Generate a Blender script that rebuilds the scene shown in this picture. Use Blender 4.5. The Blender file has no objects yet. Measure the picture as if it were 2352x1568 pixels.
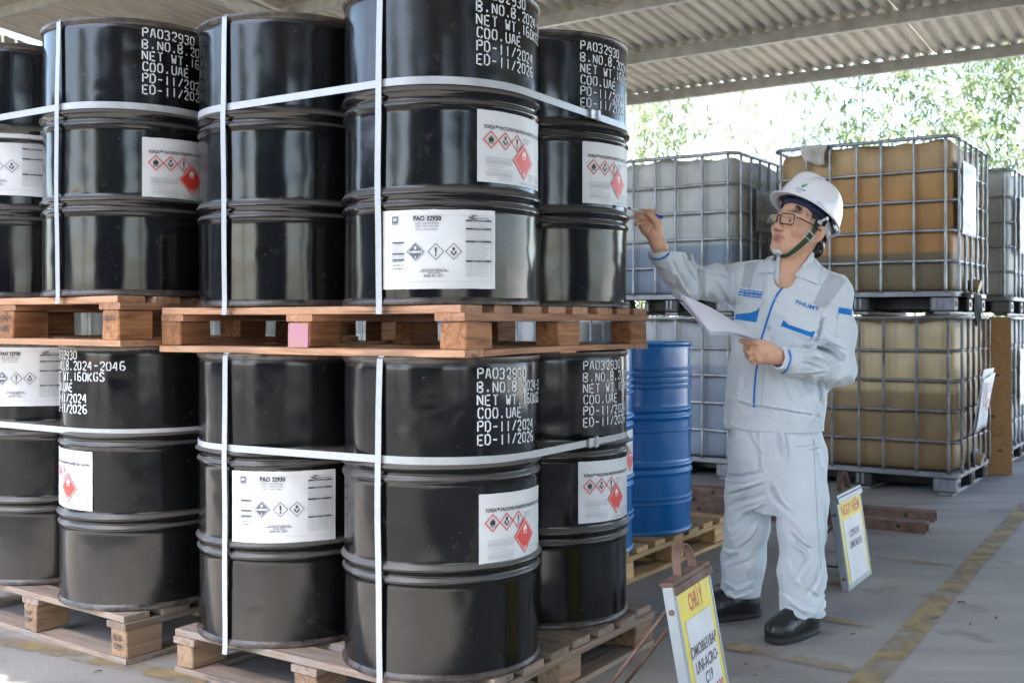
import bpy, bmesh, math, random
import numpy as np
from mathutils import Vector, Matrix
from mathutils.bvhtree import BVHTree
R = math.radians
random.seed(7)
rng = np.random.default_rng(11)
scene = bpy.context.scene
C = scene.collection

# ------------------------------------------------------------------ camera
CAMH = 1.118
cam_data = bpy.data.cameras.new('camera')
cam_data.sensor_width = 36.0
cam_data.lens = 36.0 * 2520 / 2352
cam_data.shift_y = -(784 - 738) / 2352
cam_data.clip_end = 2000
cam_data.clip_start = 0.05
cam_data.dof.use_dof = True
cam_data.dof.focus_distance = 3.6
cam_data.dof.aperture_fstop = 5.6
cam = bpy.data.objects.new('camera', cam_data)
cam.location = (0, 0, CAMH)
cam.rotation_euler = (R(90), 0, 0)
C.objects.link(cam)
scene.camera = cam

# ------------------------------------------------------------------ daylight
SUN_EL, SUN_AZ = 58.0, 218.0        # azimuth of the sun, clockwise from +Y
world = bpy.data.worlds.new('World')
scene.world = world
world.use_nodes = True
wn = world.node_tree
for n in list(wn.nodes):
    wn.nodes.remove(n)
sky = wn.nodes.new('ShaderNodeTexSky')
sky.sky_type = 'NISHITA'
sky.sun_disc = False
sky.sun_elevation = R(SUN_EL)
sky.sun_rotation = R(SUN_AZ)
sky.air_density = 1.0
sky.dust_density = 1.9
sky.ozone_density = 1.0
bg = wn.nodes.new('ShaderNodeBackground')
bg.inputs['Strength'].default_value = 0.15
wo = wn.nodes.new('ShaderNodeOutputWorld')
wn.links.new(sky.outputs[0], bg.inputs[0])
wn.links.new(bg.outputs[0], wo.inputs[0])
sun_data = bpy.data.lights.new('sun', 'SUN')
sun_data.energy = 4.0
sun_data.angle = R(0.5)
sun_data.color = (1.0, 0.95, 0.87)
sun = bpy.data.objects.new('sun', sun_data)
C.objects.link(sun)
az = R(SUN_AZ)
sdir = Vector((math.sin(az) * math.cos(R(SUN_EL)), math.cos(az) * math.cos(R(SUN_EL)), math.sin(R(SUN_EL))))
sun.rotation_euler = sdir.to_track_quat('Z', 'Y').to_euler()
scene.view_settings.view_transform = 'Standard'
scene.view_settings.look = 'None'
scene.view_settings.gamma = 1.0
scene.view_settings.exposure = 2.95
scene.view_settings.use_curve_mapping = False
scene.render.engine = 'CYCLES'
scene.cycles.use_denoising = True
scene.cycles.max_bounces = 8
scene.cycles.diffuse_bounces = 5
scene.cycles.glossy_bounces = 4
scene.cycles.transmission_bounces = 6
scene.cycles.transparent_max_bounces = 12
scene.cycles.caustics_reflective = False
scene.cycles.caustics_refractive = False
scene.cycles.sample_clamp_indirect = 8.0

# ------------------------------------------------------------------ materials
MATS = {}
def mat(name, col, rough=0.6, metal=0.0, var=0.0, vscale=6.0, bump=0.0, bscale=60.0, coat=0.0, spec=0.5,
        col2=None, stretch=(1, 1, 1), rvar=0.0, rnd=0.0, coatr=0.08, detail=6.0, trans=0.0, alpha=1.0):
    """Principled material: base colour mixed with col2 by a noise, grain bump, optional per-object tint (rnd)."""
    if name in MATS:
        return MATS[name]
    m = bpy.data.materials.new(name); m.use_nodes = True
    nt = m.node_tree; N = nt.nodes; L = nt.links
    b = N['Principled BSDF']
    b.inputs['Roughness'].default_value = rough
    b.inputs['Metallic'].default_value = metal
    b.inputs['Specular IOR Level'].default_value = spec
    b.inputs['Coat Weight'].default_value = coat
    b.inputs['Coat Roughness'].default_value = coatr
    b.inputs['Transmission Weight'].default_value = trans
    b.inputs['Alpha'].default_value = alpha
    b.inputs['Base Color'].default_value = (*col, 1)
    if var > 0 or bump > 0 or rvar > 0 or rnd > 0:
        tc = N.new('ShaderNodeTexCoord'); mp = N.new('ShaderNodeMapping')
        mp.inputs['Scale'].default_value = stretch
        oi = N.new('ShaderNodeObjectInfo')
        ad = N.new('ShaderNodeVectorMath'); ad.operation = 'ADD'
        ml = N.new('ShaderNodeMath'); ml.operation = 'MULTIPLY'; ml.inputs[1].default_value = 37.0
        L.new(oi.outputs['Random'], ml.inputs[0])
        L.new(tc.outputs['Object'], mp.inputs[0]); L.new(mp.outputs[0], ad.inputs[0]); L.new(ml.outputs[0], ad.inputs[1])
        nz = N.new('ShaderNodeTexNoise'); nz.inputs['Scale'].default_value = vscale; nz.inputs['Detail'].default_value = detail
        L.new(ad.outputs[0], nz.inputs['Vector'])
        cr = N.new('ShaderNodeMapRange'); cr.inputs[1].default_value = 0.35; cr.inputs[2].default_value = 0.68
        L.new(nz.outputs[0], cr.inputs[0])
        if col2 is None:
            col2 = tuple(c * (1 - var) for c in col)
        mx = N.new('ShaderNodeMix'); mx.data_type = 'RGBA'
        mx.inputs[6].default_value = (*col, 1); mx.inputs[7].default_value = (*col2, 1)
        L.new(cr.outputs[0], mx.inputs[0])
        out = mx.outputs[2]
        if rnd > 0:
            hs = N.new('ShaderNodeHueSaturation')
            mr = N.new('ShaderNodeMapRange'); mr.inputs[3].default_value = 1 - rnd; mr.inputs[4].default_value = 1 + rnd
            L.new(oi.outputs['Random'], mr.inputs[0]); L.new(mr.outputs[0], hs.inputs['Value']); L.new(out, hs.inputs['Color'])
            out = hs.outputs[0]
        L.new(out, b.inputs['Base Color'])
        if rvar > 0:
            rr = N.new('ShaderNodeMapRange'); rr.inputs[3].default_value = max(0.02, rough - rvar); rr.inputs[4].default_value = min(1, rough + rvar)
            L.new(nz.outputs[0], rr.inputs[0]); L.new(rr.outputs[0], b.inputs['Roughness'])
        if bump > 0:
            n2 = N.new('ShaderNodeTexNoise'); n2.inputs['Scale'].default_value = bscale; n2.inputs['Detail'].default_value = 5
            L.new(ad.outputs[0], n2.inputs['Vector'])
            bp = N.new('ShaderNodeBump'); bp.inputs['Strength'].default_value = bump; bp.inputs['Distance'].default_value = 0.01
            L.new(n2.outputs[0], bp.inputs['Height']); L.new(bp.outputs[0], b.inputs['Normal'])
    MATS[name] = m
    return m

def drum_paint(name, base, dust, rough=0.22, spec=0.5):
    m = bpy.data.materials.new(name); m.use_nodes = True; MATS[name] = m
    nt = m.node_tree; N = nt.nodes; L = nt.links; b = N['Principled BSDF']
    tc = N.new('ShaderNodeTexCoord'); oi = N.new('ShaderNodeObjectInfo')
    ml = N.new('ShaderNodeMath'); ml.operation = 'MULTIPLY'; ml.inputs[1].default_value = 53.0
    ad = N.new('ShaderNodeVectorMath'); ad.operation = 'ADD'
    L.new(oi.outputs['Random'], ml.inputs[0]); L.new(tc.outputs['Object'], ad.inputs[0]); L.new(ml.outputs[0], ad.inputs[1])
    def noise(scale, detail, lo, hi):
        n = N.new('ShaderNodeTexNoise'); n.inputs['Scale'].default_value = scale; n.inputs['Detail'].default_value = detail
        L.new(ad.outputs[0], n.inputs['Vector'])
        r = N.new('ShaderNodeMapRange'); r.inputs[1].default_value = lo; r.inputs[2].default_value = hi
        L.new(n.outputs[0], r.inputs[0]); return r.outputs[0]
    def math2(op, a, bb):
        n = N.new('ShaderNodeMath'); n.operation = op
        for i, x in enumerate((a, bb)):
            if isinstance(x, (int, float)): n.inputs[i].default_value = x
            else: L.new(x, n.inputs[i])
        return n.outputs[0]
    # dust lies on faces that look up, and in loose smears and specks
    geo = N.new('ShaderNodeNewGeometry'); sp = N.new('ShaderNodeSeparateXYZ'); L.new(geo.outputs['Normal'], sp.inputs[0])
    up = N.new('ShaderNodeMapRange'); up.inputs[1].default_value = 0.05; up.inputs[2].default_value = 0.8; up.inputs[4].default_value = 0.75
    L.new(sp.outputs['Z'], up.inputs[0])
    smear = noise(3.5, 6, 0.45, 0.8)
    speck = noise(130, 2, 0.70, 0.76)
    scratch = noise(26, 8, 0.62, 0.72)
    dustf = math2('ADD', math2('MULTIPLY', up.outputs[0], 1.0), math2('MULTIPLY', smear, 0.022))
    dustf = math2('ADD', dustf, math2('MULTIPLY', speck, 0.30))
    dustf = math2('ADD', dustf, math2('MULTIPLY', scratch, 0.07))
    dustf = math2('MINIMUM', dustf, 0.9)
    mx = N.new('ShaderNodeMix'); mx.data_type = 'RGBA'
    mx.inputs[6].default_value = (*base, 1); mx.inputs[7].default_value = (*dust, 1)
    L.new(dustf, mx.inputs[0]); L.new(mx.outputs[2], b.inputs['Base Color'])
    rg = math2('ADD', math2('MULTIPLY', dustf, 0.5), math2('ADD', math2('MULTIPLY', smear, 0.10), rough))
    L.new(rg, b.inputs['Roughness'])
    b.inputs['Specular IOR Level'].default_value = spec
    n2 = N.new('ShaderNodeTexNoise'); n2.inputs['Scale'].default_value = 4.0; n2.inputs['Detail'].default_value = 2
    L.new(ad.outputs[0], n2.inputs['Vector'])
    n3 = N.new('ShaderNodeTexNoise'); n3.inputs['Scale'].default_value = 260.0; n3.inputs['Detail'].default_value = 1
    L.new(ad.outputs[0], n3.inputs['Vector'])
    hh = math2('ADD', n2.outputs[0], math2('MULTIPLY', n3.outputs[0], 0.012))
    bp = N.new('ShaderNodeBump'); bp.inputs['Strength'].default_value = 0.22; bp.inputs['Distance'].default_value = 0.03
    L.new(hh, bp.inputs['Height']); L.new(bp.outputs[0], b.inputs['Normal'])
    return m

def wood(name, c1, c2, axis=0, rnd=0.22, dirt=(0.16, 0.14, 0.12), dirtamt=0.35):
    """Sawn softwood: stretched grain along the local axis, darker knots, grey weathering, per-piece tint."""
    m = bpy.data.materials.new(name); m.use_nodes = True; MATS[name] = m
    nt = m.node_tree; N = nt.nodes; L = nt.links; b = N['Principled BSDF']
    b.inputs['Roughness'].default_value = 0.8; b.inputs['Specular IOR Level'].default_value = 0.2
    tc = N.new('ShaderNodeTexCoord'); oi = N.new('ShaderNodeObjectInfo'); mp = N.new('ShaderNodeMapping')
    sc = [30, 30, 30]; sc[axis] = 2.2; mp.inputs['Scale'].default_value = sc
    ml = N.new('ShaderNodeMath'); ml.operation = 'MULTIPLY'; ml.inputs[1].default_value = 91.0
    ad = N.new('ShaderNodeVectorMath'); ad.operation = 'ADD'
    L.new(oi.outputs['Random'], ml.inputs[0]); L.new(tc.outputs['Object'], mp.inputs[0])
    L.new(mp.outputs[0], ad.inputs[0]); L.new(ml.outputs[0], ad.inputs[1])
    g = N.new('ShaderNodeTexNoise'); g.inputs['Scale'].default_value = 1.6; g.inputs['Detail'].default_value = 7; g.inputs['Distortion'].default_value = 1.2
    L.new(ad.outputs[0], g.inputs['Vector'])
    cr = N.new('ShaderNodeMapRange'); cr.inputs[1].default_value = 0.38; cr.inputs[2].default_value = 0.64
    L.new(g.outputs[0], cr.inputs[0])
    mx = N.new('ShaderNodeMix'); mx.data_type = 'RGBA'
    mx.inputs[6].default_value = (*c1, 1); mx.inputs[7].default_value = (*c2, 1); L.new(cr.outputs[0], mx.inputs[0])
    ad2 = N.new('ShaderNodeVectorMath'); ad2.operation = 'ADD'
    L.new(tc.outputs['Object'], ad2.inputs[0]); L.new(ml.outputs[0], ad2.inputs[1])
    w = N.new('ShaderNodeTexNoise'); w.inputs['Scale'].default_value = 9; w.inputs['Detail'].default_value = 6
    L.new(ad2.outputs[0], w.inputs['Vector'])
    wr = N.new('ShaderNodeMapRange'); wr.inputs[1].default_value = 0.5; wr.inputs[2].default_value = 0.75; wr.inputs[4].default_value = dirtamt * 2
    L.new(w.outputs[0], wr.inputs[0])
    m2 = N.new('ShaderNodeMix'); m2.data_type = 'RGBA'; m2.inputs[7].default_value = (*dirt, 1)
    L.new(wr.outputs[0], m2.inputs[0]); L.new(mx.outputs[2], m2.inputs[6])
    ck = N.new('ShaderNodeTexNoise'); ck.inputs['Scale'].default_value = 0.9; ck.inputs['Detail'].default_value = 3; ck.inputs['Distortion'].default_value = 0.6
    L.new(ad.outputs[0], ck.inputs['Vector'])
    c2_ = N.new('ShaderNodeMapRange'); c2_.inputs[1].default_value = 0.66; c2_.inputs[2].default_value = 0.72; c2_.inputs[4].default_value = 0.65
    L.new(ck.outputs[0], c2_.inputs[0])
    m3 = N.new('ShaderNodeMix'); m3.data_type = 'RGBA'; m3.inputs[7].default_value = (*[c * 0.25 for c in c2], 1)
    L.new(c2_.outputs[0], m3.inputs[0]); L.new(m2.outputs[2], m3.inputs[6]); m2 = m3
    hs = N.new('ShaderNodeHueSaturation'); mr = N.new('ShaderNodeMapRange')
    mr.inputs[3].default_value = 1 - rnd; mr.inputs[4].default_value = 1 + rnd
    L.new(oi.outputs['Random'], mr.inputs[0]); L.new(mr.outputs[0], hs.inputs['Value']); L.new(m2.outputs[2], hs.inputs['Color'])
    L.new(hs.outputs[0], b.inputs['Base Color'])
    bp = N.new('ShaderNodeBump'); bp.inputs['Strength'].default_value = 0.8; bp.inputs['Distance'].default_value = 0.005
    L.new(g.outputs[0], bp.inputs['Height']); L.new(bp.outputs[0], b.inputs['Normal'])
    return m

def tank_material(name, bands, dirt=(0.2, 0.16, 0.11), dirtamt=0.3, wob=0.012):
    """Milky plastic tank seen with its liquid: colours change at liquid levels (local height), with run marks."""
    m = bpy.data.materials.new(name); m.use_nodes = True; MATS[name] = m
    nt = m.node_tree; N = nt.nodes; L = nt.links; b = N['Principled BSDF']
    b.inputs['Roughness'].default_value = 0.5
    b.inputs['Specular IOR Level'].default_value = 0.22
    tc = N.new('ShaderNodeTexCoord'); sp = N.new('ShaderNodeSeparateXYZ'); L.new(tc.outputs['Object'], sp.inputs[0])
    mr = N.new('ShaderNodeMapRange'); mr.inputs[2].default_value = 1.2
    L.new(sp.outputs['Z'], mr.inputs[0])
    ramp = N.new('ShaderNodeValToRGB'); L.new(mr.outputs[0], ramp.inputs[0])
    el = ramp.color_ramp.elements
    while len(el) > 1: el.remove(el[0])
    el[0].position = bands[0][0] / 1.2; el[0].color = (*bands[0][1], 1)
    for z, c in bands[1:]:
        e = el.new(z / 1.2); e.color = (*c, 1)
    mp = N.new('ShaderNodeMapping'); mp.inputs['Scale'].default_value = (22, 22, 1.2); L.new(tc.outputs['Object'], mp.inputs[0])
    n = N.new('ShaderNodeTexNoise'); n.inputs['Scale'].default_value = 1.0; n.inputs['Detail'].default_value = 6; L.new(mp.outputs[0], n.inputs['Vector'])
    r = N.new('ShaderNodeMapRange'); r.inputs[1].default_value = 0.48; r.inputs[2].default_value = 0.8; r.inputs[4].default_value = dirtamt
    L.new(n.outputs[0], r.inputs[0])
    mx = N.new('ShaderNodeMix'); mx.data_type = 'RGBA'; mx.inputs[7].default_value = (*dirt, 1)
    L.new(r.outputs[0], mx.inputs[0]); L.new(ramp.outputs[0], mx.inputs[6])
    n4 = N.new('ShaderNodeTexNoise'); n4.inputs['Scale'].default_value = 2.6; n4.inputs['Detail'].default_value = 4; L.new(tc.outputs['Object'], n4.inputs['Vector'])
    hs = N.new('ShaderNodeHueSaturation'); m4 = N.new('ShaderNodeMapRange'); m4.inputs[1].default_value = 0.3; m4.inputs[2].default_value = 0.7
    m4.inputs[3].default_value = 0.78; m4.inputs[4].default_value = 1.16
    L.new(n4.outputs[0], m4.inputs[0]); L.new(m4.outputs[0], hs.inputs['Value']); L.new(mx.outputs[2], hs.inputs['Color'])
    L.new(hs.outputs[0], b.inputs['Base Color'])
    n2 = N.new('ShaderNodeTexNoise'); n2.inputs['Scale'].default_value = 3; L.new(tc.outputs['Object'], n2.inputs['Vector'])
    bp = N.new('ShaderNodeBump'); bp.inputs['Strength'].default_value = 0.25; bp.inputs['Distance'].default_value = 0.02
    L.new(n2.outputs[0], bp.inputs['Height']); L.new(bp.outputs[0], b.inputs['Normal'])
    return m

# ------------------------------------------------------------------ mesh helpers
def tag(o, label=None, cat=None, group=None, kind=None):
    if label: o['label'] = label
    if cat: o['category'] = cat
    if group: o['group'] = group
    if kind: o['kind'] = kind
    return o

def link(o, parent=None, loc=None, rotz=None):
    C.objects.link(o)
    if parent is not None: o.parent = parent
    if loc is not None: o.location = loc
    if rotz is not None: o.rotation_euler = (0, 0, rotz)
    return o

def empty(name, loc=(0, 0, 0), rotz=0, parent=None):
    o = bpy.data.objects.new(name, None); o.empty_display_size = 0.1
    return link(o, parent, loc, rotz)

def ob(name, me, parent=None, loc=None, rotz=None):
    return link(bpy.data.objects.new(name, me), parent, loc, rotz)

def copy_tree(o, parent=None):
    c = o.copy(); C.objects.link(c); c.parent = parent
    for ch in list(o.children): copy_tree(ch, c)
    return c

class MB:
    """Collects vertices and faces, then becomes one mesh."""
    def __init__(s): s.v = []; s.f = []; s.m = []; s.mats = []
    def slot(s, m):
        if m not in s.mats: s.mats.append(m)
        return s.mats.index(m)
    def add(s, vs, fs, m):
        o = len(s.v); k = s.slot(m)
        s.v.extend([tuple(x) for x in vs]); s.f.extend([tuple(i + o for i in f) for f in fs]); s.m.extend([k] * len(fs))
    def box(s, c, d, m, M=None):
        x, y, z = [q / 2 for q in d]
        vs = [Vector((c[0] + a * x, c[1] + b * y, c[2] + e * z)) for e in (-1, 1) for b in (-1, 1) for a in (-1, 1)]
        if M is not None: vs = [M @ q for q in vs]
        s.add(vs, [(0, 2, 3, 1), (4, 5, 7, 6), (0, 1, 5, 4), (2, 6, 7, 3), (0, 4, 6, 2), (1, 3, 7, 5)], m)
    def bevbox(s, c, d, m, bev=0.003, jit=0.0, M=None):
        """box with chamfered edges (24 verts)"""
        hx, hy, hz = [q / 2 for q in d]; b = min(bev, hx * 0.8, hy * 0.8, hz * 0.8)
        bm = bmesh.new(); bmesh.ops.create_cube(bm, size=1)
        for q in bm.verts:
            q.co = Vector((c[0] + q.co.x * d[0], c[1] + q.co.y * d[1], c[2] + q.co.z * d[2])) + Vector([random.uniform(-jit, jit) for _ in range(3)])
        bmesh.ops.bevel(bm, geom=list(bm.edges), offset=b, segments=1, affect='EDGES')
        bm.verts.index_update()
        vs = [q.co.copy() for q in bm.verts]
        if M is not None: vs = [M @ q for q in vs]
        s.add(vs, [[q.index for q in f.verts] for f in bm.faces], m); bm.free()
    def tube(s, pts, r, m, seg=8, cap=True, closed=False, radii=None):
        pts = [Vector(p) for p in pts]; n = len(pts); rings = []
        t0 = (pts[1] - pts[0]).normalized()
        ref = Vector((0, 0, 1)) if abs(t0.z) < 0.9 else Vector((1, 0, 0))
        nrm = t0.cross(ref).normalized()
        vs = []
        for i, p in enumerate(pts):
            if closed: t = (pts[(i + 1) % n] - pts[i - 1]).normalized()
            elif i == 0: t = t0
            elif i == n - 1: t = (pts[i] - pts[i - 1]).normalized()
            else: t = (pts[i + 1] - pts[i - 1]).normalized()
            nrm = (nrm - t * nrm.dot(t)).normalized(); bn = t.cross(nrm)
            rr = radii[i] if radii else r
            vs += [p + (nrm * math.cos(2 * math.pi * k / seg) + bn * math.sin(2 * math.pi * k / seg)) * rr for k in range(seg)]
        fs = []
        for i in range(n if closed else n - 1):
            j = (i + 1) % n
            fs += [(i * seg + k, i * seg + (k + 1) % seg, j * seg + (k + 1) % seg, j * seg + k) for k in range(seg)]
        if cap and not closed:
            fs.append(tuple(range(seg - 1, -1, -1))); fs.append(tuple((n - 1) * seg + k for k in range(seg)))
        s.add(vs, fs, m)
    def lathe(s, prof, m, seg=64, closed_ends=True, c=(0, 0, 0)):
        vs = []; fs = []
        for r, z in prof:
            vs += [(c[0] + r * math.cos(2 * math.pi * k / seg), c[1] + r * math.sin(2 * math.pi * k / seg), c[2] + z) for k in range(seg)]
        for i in range(len(prof) - 1):
            fs += [(i * seg + k, i * seg + (k + 1) % seg, (i + 1) * seg + (k + 1) % seg, (i + 1) * seg + k) for k in range(seg)]
        if closed_ends:
            fs.append(tuple(range(seg - 1, -1, -1))); fs.append(tuple((len(prof) - 1) * seg + k for k in range(seg)))
        s.add(vs, fs, m)
    def ribbon(s, pts, wdir, w, th, m, out=None):
        """flat strap along pts; wdir: width direction (vector or list); out: thickness direction list"""
        vs = []; n = len(pts)
        for i, p in enumerate(pts):
            p = Vector(p); wd = Vector(wdir[i] if isinstance(wdir, list) else wdir).normalized()
            t = (Vector(pts[min(i + 1, n - 1)]) - Vector(pts[max(i - 1, 0)])).normalized()
            o = Vector(out[i]).normalized() if out else t.cross(wd).normalized()
            vs += [p - wd * w / 2, p + wd * w / 2, p + wd * w / 2 + o * th, p - wd * w / 2 + o * th]
        fs = []
        for i in range(n - 1):
            a, b = i * 4, i * 4 + 4
            fs += [(a + k, a + (k + 1) % 4, b + (k + 1) % 4, b + k) for k in range(4)]
        fs += [(3, 2, 1, 0), tuple((n - 1) * 4 + k for k in range(4))]
        s.add(vs, fs, m)
    def mesh(s, name, smooth=False, angle=None):
        me = bpy.data.meshes.new(name); me.from_pydata(s.v, [], s.f)
        for m in s.mats: me.materials.append(m)
        if len(s.mats) > 1: me.polygons.foreach_set('material_index', s.m)
        bm = bmesh.new(); bm.from_mesh(me); bmesh.ops.recalc_face_normals(bm, faces=bm.faces); bm.to_mesh(me); bm.free()
        if smooth:
            me.polygons.foreach_set('use_smooth', [True] * len(me.polygons))
            if angle: me.set_sharp_from_angle(angle=R(angle))
        me.update(); return me
    def build(s, name, parent=None, smooth=False, angle=None, loc=None, rotz=None):
        return ob(name, s.mesh(name, smooth, angle), parent, loc, rotz)

def px(x, y, d):
    """a point of the place seen at photo position (x, y of the 2352-wide view) at distance d; used to take measurements"""
    return Vector(((x - 1176) * d / 2520, d, CAMH - (y - 738) * d / 2520))

# plan axes of the shed: U runs along the purlins (back left), V up the sheets (back right)
U = Vector((-0.82, 0.572, 0)).normalized()
V = Vector((0.572, 0.82, 0)).normalized()
ROTV = math.atan2(U.y, U.x)          # local +x -> U
def uv(u, v, z=0.0): return U * u + V * v + Vector((0, 0, z))

# ------------------------------------------------------------------ lettering (flat print)
def text_tris(body, size=1.0, bold=0.0, align='CENTER', sx=1.0, shear=0.0, spacing=1.0):
    cu = bpy.data.curves.new('txt', 'FONT'); cu.body = body; cu.size = size; cu.align_x = align; cu.align_y = 'CENTER'
    cu.offset = bold; cu.resolution_u = 2; cu.shear = shear; cu.space_character = spacing
    o = bpy.data.objects.new('txt', cu); C.objects.link(o)
    dg = bpy.context.evaluated_depsgraph_get(); me = o.evaluated_get(dg).to_mesh()
    vs = [(v.co.x * sx, v.co.y) for v in me.vertices]; fs = [tuple(p.vertices) for p in me.polygons]
    o.evaluated_get(dg).to_mesh_clear(); bpy.data.objects.remove(o); bpy.data.curves.remove(cu)
    return vs, fs

class Print2D:
    """Flat artwork in metres (u right, v up), layers a fraction of a millimetre apart, wrapped on a surface later."""
    def __init__(s): s.mb = MB()
    def poly(s, pts, m, lay=1): s.mb.add([(p[0], p[1], lay) for p in pts], [tuple(range(len(pts)))], m)
    def rect(s, x0, y0, x1, y1, m, lay=1): s.poly([(x0, y0), (x1, y0), (x1, y1), (x0, y1)], m, lay)
    def frame(s, x0, y0, x1, y1, w, m, lay=1):
        s.rect(x0, y0, x1, y0 + w, m, lay); s.rect(x0, y1 - w, x1, y1, m, lay); s.rect(x0, y0, x0 + w, y1, m, lay); s.rect(x1 - w, y0, x1, y1, m, lay)
    def text(s, body, x, y, size, m, lay=1, **k):
        vs, fs = text_tris(body, size, **k); s.mb.add([(x + a, y + b, lay) for a, b in vs], fs, m)
    def diamond(s, x, y, h, m, lay=1): s.poly([(x, y - h), (x + h, y), (x, y + h), (x - h, y)], m, lay)
    def ring(s, x, y, h, w, m, lay=1):
        o = [(x, y - h), (x + h, y), (x, y + h), (x - h, y)]; g = h - w * 1.414; i = [(x, y - g), (x + g, y), (x, y + g), (x - g, y)]
        for k in range(4): s.poly([o[k], o[(k + 1) % 4], i[(k + 1) % 4], i[k]], m, lay)
    def circle(s, x, y, r, m, lay=1, n=14): s.poly([(x + r * math.cos(2 * math.pi * k / n), y + r * math.sin(2 * math.pi * k / n)) for k in range(n)], m, lay)
    def flame(s, x, y, h, m, lay=1, bar=True):
        L = [(-.30, -.42), (-.42, -.12), (-.36, .14), (-.28, .02), (-.26, .30), (-.13, .16), (-.02, .62), (.10, .22), (.22, .40), (.24, .08), (.34, .22), (.42, -.1), (.30, -.42)]
        cx, cy = 0, -.2
        for k in range(len(L) - 1): s.poly([(x + cx * h, y + cy * h), (x + L[k + 1][0] * h, y + L[k + 1][1] * h), (x + L[k][0] * h, y + L[k][1] * h)], m, lay)
        s.poly([(x + L[0][0] * h, y + L[0][1] * h), (x + cx * h, y + cy * h), (x + L[-1][0] * h, y + L[-1][1] * h)], m, lay)
        if bar: s.rect(x - .42 * h, y - .62 * h, x + .42 * h, y - .53 * h, m, lay)
    def bang(s, x, y, h, m, lay=1):
        s.poly([(x - .06 * h, y - .18 * h), (x + .06 * h, y - .18 * h), (x + .115 * h, y + .5 * h), (x - .115 * h, y + .5 * h)], m, lay)
        s.circle(x, y - .38 * h, .11 * h, m, lay)
    def bust(s, x, y, h, m, w, lay=1):
        s.circle(x, y + .38 * h, .2 * h, m, lay)
        s.rect(x - .1 * h, y + .02 * h, x + .1 * h, y + .3 * h, m, lay)
        s.poly([(x - .46 * h, y - .12 * h), (x - .2 * h, y - .45 * h), (x, y - .62 * h), (x + .2 * h, y - .45 * h), (x + .46 * h, y - .12 * h), (x + .32 * h, y + .06 * h), (x, y + .04 * h), (x - .32 * h, y + .06 * h)], m, lay)
        for k in range(8):
            a = k * math.pi / 4 + math.pi / 2; l = (.46 if k == 4 else .3) * h
            c, q = math.cos(a), math.sin(a)
            s.poly([(x + q * .05 * h, y - .1 * h - c * .05 * h), (x + c * l, y - .1 * h + q * l), (x - q * .05 * h, y - .1 * h + c * .05 * h)], w, lay + 1)
    def lines(s, x0, y0, x1, n, pitch, m, th, ragged=0.25, lay=1):
        """rows of print too fine to read"""
        for i in range(n):
            x = x0; e = x1 - (random.random() * ragged * (x1 - x0))
            while x < e:
                w = random.uniform(0.004, 0.011)
                s.rect(x, y0 - i * pitch, min(x + w, e), y0 - i * pitch + th, m, lay); x += w + 0.0016
    def wrap(s, name, fn, cut=None):
        """fn(u, v, layer) -> xyz; cut: spacing of vertical cuts so that big shapes follow the curve"""
        me = bpy.data.meshes.new(name); me.from_pydata(s.mb.v, [], s.mb.f)
        for m in s.mb.mats: me.materials.append(m)
        me.polygons.foreach_set('material_index', s.mb.m)
        bm = bmesh.new(); bm.from_mesh(me)
        for f in bm.faces:
            f.normal_update()
            if f.normal.z < 0: f.normal_flip()
        if cut:
            xs = [v.co.x for v in bm.verts]; x = math.floor(min(xs) / cut) * cut
            while x < max(xs):
                bmesh.ops.bisect_plane(bm, geom=bm.verts[:] + bm.edges[:] + bm.faces[:], plane_co=(x, 0, 0), plane_no=(1, 0, 0)); x += cut
        for v in bm.verts: v.co = fn(v.co.x, v.co.y, v.co.z)
        bm.to_mesh(me); bm.free(); me.update(); return me
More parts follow.
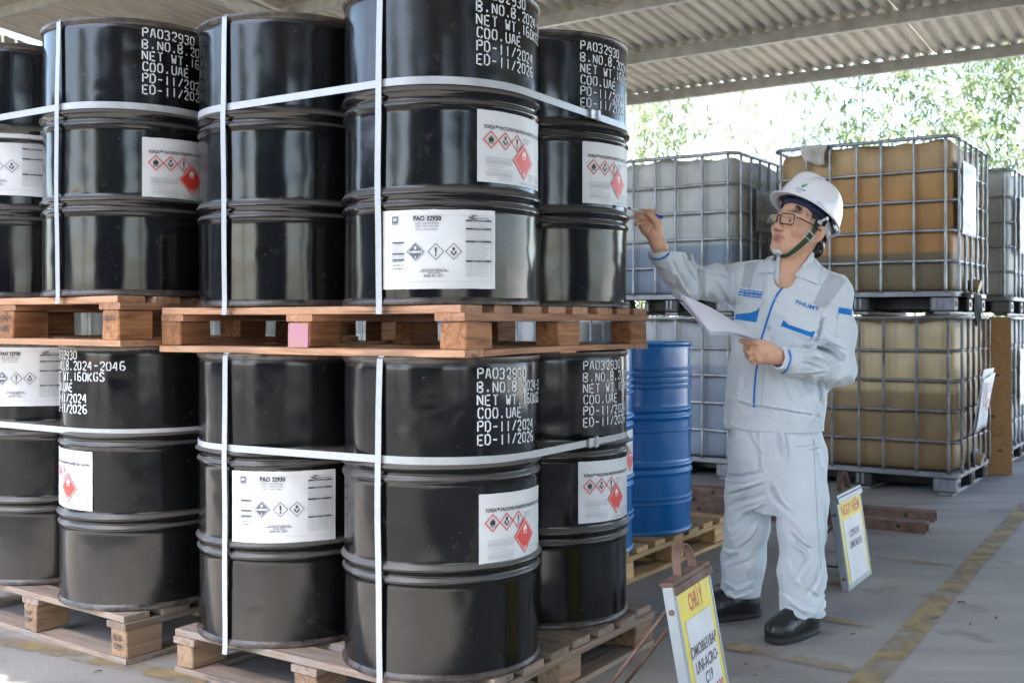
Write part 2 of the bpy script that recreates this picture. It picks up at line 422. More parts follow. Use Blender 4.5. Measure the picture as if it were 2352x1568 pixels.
# ------------------------------------------------------------------ shared materials
def concrete_mat():
    m = bpy.data.materials.new('concrete_floor'); m.use_nodes = True
    nt = m.node_tree; N = nt.nodes; L = nt.links; b = N['Principled BSDF']
    geo = N.new('ShaderNodeNewGeometry')
    def noise(scale, det, lo, hi, vec=None, dist=0.0):
        n = N.new('ShaderNodeTexNoise'); n.inputs['Scale'].default_value = scale; n.inputs['Detail'].default_value = det; n.inputs['Distortion'].default_value = dist
        L.new(vec or geo.outputs['Position'], n.inputs['Vector'])
        r = N.new('ShaderNodeMapRange'); r.inputs[1].default_value = lo; r.inputs[2].default_value = hi; L.new(n.outputs[0], r.inputs[0]); return r.outputs[0], n.outputs[0]
    def mix(f, a, c2):
        x = N.new('ShaderNodeMix'); x.data_type = 'RGBA'; L.new(f, x.inputs[0])
        for i, q in ((6, a), (7, c2)):
            if isinstance(q, tuple): x.inputs[i].default_value = (*q, 1)
            else: L.new(q, x.inputs[i])
        return x.outputs[2]
    rot = N.new('ShaderNodeMapping'); rot.inputs['Rotation'].default_value = (0, 0, -ROTV); rot.inputs['Scale'].default_value = (0.35, 2.6, 1)
    L.new(geo.outputs['Position'], rot.inputs[0])
    f1, _ = noise(0.9, 10, 0.36, 0.64)
    f2, _ = noise(2.0, 8, 0.45, 0.75, rot.outputs[0])
    f3, raw = noise(60, 8, 0.52, 0.72)
    f4, _ = noise(3.2, 12, 0.60, 0.70)
    c = mix(f1, (0.225, 0.216, 0.205), (0.365, 0.35, 0.328))
    s1 = N.new('ShaderNodeMath'); s1.operation = 'MULTIPLY'; s1.inputs[1].default_value = 0.55; L.new(f2, s1.inputs[0])
    c = mix(s1.outputs[0], c, (0.15, 0.15, 0.152))
    s2 = N.new('ShaderNodeMath'); s2.operation = 'MULTIPLY'; s2.inputs[1].default_value = 0.35; L.new(f3, s2.inputs[0])
    c = mix(s2.outputs[0], c, (0.38, 0.375, 0.36))
    s3 = N.new('ShaderNodeMath'); s3.operation = 'MULTIPLY'; s3.inputs[1].default_value = 0.55; L.new(f4, s3.inputs[0])
    c = mix(s3.outputs[0], c, (0.10, 0.085, 0.07))
    L.new(c, b.inputs['Base Color'])
    b.inputs['Roughness'].default_value = 0.62; b.inputs['Specular IOR Level'].default_value = 0.4
    bp = N.new('ShaderNodeBump'); bp.inputs['Strength'].default_value = 0.25; bp.inputs['Distance'].default_value = 0.006
    L.new(raw, bp.inputs['Height']); L.new(bp.outputs[0], b.inputs['Normal'])
    return m
M_floor = concrete_mat()
M_sheet = mat('roof_sheet_metal', (0.68, 0.61, 0.49), 0.55, 0.0, 0.35, 2.5, 0.1, 40, col2=(0.52, 0.465, 0.37), stretch=(6, 1, 1), rnd=0.06)
M_purlin = mat('painted_steel_cream', (0.62, 0.60, 0.54), 0.5, 0, 0.3, 8, 0.1, 60, col2=(0.42, 0.40, 0.35))
M_dark_steel = mat('dark_steel', (0.035, 0.033, 0.033), 0.5, 0.2, 0.3, 8)
M_black_plastic = mat('black_plastic', (0.025, 0.025, 0.027), 0.45, 0, 0.4, 20, rvar=0.1)
M_galv = mat('galvanised_steel', (0.42, 0.44, 0.46), 0.42, 0.75, 0.35, 14, 0.05, 90, col2=(0.27, 0.28, 0.30), rvar=0.12)
M_rust = mat('rusty_steel', (0.20, 0.125, 0.095), 0.8, 0.1, 0.4, 12, 0.4, 90, col2=(0.10, 0.05, 0.035))
M_paper = mat('paper_white', (0.66, 0.67, 0.69), 0.5, 0, 0.10, 7, 0.12, 22, coat=0.05, col2=(0.57, 0.575, 0.58))
M_ink = mat('ink_black', (0.03, 0.032, 0.04), 0.5)
M_grey_ink = mat('ink_grey', (0.10, 0.11, 0.14), 0.5)
M_pale_ink = mat('ink_pale', (0.42, 0.43, 0.46), 0.6)
M_red = mat('ink_red', (0.68, 0.05, 0.04), 0.45)
M_white_ink = mat('ink_white', (0.80, 0.80, 0.80), 0.5)
M_stencil = mat('stencil_paint', (0.72, 0.75, 0.78), 0.6, 0, 0.18, 70, 0.1, 200)
M_strap = mat('strap_plastic', (0.41, 0.425, 0.44), 0.32, 0, 0.12, 40, 0.05, 120, coat=0.2, stretch=(1, 1, 1))
M_white = mat('white_wall', (0.80, 0.80, 0.79), 0.8, 0, 0.06, 1.5)
M_yellow = mat('yellow_sign_paint', (0.78, 0.62, 0.05), 0.5, 0, 0.12, 20, 0.05, 80)

# ------------------------------------------------------------------ ground
gm = MB(); gm.add([(-250, -250, 0), (250, -250, 0), (250, 250, 0), (-250, 250, 0)], [(0, 1, 2, 3)], M_floor)
tag(gm.build('ground'), kind='structure')

M_asph = mat('added_yard_surface', (0.10, 0.098, 0.092), 0.85, 0, 0.4, 1.2, 0.3, 60, col2=(0.065, 0.064, 0.062))  # dark ground added out of view to dim the reflections in the drums
ym = MB(); q_ = [uv(-60, 0.5, 0.004), uv(60, 0.5, 0.004), uv(60, -120, 0.004), uv(-60, -120, 0.004)]; ym.add(q_, [(0, 1, 2, 3)], M_asph); tag(ym.build('added_yard'), kind='structure')
def paint_mat():
    m = bpy.data.materials.new('worn_floor_paint'); m.use_nodes = True
    nt = m.node_tree; N = nt.nodes; L = nt.links; b = N['Principled BSDF']
    geo = N.new('ShaderNodeNewGeometry')
    n = N.new('ShaderNodeTexNoise'); n.inputs['Scale'].default_value = 7; n.inputs['Detail'].default_value = 9; L.new(geo.outputs['Position'], n.inputs['Vector'])
    at = N.new('ShaderNodeAttribute'); at.attribute_name = 'wear'
    ad = N.new('ShaderNodeMath'); L.new(n.outputs[0], ad.inputs[0]); L.new(at.outputs['Fac'], ad.inputs[1])
    r = N.new('ShaderNodeMapRange'); r.inputs[1].default_value = 0.42; r.inputs[2].default_value = 0.72; r.inputs[3].default_value = 1.0; r.inputs[4].default_value = 0.0
    L.new(ad.outputs[0], r.inputs[0])
    n2 = N.new('ShaderNodeTexNoise'); n2.inputs['Scale'].default_value = 2.2; L.new(geo.outputs['Position'], n2.inputs['Vector'])
    x = N.new('ShaderNodeMix'); x.data_type = 'RGBA'; x.inputs[6].default_value = (0.40, 0.28, 0.10, 1); x.inputs[7].default_value = (0.25, 0.215, 0.15, 1)
    L.new(n2.outputs[0], x.inputs[0]); L.new(x.outputs[2], b.inputs['Base Color']); L.new(r.outputs[0], b.inputs['Alpha'])
    b.inputs['Roughness'].default_value = 0.75
    return m
M_floorpaint = paint_mat()
def stripe(p0, p1, w, wear, z=0.004):
    p0, p1 = Vector((p0[0], p0[1], z)), Vector((p1[0], p1[1], z)); t = (p1 - p0).normalized(); s = Vector((-t.y, t.x, 0)) * w / 2
    mb = MB(); n = 12
    vs = []
    for i in range(n + 1):
        p = p0.lerp(p1, i / n); vs += [p - s, p + s]
    mb.add(vs, [(2 * i, 2 * i + 2, 2 * i + 3, 2 * i + 1) for i in range(n)], M_floorpaint)
    o = mb.build('floor_marking')
    at = o.data.attributes.new('wear', 'FLOAT', 'POINT'); at.data.foreach_set('value', [wear] * len(o.data.vertices))
    o['kind'] = 'structure'
    return o
def fl(x, y): d = CAMH * 2520 / (y - 738); return Vector(((x - 1176) * d / 2520, d, 0))
stripe(fl(1960, 1600), fl(2362, 1158), 0.095, 0.02)
stripe(fl(1640, 1480), fl(1960, 1540), 0.075, 0.10, 0.008)
stripe(fl(1885, 1418), fl(2010, 1442), 0.06, 0.10)
stripe(fl(1900, 1266), fl(2190, 1300), 0.05, 0.12)
stripe(fl(-40, 1462), fl(470, 1568), 0.085, 0.06)
stripe(fl(2330, 1060), fl(2400, 1030), 0.10, 0.05)

# ------------------------------------------------------------------ the shed
V0, V1, U0, U1 = -1.15, 10.95, -9.0, 10.7
EAVE_Z, SLOPE = 3.60, 0.10
def rz(v): return EAVE_Z + SLOPE * (10.9 - v)
shed = empty('open_shed', (0, 0, 0))
tag(shed, 'open shed with cream corrugated metal roof on steel purlins over the whole stock', 'shed')
# one corrugated sheet, local x along U, y along V
SW = 0.9; nw = 7; per = 8
sm = MB(); vs = []
n = nw * per
for j, v in enumerate((V0, 2.0, 5.0, 8.0, V1)):
    for i in range(n + 1):
        ph = 2 * math.pi * i / per
        zz = 0.026 * max(-0.6, min(0.75, math.cos(ph))) / 0.75
        if i > n - 3: zz += 0.006
        vs.append((SW * i / n * 1.012, v, rz(v) + 0.075 + zz))
fs = [(j * (n + 1) + i, j * (n + 1) + i + 1, (j + 1) * (n + 1) + i + 1, (j + 1) * (n + 1) + i) for j in range(4) for i in range(n)]
sm.add(vs, fs, M_sheet)
sheet_me = sm.mesh('roof_sheet', smooth=True, angle=50)
# U cross V is -z, so local x = -U keeps it right-handed
ROT_ROOF = math.atan2(-U.y, -U.x)
k = 0
u = U0
while u < U1:
    o = ob('roof_sheet', sheet_me, shed, (U * (u + SW)) + Vector((0, 0, 0.004 * (k % 2))), ROT_ROOF)
    u += SW; k += 1
def beam(name, p0, p1, h, w, m, parent, up=Vector((0, 0, 1)), lip=0.018):
    """C section between two points: web plus two flanges"""
    p0, p1 = Vector(p0), Vector(p1); t = (p1 - p0).normalized(); s = t.cross(up).normalized(); n = s.cross(t).normalized()
    if n.z < 0: n = -n
    Mx = Matrix((( *t, 0), (*s, 0), (*n, 0), (0, 0, 0, 1))).transposed(); Mx.translation = (p0 + p1) / 2
    L = (p1 - p0).length; mb = MB(); th = 0.006
    mb.box((0, 0, 0), (L, th, h), m, Mx)
    mb.box((0, w / 2 + th / 2, h / 2 - th / 2), (L, w, th), m, Mx); mb.box((0, w / 2 + th / 2, -h / 2 + th / 2), (L, w, th), m, Mx)
    mb.box((0, w, h / 2 - lip / 2 - th), (L, th, lip), m, Mx); mb.box((0, w, -h / 2 + lip / 2 + th), (L, th, lip), m, Mx)
    return mb.build(name, parent)
for i in range(10):
    v = 10.87 - 1.25 * i
    z = rz(v)
    if i in (0, 1):
        uc = [-3.3, -1.75][i]
        beam('purlin', uv(uc + 0.05, v, z), uv(U1, v, z), 0.11, 0.05, M_purlin, shed)
        beam('purlin', uv(U0, v + 0.012, z - 0.012), uv(uc + 0.7, v + 0.012, z - 0.012), 0.11, 0.045, M_dark_steel, shed)
    else:
        beam('purlin', uv(U0, v, z), uv(U1, v, z), 0.10, 0.05, M_purlin, shed)
for u in (7.5, 1.5, -4.5):
    beam('rafter', uv(u, V0 + 0.2, rz(V0 + 0.2) - 0.13), uv(u, 10.6, rz(10.6) - 0.13), 0.16, 0.07, M_purlin, shed)
for u, v in ((7.5, 7.9), (7.5, -0.6), (-8.5, -0.6), (-8.5, 10.6), (10.4, 10.4)):
    h = rz(v) - 0.22; p = uv(u, v); mb = MB()
    mb.box((0, 0, h / 2), (0.11, 0.008, h), M_purlin); mb.box((0, 0.055, h / 2), (0.11, 0.008, h), M_purlin)
    mb.box((0, 0.0275, h / 2), (0.008, 0.047, h), M_purlin); mb.box((0, 0.0275, 0.006), (0.22, 0.2, 0.012), M_purlin)
    mb.build('post', shed, loc=p, rotz=ROTV)
# unseen roof sheets and purlins added to shade the yard and cut skylight
cs_ = MB(); vs = []
for v in (-7.5, -4.5, V0 - 0.02):
    for i in range(n + 1):
        vs.append((SW * i / n * 1.012, v, rz(V0) - 0.10 + 0.02 * (V0 - v) + 0.020 * max(-0.6, min(0.75, math.cos(2 * math.pi * i / per))) / 0.75))
cs_.add(vs, [(j * (n + 1) + i, j * (n + 1) + i + 1, (j + 1) * (n + 1) + i + 1, (j + 1) * (n + 1) + i) for j in range(2) for i in range(n)], M_sheet)
shade_roof_me = cs_.mesh('roof_sheet', smooth=True, angle=50)
u = U0; k = 0
while u < 0.3:
    ob('shade_roof_sheet', shade_roof_me, shed, (U * (u + SW)) + Vector((0, 0, 0.004 * (k % 2))), ROT_ROOF); u += SW; k += 1
for v in (-7.3, -5.3, -3.3): beam('purlin', uv(U0, v, rz(V0) - 0.2 + 0.02 * (V0 - v)), uv(0.9, v, rz(V0) - 0.2 + 0.02 * (V0 - v)), 0.10, 0.05, M_purlin, shed)
# thin stay rods under the roof
for a, b in (((10.2, 6.4), (4.6, 9.6)), ((7.5, 5.2), (7.5, 5.8))):
    mb = MB(); mb.tube([uv(a[0], a[1], rz(a[1]) - 0.25), uv((a[0] + b[0]) / 2, (a[1] + b[1]) / 2, rz((a[1] + b[1]) / 2) - 0.30), uv(b[0], b[1], rz(b[1]) - 0.25)], 0.006, M_purlin, 6)
    mb.build('stay_rod', shed)
# end wall of vertical corrugated sheet with girts, at U1
M_wallsheet = mat('wall_sheet_metal', (0.30, 0.29, 0.26), 0.6, 0, 0.3, 2, col2=(0.22, 0.21, 0.19))
v = 3.2
while v < 13.5:
    mb = MB(); vs = []; nn = 36
    for i in range(nn + 1):
        w = v + 0.9 * i / nn; off = 0.016 * (1 if (i % 6) in (1, 2, 3) else 0)
        for z in (0.0, rz(w) + 0.02): vs.append(uv(U1 + 0.10 + off, w, z))
    mb.add(vs, [(2 * i, 2 * i + 2, 2 * i + 3, 2 * i + 1) for i in range(nn)], M_wallsheet)
    mb.build('wall_sheet', shed); v += 0.9
for z in (0.9, 2.0, 3.1):
    beam('girt', uv(U1 + 0.03, 3.2, z), uv(U1 + 0.03, 13.4, z), 0.08, 0.05, M_purlin, shed)
for v in (7.2, 8.9, 10.3):
    mb = MB(); p = uv(U1 - 0.02, v); h = rz(v)
    mb.box((0, 0, h / 2), (0.08, 0.008, h), M_purlin); mb.box((0, 0.045, h / 2), (0.008, 0.08, h), M_purlin); mb.build('post', shed, loc=p, rotz=ROTV)

# ------------------------------------------------------------------ beyond the eave
M_leaf = bpy.data.materials.new('bamboo_leaf'); M_leaf.use_nodes = True
def leafmat(m, c, c2):
    nt = m.node_tree; N = nt.nodes; L = nt.links; b = N['Principled BSDF']
    g = N.new('ShaderNodeNewGeometry'); r = N.new('ShaderNodeMapRange'); x = N.new('ShaderNodeMix'); x.data_type = 'RGBA'
    x.inputs[6].default_value = (*c, 1); x.inputs[7].default_value = (*c2, 1)
    L.new(g.outputs['Random Per Island'], x.inputs[0]); L.new(x.outputs[2], b.inputs['Base Color']); b.inputs['Roughness'].default_value = 0.5
    tr = N.new('ShaderNodeBsdfTranslucent'); L.new(x.outputs[2], tr.inputs[0]); ms = N.new('ShaderNodeMixShader'); ms.inputs[0].default_value = 0.4
    o = N['Material Output']; L.new(b.outputs[0], ms.inputs[1]); L.new(tr.outputs[0], ms.inputs[2]); L.new(ms.outputs[0], o.inputs[0])
leafmat(M_leaf, (0.15, 0.22, 0.085), (0.32, 0.37, 0.23))
M_leafdark = bpy.data.materials.new('broad_leaf'); M_leafdark.use_nodes = True
leafmat(M_leafdark, (0.03, 0.10, 0.015), (0.07, 0.17, 0.03))
M_culm = mat('bamboo_culm', (0.13, 0.16, 0.05), 0.5, 0, 0.3, 4)
def leaves(mb, centers, n, spread, ln, wd, m, droop=0.6):
    """n narrow leaves in small sprays round the centres; each leaf is a folded blade of four faces"""
    for i in range(n):
        c = random.choice(centers); p = Vector(c) + Vector((random.gauss(0, spread), random.gauss(0, spread), random.gauss(0, spread * 0.8)))
        nl = random.randint(3, 6); a0 = random.uniform(0, 6.28)
        for k in range(nl):
            a = a0 + random.uniform(-1.2, 1.2); t = Vector((math.cos(a), math.sin(a), -random.uniform(0.1, 1.0) * droop)).normalized()
            s = t.cross(Vector((random.uniform(-.5, .5), random.uniform(-.5, .5), 1))).normalized(); l = ln * random.uniform(0.7, 1.25); w = wd * random.uniform(0.7, 1.2)
            q = p + Vector((random.uniform(-.05, .05), random.uniform(-.05, .05), random.uniform(-.05, .05)))
            dn = Vector((0, 0, -0.12 * l))
            vs = [q, q + t * l * .35 + s * w / 2, q + t * l * .35 - s * w / 2, q + t * l * 0.35 + Vector((0, 0, -.1 * w)), q + t * l + dn]
            mb.add(vs, [(0, 1, 3), (0, 3, 2), (1, 4, 3), (3, 4, 2)], m)
def bamboo(loc, h, spread, nleaf, label, seed, lo=0.25):
    random.seed(seed); r = empty('bamboo_clump', loc); tag(r, label, 'bamboo', 'bamboo clumps beyond the eave')
    cs = []
    for k in range(6):
        a = random.uniform(0, 6.28); b = Vector((math.cos(a), math.sin(a), 0)) * random.uniform(0.05, 0.3); lean = Vector((math.cos(a), math.sin(a), 0)) * random.uniform(0.3, 1.0) * spread
        hh = h * random.uniform(0.75, 1.05); pts = [b + lean * (t * t) + Vector((0, 0, hh * t)) for t in [q / 7 for q in range(8)]]
        mb = MB(); mb.tube(pts, 0.02, M_culm, 6, radii=[0.014 * (1 - 0.8 * q / 7) for q in range(8)])
        for q in range(11):
            t = random.uniform(lo, 1.0); i = min(6, int(t * 7)); f = t * 7 - i; b0 = pts[i].lerp(pts[i + 1], f); c0 = b0 + Vector((random.gauss(0, .3), random.gauss(0, .3), random.gauss(0, .15))) * spread; cs.append(c0); mb.tube([b0, (b0 + c0) / 2 + Vector((0, 0, .06)), c0, c0 + (c0 - b0) * .5 - Vector((0, 0, .1))], 0.004, M_culm, 4, radii=[.006, .005, .004, .002])
        mb.build('trunk', r, smooth=True)
    mb = MB(); leaves(mb, cs, int(nleaf * 2.8), 0.26 * spread, 0.19, 0.030, M_leaf, 0.9); mb.build('crown', r)
    return r
def at(x, d): return Vector(((x - 1176) * d / 2520, d, 0))
bamboo(at(1470, 14.5), 5.6, 1.0, 520, 'leafy bamboo clump seen above the grey tank, next to the black drums', 3)
bamboo(at(1640, 17.0), 6.5, 1.2, 420, 'thin pale bamboo clump between the leafy one and the pale building', 4)
bamboo(at(1990, 15.0), 6.2, 1.1, 560, 'bamboo clump rising behind the amber tank, right beside the pale building', 5)
bamboo(at(2120, 17.5), 6.2, 1.3, 420, 'sparse bamboo clump behind the outer corner of the amber tank', 6)
bamboo(at(2310, 13.8), 6.4, 1.1, 900, 'dense bamboo clump above the white tank at the picture edge', 8, 0.15)
bamboo(at(2440, 15.5), 6.8, 1.2, 600, 'bamboo clump cut by the picture edge, behind the dense one', 9, 0.1)
# pale building behind the bamboo
b = empty('pale_building', at(1800, 34), R(24)); tag(b, 'tall pale building hazy behind the bamboo, just under the eave', 'building')
M_palewall = mat('pale_wall', (0.34, 0.36, 0.38), 0.8, 0, 0.08, 1)
mb = MB(); mb.box((-3.0, 3, 6.5), (6, 6, 13), M_palewall); mb.build('wall', b)
M_bluewall = mat('pale_blue_wall', (0.22, 0.27, 0.33), 0.8, 0, 0.05, 1)
mb = MB(); mb.box((0.75, 2.5, 6.4), (1.45, 5, 12.8), M_bluewall); mb.build('stair_tower', b)
mb = MB(); mb.box((-3.0, 3, 13.06), (6.3, 6.3, 0.12), M_white); mb.build('roof', b)
# yard wall far behind
M_yard = mat('yard_wall', (0.72, 0.72, 0.70), 0.85, 0, 0.1, 1.2)
mb = MB()
mb.box((0, 0, 1.1), (44, 0.2, 2.2), M_yard); mb.box((0, 0, 2.23), (44, 0.3, 0.06), M_yard)
tag(mb.build('yard_wall', loc=uv(-6, 21), rotz=ROTV), 'pale yard wall closing the garden behind the bamboo', 'wall')
# planter with broad green leaves at the picture edge
pl = empty('planter', fl(2372, 1006)); tag(pl, 'concrete planter box with a green leafy plant beyond the white tank', 'planter')
M_conc = mat('planter_concrete', (0.33, 0.32, 0.30), 0.85, 0, 0.3, 9, 0.3, 60)
mb = MB()
for sx in (-1, 1): mb.box((sx * 0.27, 0, 0.15), (0.06, 0.6, 0.3), M_conc)
for sy in (-1, 1): mb.box((0, sy * 0.27, 0.15), (0.48, 0.06, 0.3), M_conc)
mb.box((0, 0, 0.12), (0.48, 0.48, 0.22), M_conc); mb.build('box', pl, rotz=ROTV)
mb = MB(); random.seed(21); leaves(mb, [(random.gauss(0, .15), random.gauss(0, .15), 0.35 + random.random() * 0.5) for _ in range(20)], 160, 0.1, 0.22, 0.05, M_leafdark, 0.4); mb.build('foliage', pl)
mb = MB()
for k in range(7):
    a = k * 0.9; mb.tube([(0.05 * math.cos(a), 0.05 * math.sin(a), 0.2), (0.16 * math.cos(a), 0.16 * math.sin(a), 0.8)], 0.008, M_culm, 5)
mb.build('stem', pl)
# unseen halls and trees added behind the camera to shape the drum reflections
M_hall = mat('hall_wall', (0.12, 0.13, 0.135), 0.8, 0, 0.25, 0.7)
M_halldoor = mat('hall_door', (0.03, 0.035, 0.045), 0.6)
def hall(loc, rot, w, d, h, label):
    r = empty('reflection_hall', loc, rot); tag(r, label, 'hall')
    mb = MB(); mb.box((0, 0, h / 2), (w, d, h), M_hall); mb.build('wall', r)
    mb = MB(); mb.add([(-w / 2 - .3, -d / 2 - .3, h + .02), (w / 2 + .3, -d / 2 - .3, h + .02), (w / 2 + .3, d / 2 + .3, h + .02), (-w / 2 - .3, d / 2 + .3, h + .02), (-w / 2 - .3, 0, h + 1.2), (w / 2 + .3, 0, h + 1.2)],
                      [(0, 1, 5, 4), (2, 3, 4, 5), (0, 4, 3), (1, 2, 5), (0, 3, 2, 1)], M_hall); mb.build('roof', r)
    for x in (-w * .25, w * .25):
        mb = MB(); mb.box((x, d / 2 + 0.03, 1.9), (w * .3, 0.05, 3.8), M_halldoor); mb.build('door', r)
hall(Vector((-5.2, -18, 0)), 0, 13.5, 8, 6.2, 'dark hall added behind the photographer to be mirrored in the drums')
hall(Vector((17.0, -13, 0)), R(38), 11, 8, 6.2, 'second hall added behind the photographer for reflections, beside a bright gap')
hall(Vector((-24, 2, 0)), R(80), 14, 8, 5.0, 'low hall added for reflections, off to the side of the drum stacks')

# trees added out of view for dark reflections and shadow on the yard
M_bark = mat('bark', (0.10, 0.075, 0.055), 0.9, 0, 0.3, 20, 0.5, 60)
for i, (x, y, h) in enumerate(((-6.5, -8.5, 6.5), (4.6, -7.5, 6.0), (9.5, -5.0, 6.5), (-11.5, -6.0, 6.8))):
    random.seed(40 + i); r = empty('reflection_tree', (x, y, 0)); tag(r, ('broad tree added behind the photographer for reflections, toward the low hall', 'broad tree added behind the photographer for reflections, before the bright gap', 'broad tree added behind the photographer for reflections, beside the second hall', 'broad tree added behind the photographer for reflections, farthest from the second hall')[i], 'tree', 'trees added behind the photographer for reflections')
    mb = MB(); mb.tube([(0, 0, 0), (0.1, 0, h * .3), (0.05, .1, h * .6), (0.2, 0, h * .85)], 0.1, M_bark, 9, radii=[.17, .13, .09, .03])
    for k in range(6):
        a = k * 1.05; mb.tube([(0.08, .03, h * (.35 + .06 * k)), (math.cos(a) * .8, math.sin(a) * .8, h * (.5 + .06 * k)), (math.cos(a) * 1.5, math.sin(a) * 1.5, h * (.58 + .06 * k))], 0.05, M_bark, 6, radii=[.06, .04, .012])
    mb.build('trunk', r, smooth=True)
    cs = []
    for k in range(60):
        a, b, q = random.uniform(0, 6.28), random.uniform(-1, 1), random.random() ** .5; e = math.sqrt(1 - b * b); cs.append((math.cos(a) * e * 1.9 * q, math.sin(a) * e * 1.9 * q, h * .68 + b * 1.7 * q))
    mb = MB(); leaves(mb, cs, 900, 0.28, 0.22, 0.09, M_leafdark, 0.5); mb.build('crown', r)
# ------------------------------------------------------------------ stencil alphabet (strokes with the bridges left open)
_O = [[(1.7, 0), (.7, .3), (0, 1.4), (0, 4.6), (.7, 5.7), (1.7, 6)], [(2.3, 0), (3.3, .3), (4, 1.4), (4, 4.6), (3.3, 5.7), (2.3, 6)]]
GLY = {
 'P': [[(0, 0), (0, 6)], [(1, 6), (3, 6), (4, 5.2), (4, 3.9), (3, 3.1), (1, 3.1)]],
 'A': [[(0, 0), (1.5, 6)], [(4, 0), (2.5, 6)], [(1.5, 2), (2.5, 2)]],
 'O': _O, '0': _O,
 '3': [[(0, 5.2), (1, 6), (3, 6), (4, 5.2), (4, 4), (3.1, 3.3), (1.9, 3.3)], [(3.1, 2.6), (4, 2), (4, .9), (3, 0), (1, 0), (0, .8)]],
 '2': [[(0, 4.8), (.9, 6), (3, 6), (4, 5.1), (4, 4), (2.3, 2.3)], [(1.7, 1.7), (.2, .1)], [(1.2, 0), (4, 0)]],
 '9': [[(.4, 0), (3, 0), (4, 1.2), (4, 4.8), (3.2, 6)], [(2.4, 6), (1, 6), (0, 5.1), (0, 4), (1, 3), (3, 3)]],
 '6': [[(3.6, 6), (1, 6), (0, 4.8), (0, 1.2), (.8, 0)], [(1.6, 0), (3, 0), (4, 1), (4, 2.1), (3, 3), (1, 3)]],
 '4': [[(3, 0), (3, 6)], [(2.2, 6), (0, 2.1), (2.2, 2.1)]],
 '1': [[(2, 0), (2, 6)]],
 'B': [[(0, 0), (0, 6)], [(1, 6), (3, 6), (4, 5.2), (4, 4.1), (3, 3.4), (1, 3.4)], [(1, 2.6), (3, 2.6), (4, 1.9), (4, .8), (3, 0), (1, 0)]],
 'N': [[(0, 0), (0, 6)], [(.8, 5.2), (3.2, .8)], [(4, 0), (4, 6)]],
 'E': [[(0, 0), (0, 6)], [(1, 6), (4, 6)], [(1, 3), (3.2, 3)], [(1, 0), (4, 0)]],
 'T': [[(0, 6), (1.2, 6)], [(2.8, 6), (4, 6)], [(2, 0), (2, 6)]],
 'W': [[(0, 6), (.7, 0)], [(1.2, .2), (1.9, 3.6)], [(2.4, 3.4), (2.9, 0)], [(3.3, 0), (4, 6)]],
 'K': [[(0, 0), (0, 6)], [(1, 3.2), (3.8, 6)], [(1.2, 2.4), (4, 0)]],
 'G': [[(4, 4.8), (3.2, 6), (2.4, 6)], [(1.7, 6), (.6, 5.6), (0, 4.5), (0, 1.5), (.6, .4), (1.7, 0)], [(2.4, 0), (3.4, .2), (4, 1), (4, 2.6), (2.6, 2.6)]],
 'S': [[(4, 5), (3, 6), (1, 6), (0, 5.1), (0, 4.2), (1.6, 3.4)], [(2.4, 2.8), (4, 2), (4, 1), (3, 0), (1, 0), (0, .9)]],
 'C': [[(4, 4.8), (3.3, 6), (2.4, 6)], [(1.7, 6), (.6, 5.6), (0, 4.5), (0, 1.5), (.6, .4), (1.7, 0)], [(2.4, 0), (3.3, 0), (4, 1.2)]],
 'U': [[(0, 6), (0, 1.2), (.8, 0), (1.7, 0)], [(2.3, 0), (3.2, 0), (4, 1.2), (4, 6)]],
 'D': [[(0, 0), (0, 6)], [(1, 6), (2.6, 6), (4, 4.7), (4, 1.3), (2.6, 0), (1, 0)]],
 '-': [[(.3, 3), (3.7, 3)]], '/': [[(.2, 0), (3.8, 6)]], '.': [[(1.3, .5), (2.7, .5)]],
}
def stroke(pr, pts, w, m):
    """mitred flat ribbon"""
    n = len(pts); L = []; Rr = []
    for i in range(n):
        d = []
        if i > 0: d.append(Vector((pts[i][0] - pts[i - 1][0], pts[i][1] - pts[i - 1][1])).normalized())
        if i < n - 1: d.append(Vector((pts[i + 1][0] - pts[i][0], pts[i + 1][1] - pts[i][1])).normalized())
        t = (d[0] + d[-1]).normalized(); nn = Vector((-t.y, t.x)); k = 1 / max(0.5, nn.dot(Vector((-d[0].y, d[0].x))))
        p = Vector(pts[i]); L.append(p + nn * w / 2 * k); Rr.append(p - nn * w / 2 * k)
    for i in range(n - 1): pr.poly([Rr[i], Rr[i + 1], L[i + 1], L[i]], m)
def stencil_art():
    pr = Print2D(); lines = ['PAO32930', 'B.NO.B.2024-2046', 'NET WT.160KGS', 'COO.UAE', 'PD-11/2024', 'ED-11/2026']
    cw, chh, pitch, lp = 0.0150, 0.0275, 0.0232, 0.0362
    rs = random.Random(5)
    for j, t in enumerate(lines):
        for i, ch in enumerate(t):
            if ch == ' ': continue
            ox, oy = i * pitch + rs.uniform(-.001, .001), -j * lp + rs.uniform(-.0012, .0012)
            for st in GLY[ch]:
                stroke(pr, [(ox + x / 4 * cw, oy + y / 6 * chh - chh / 2) for x, y in st], 0.0043 if ch != '.' else 0.0064, M_stencil)
    return pr
DR = 0.286
def on_drum(r):
    def fn(u, v, lay):
        a = u / DR; q = r + lay * 0.00035
        return Vector((q * math.sin(a), -q * math.cos(a), v))
    return fn
def label_paper(w, h, r, name):
    """slightly uneven curved sheet, origin at its top left corner"""
    mb = MB(); nx, ny = 26, 10; vs = []; rs = random.Random(name)
    for j in range(ny + 1):
        for i in range(nx + 1):
            a = w * i / nx / DR; edge = (j in (0, ny)) * 0.0006 * rs.random() + (0.0010 * rs.random() if i in (0, nx) else 0)
            q = r + edge; vs.append((q * math.sin(a), -q * math.cos(a), -h * j / ny + (0.0006 * rs.uniform(-1, 1) if j in (0, ny) else 0)))
    mb.add(vs, [(j * (nx + 1) + i, (j + 1) * (nx + 1) + i, (j + 1) * (nx + 1) + i + 1, j * (nx + 1) + i + 1) for j in range(ny) for i in range(nx)], M_paper)
    return mb.mesh('label_paper', smooth=True)
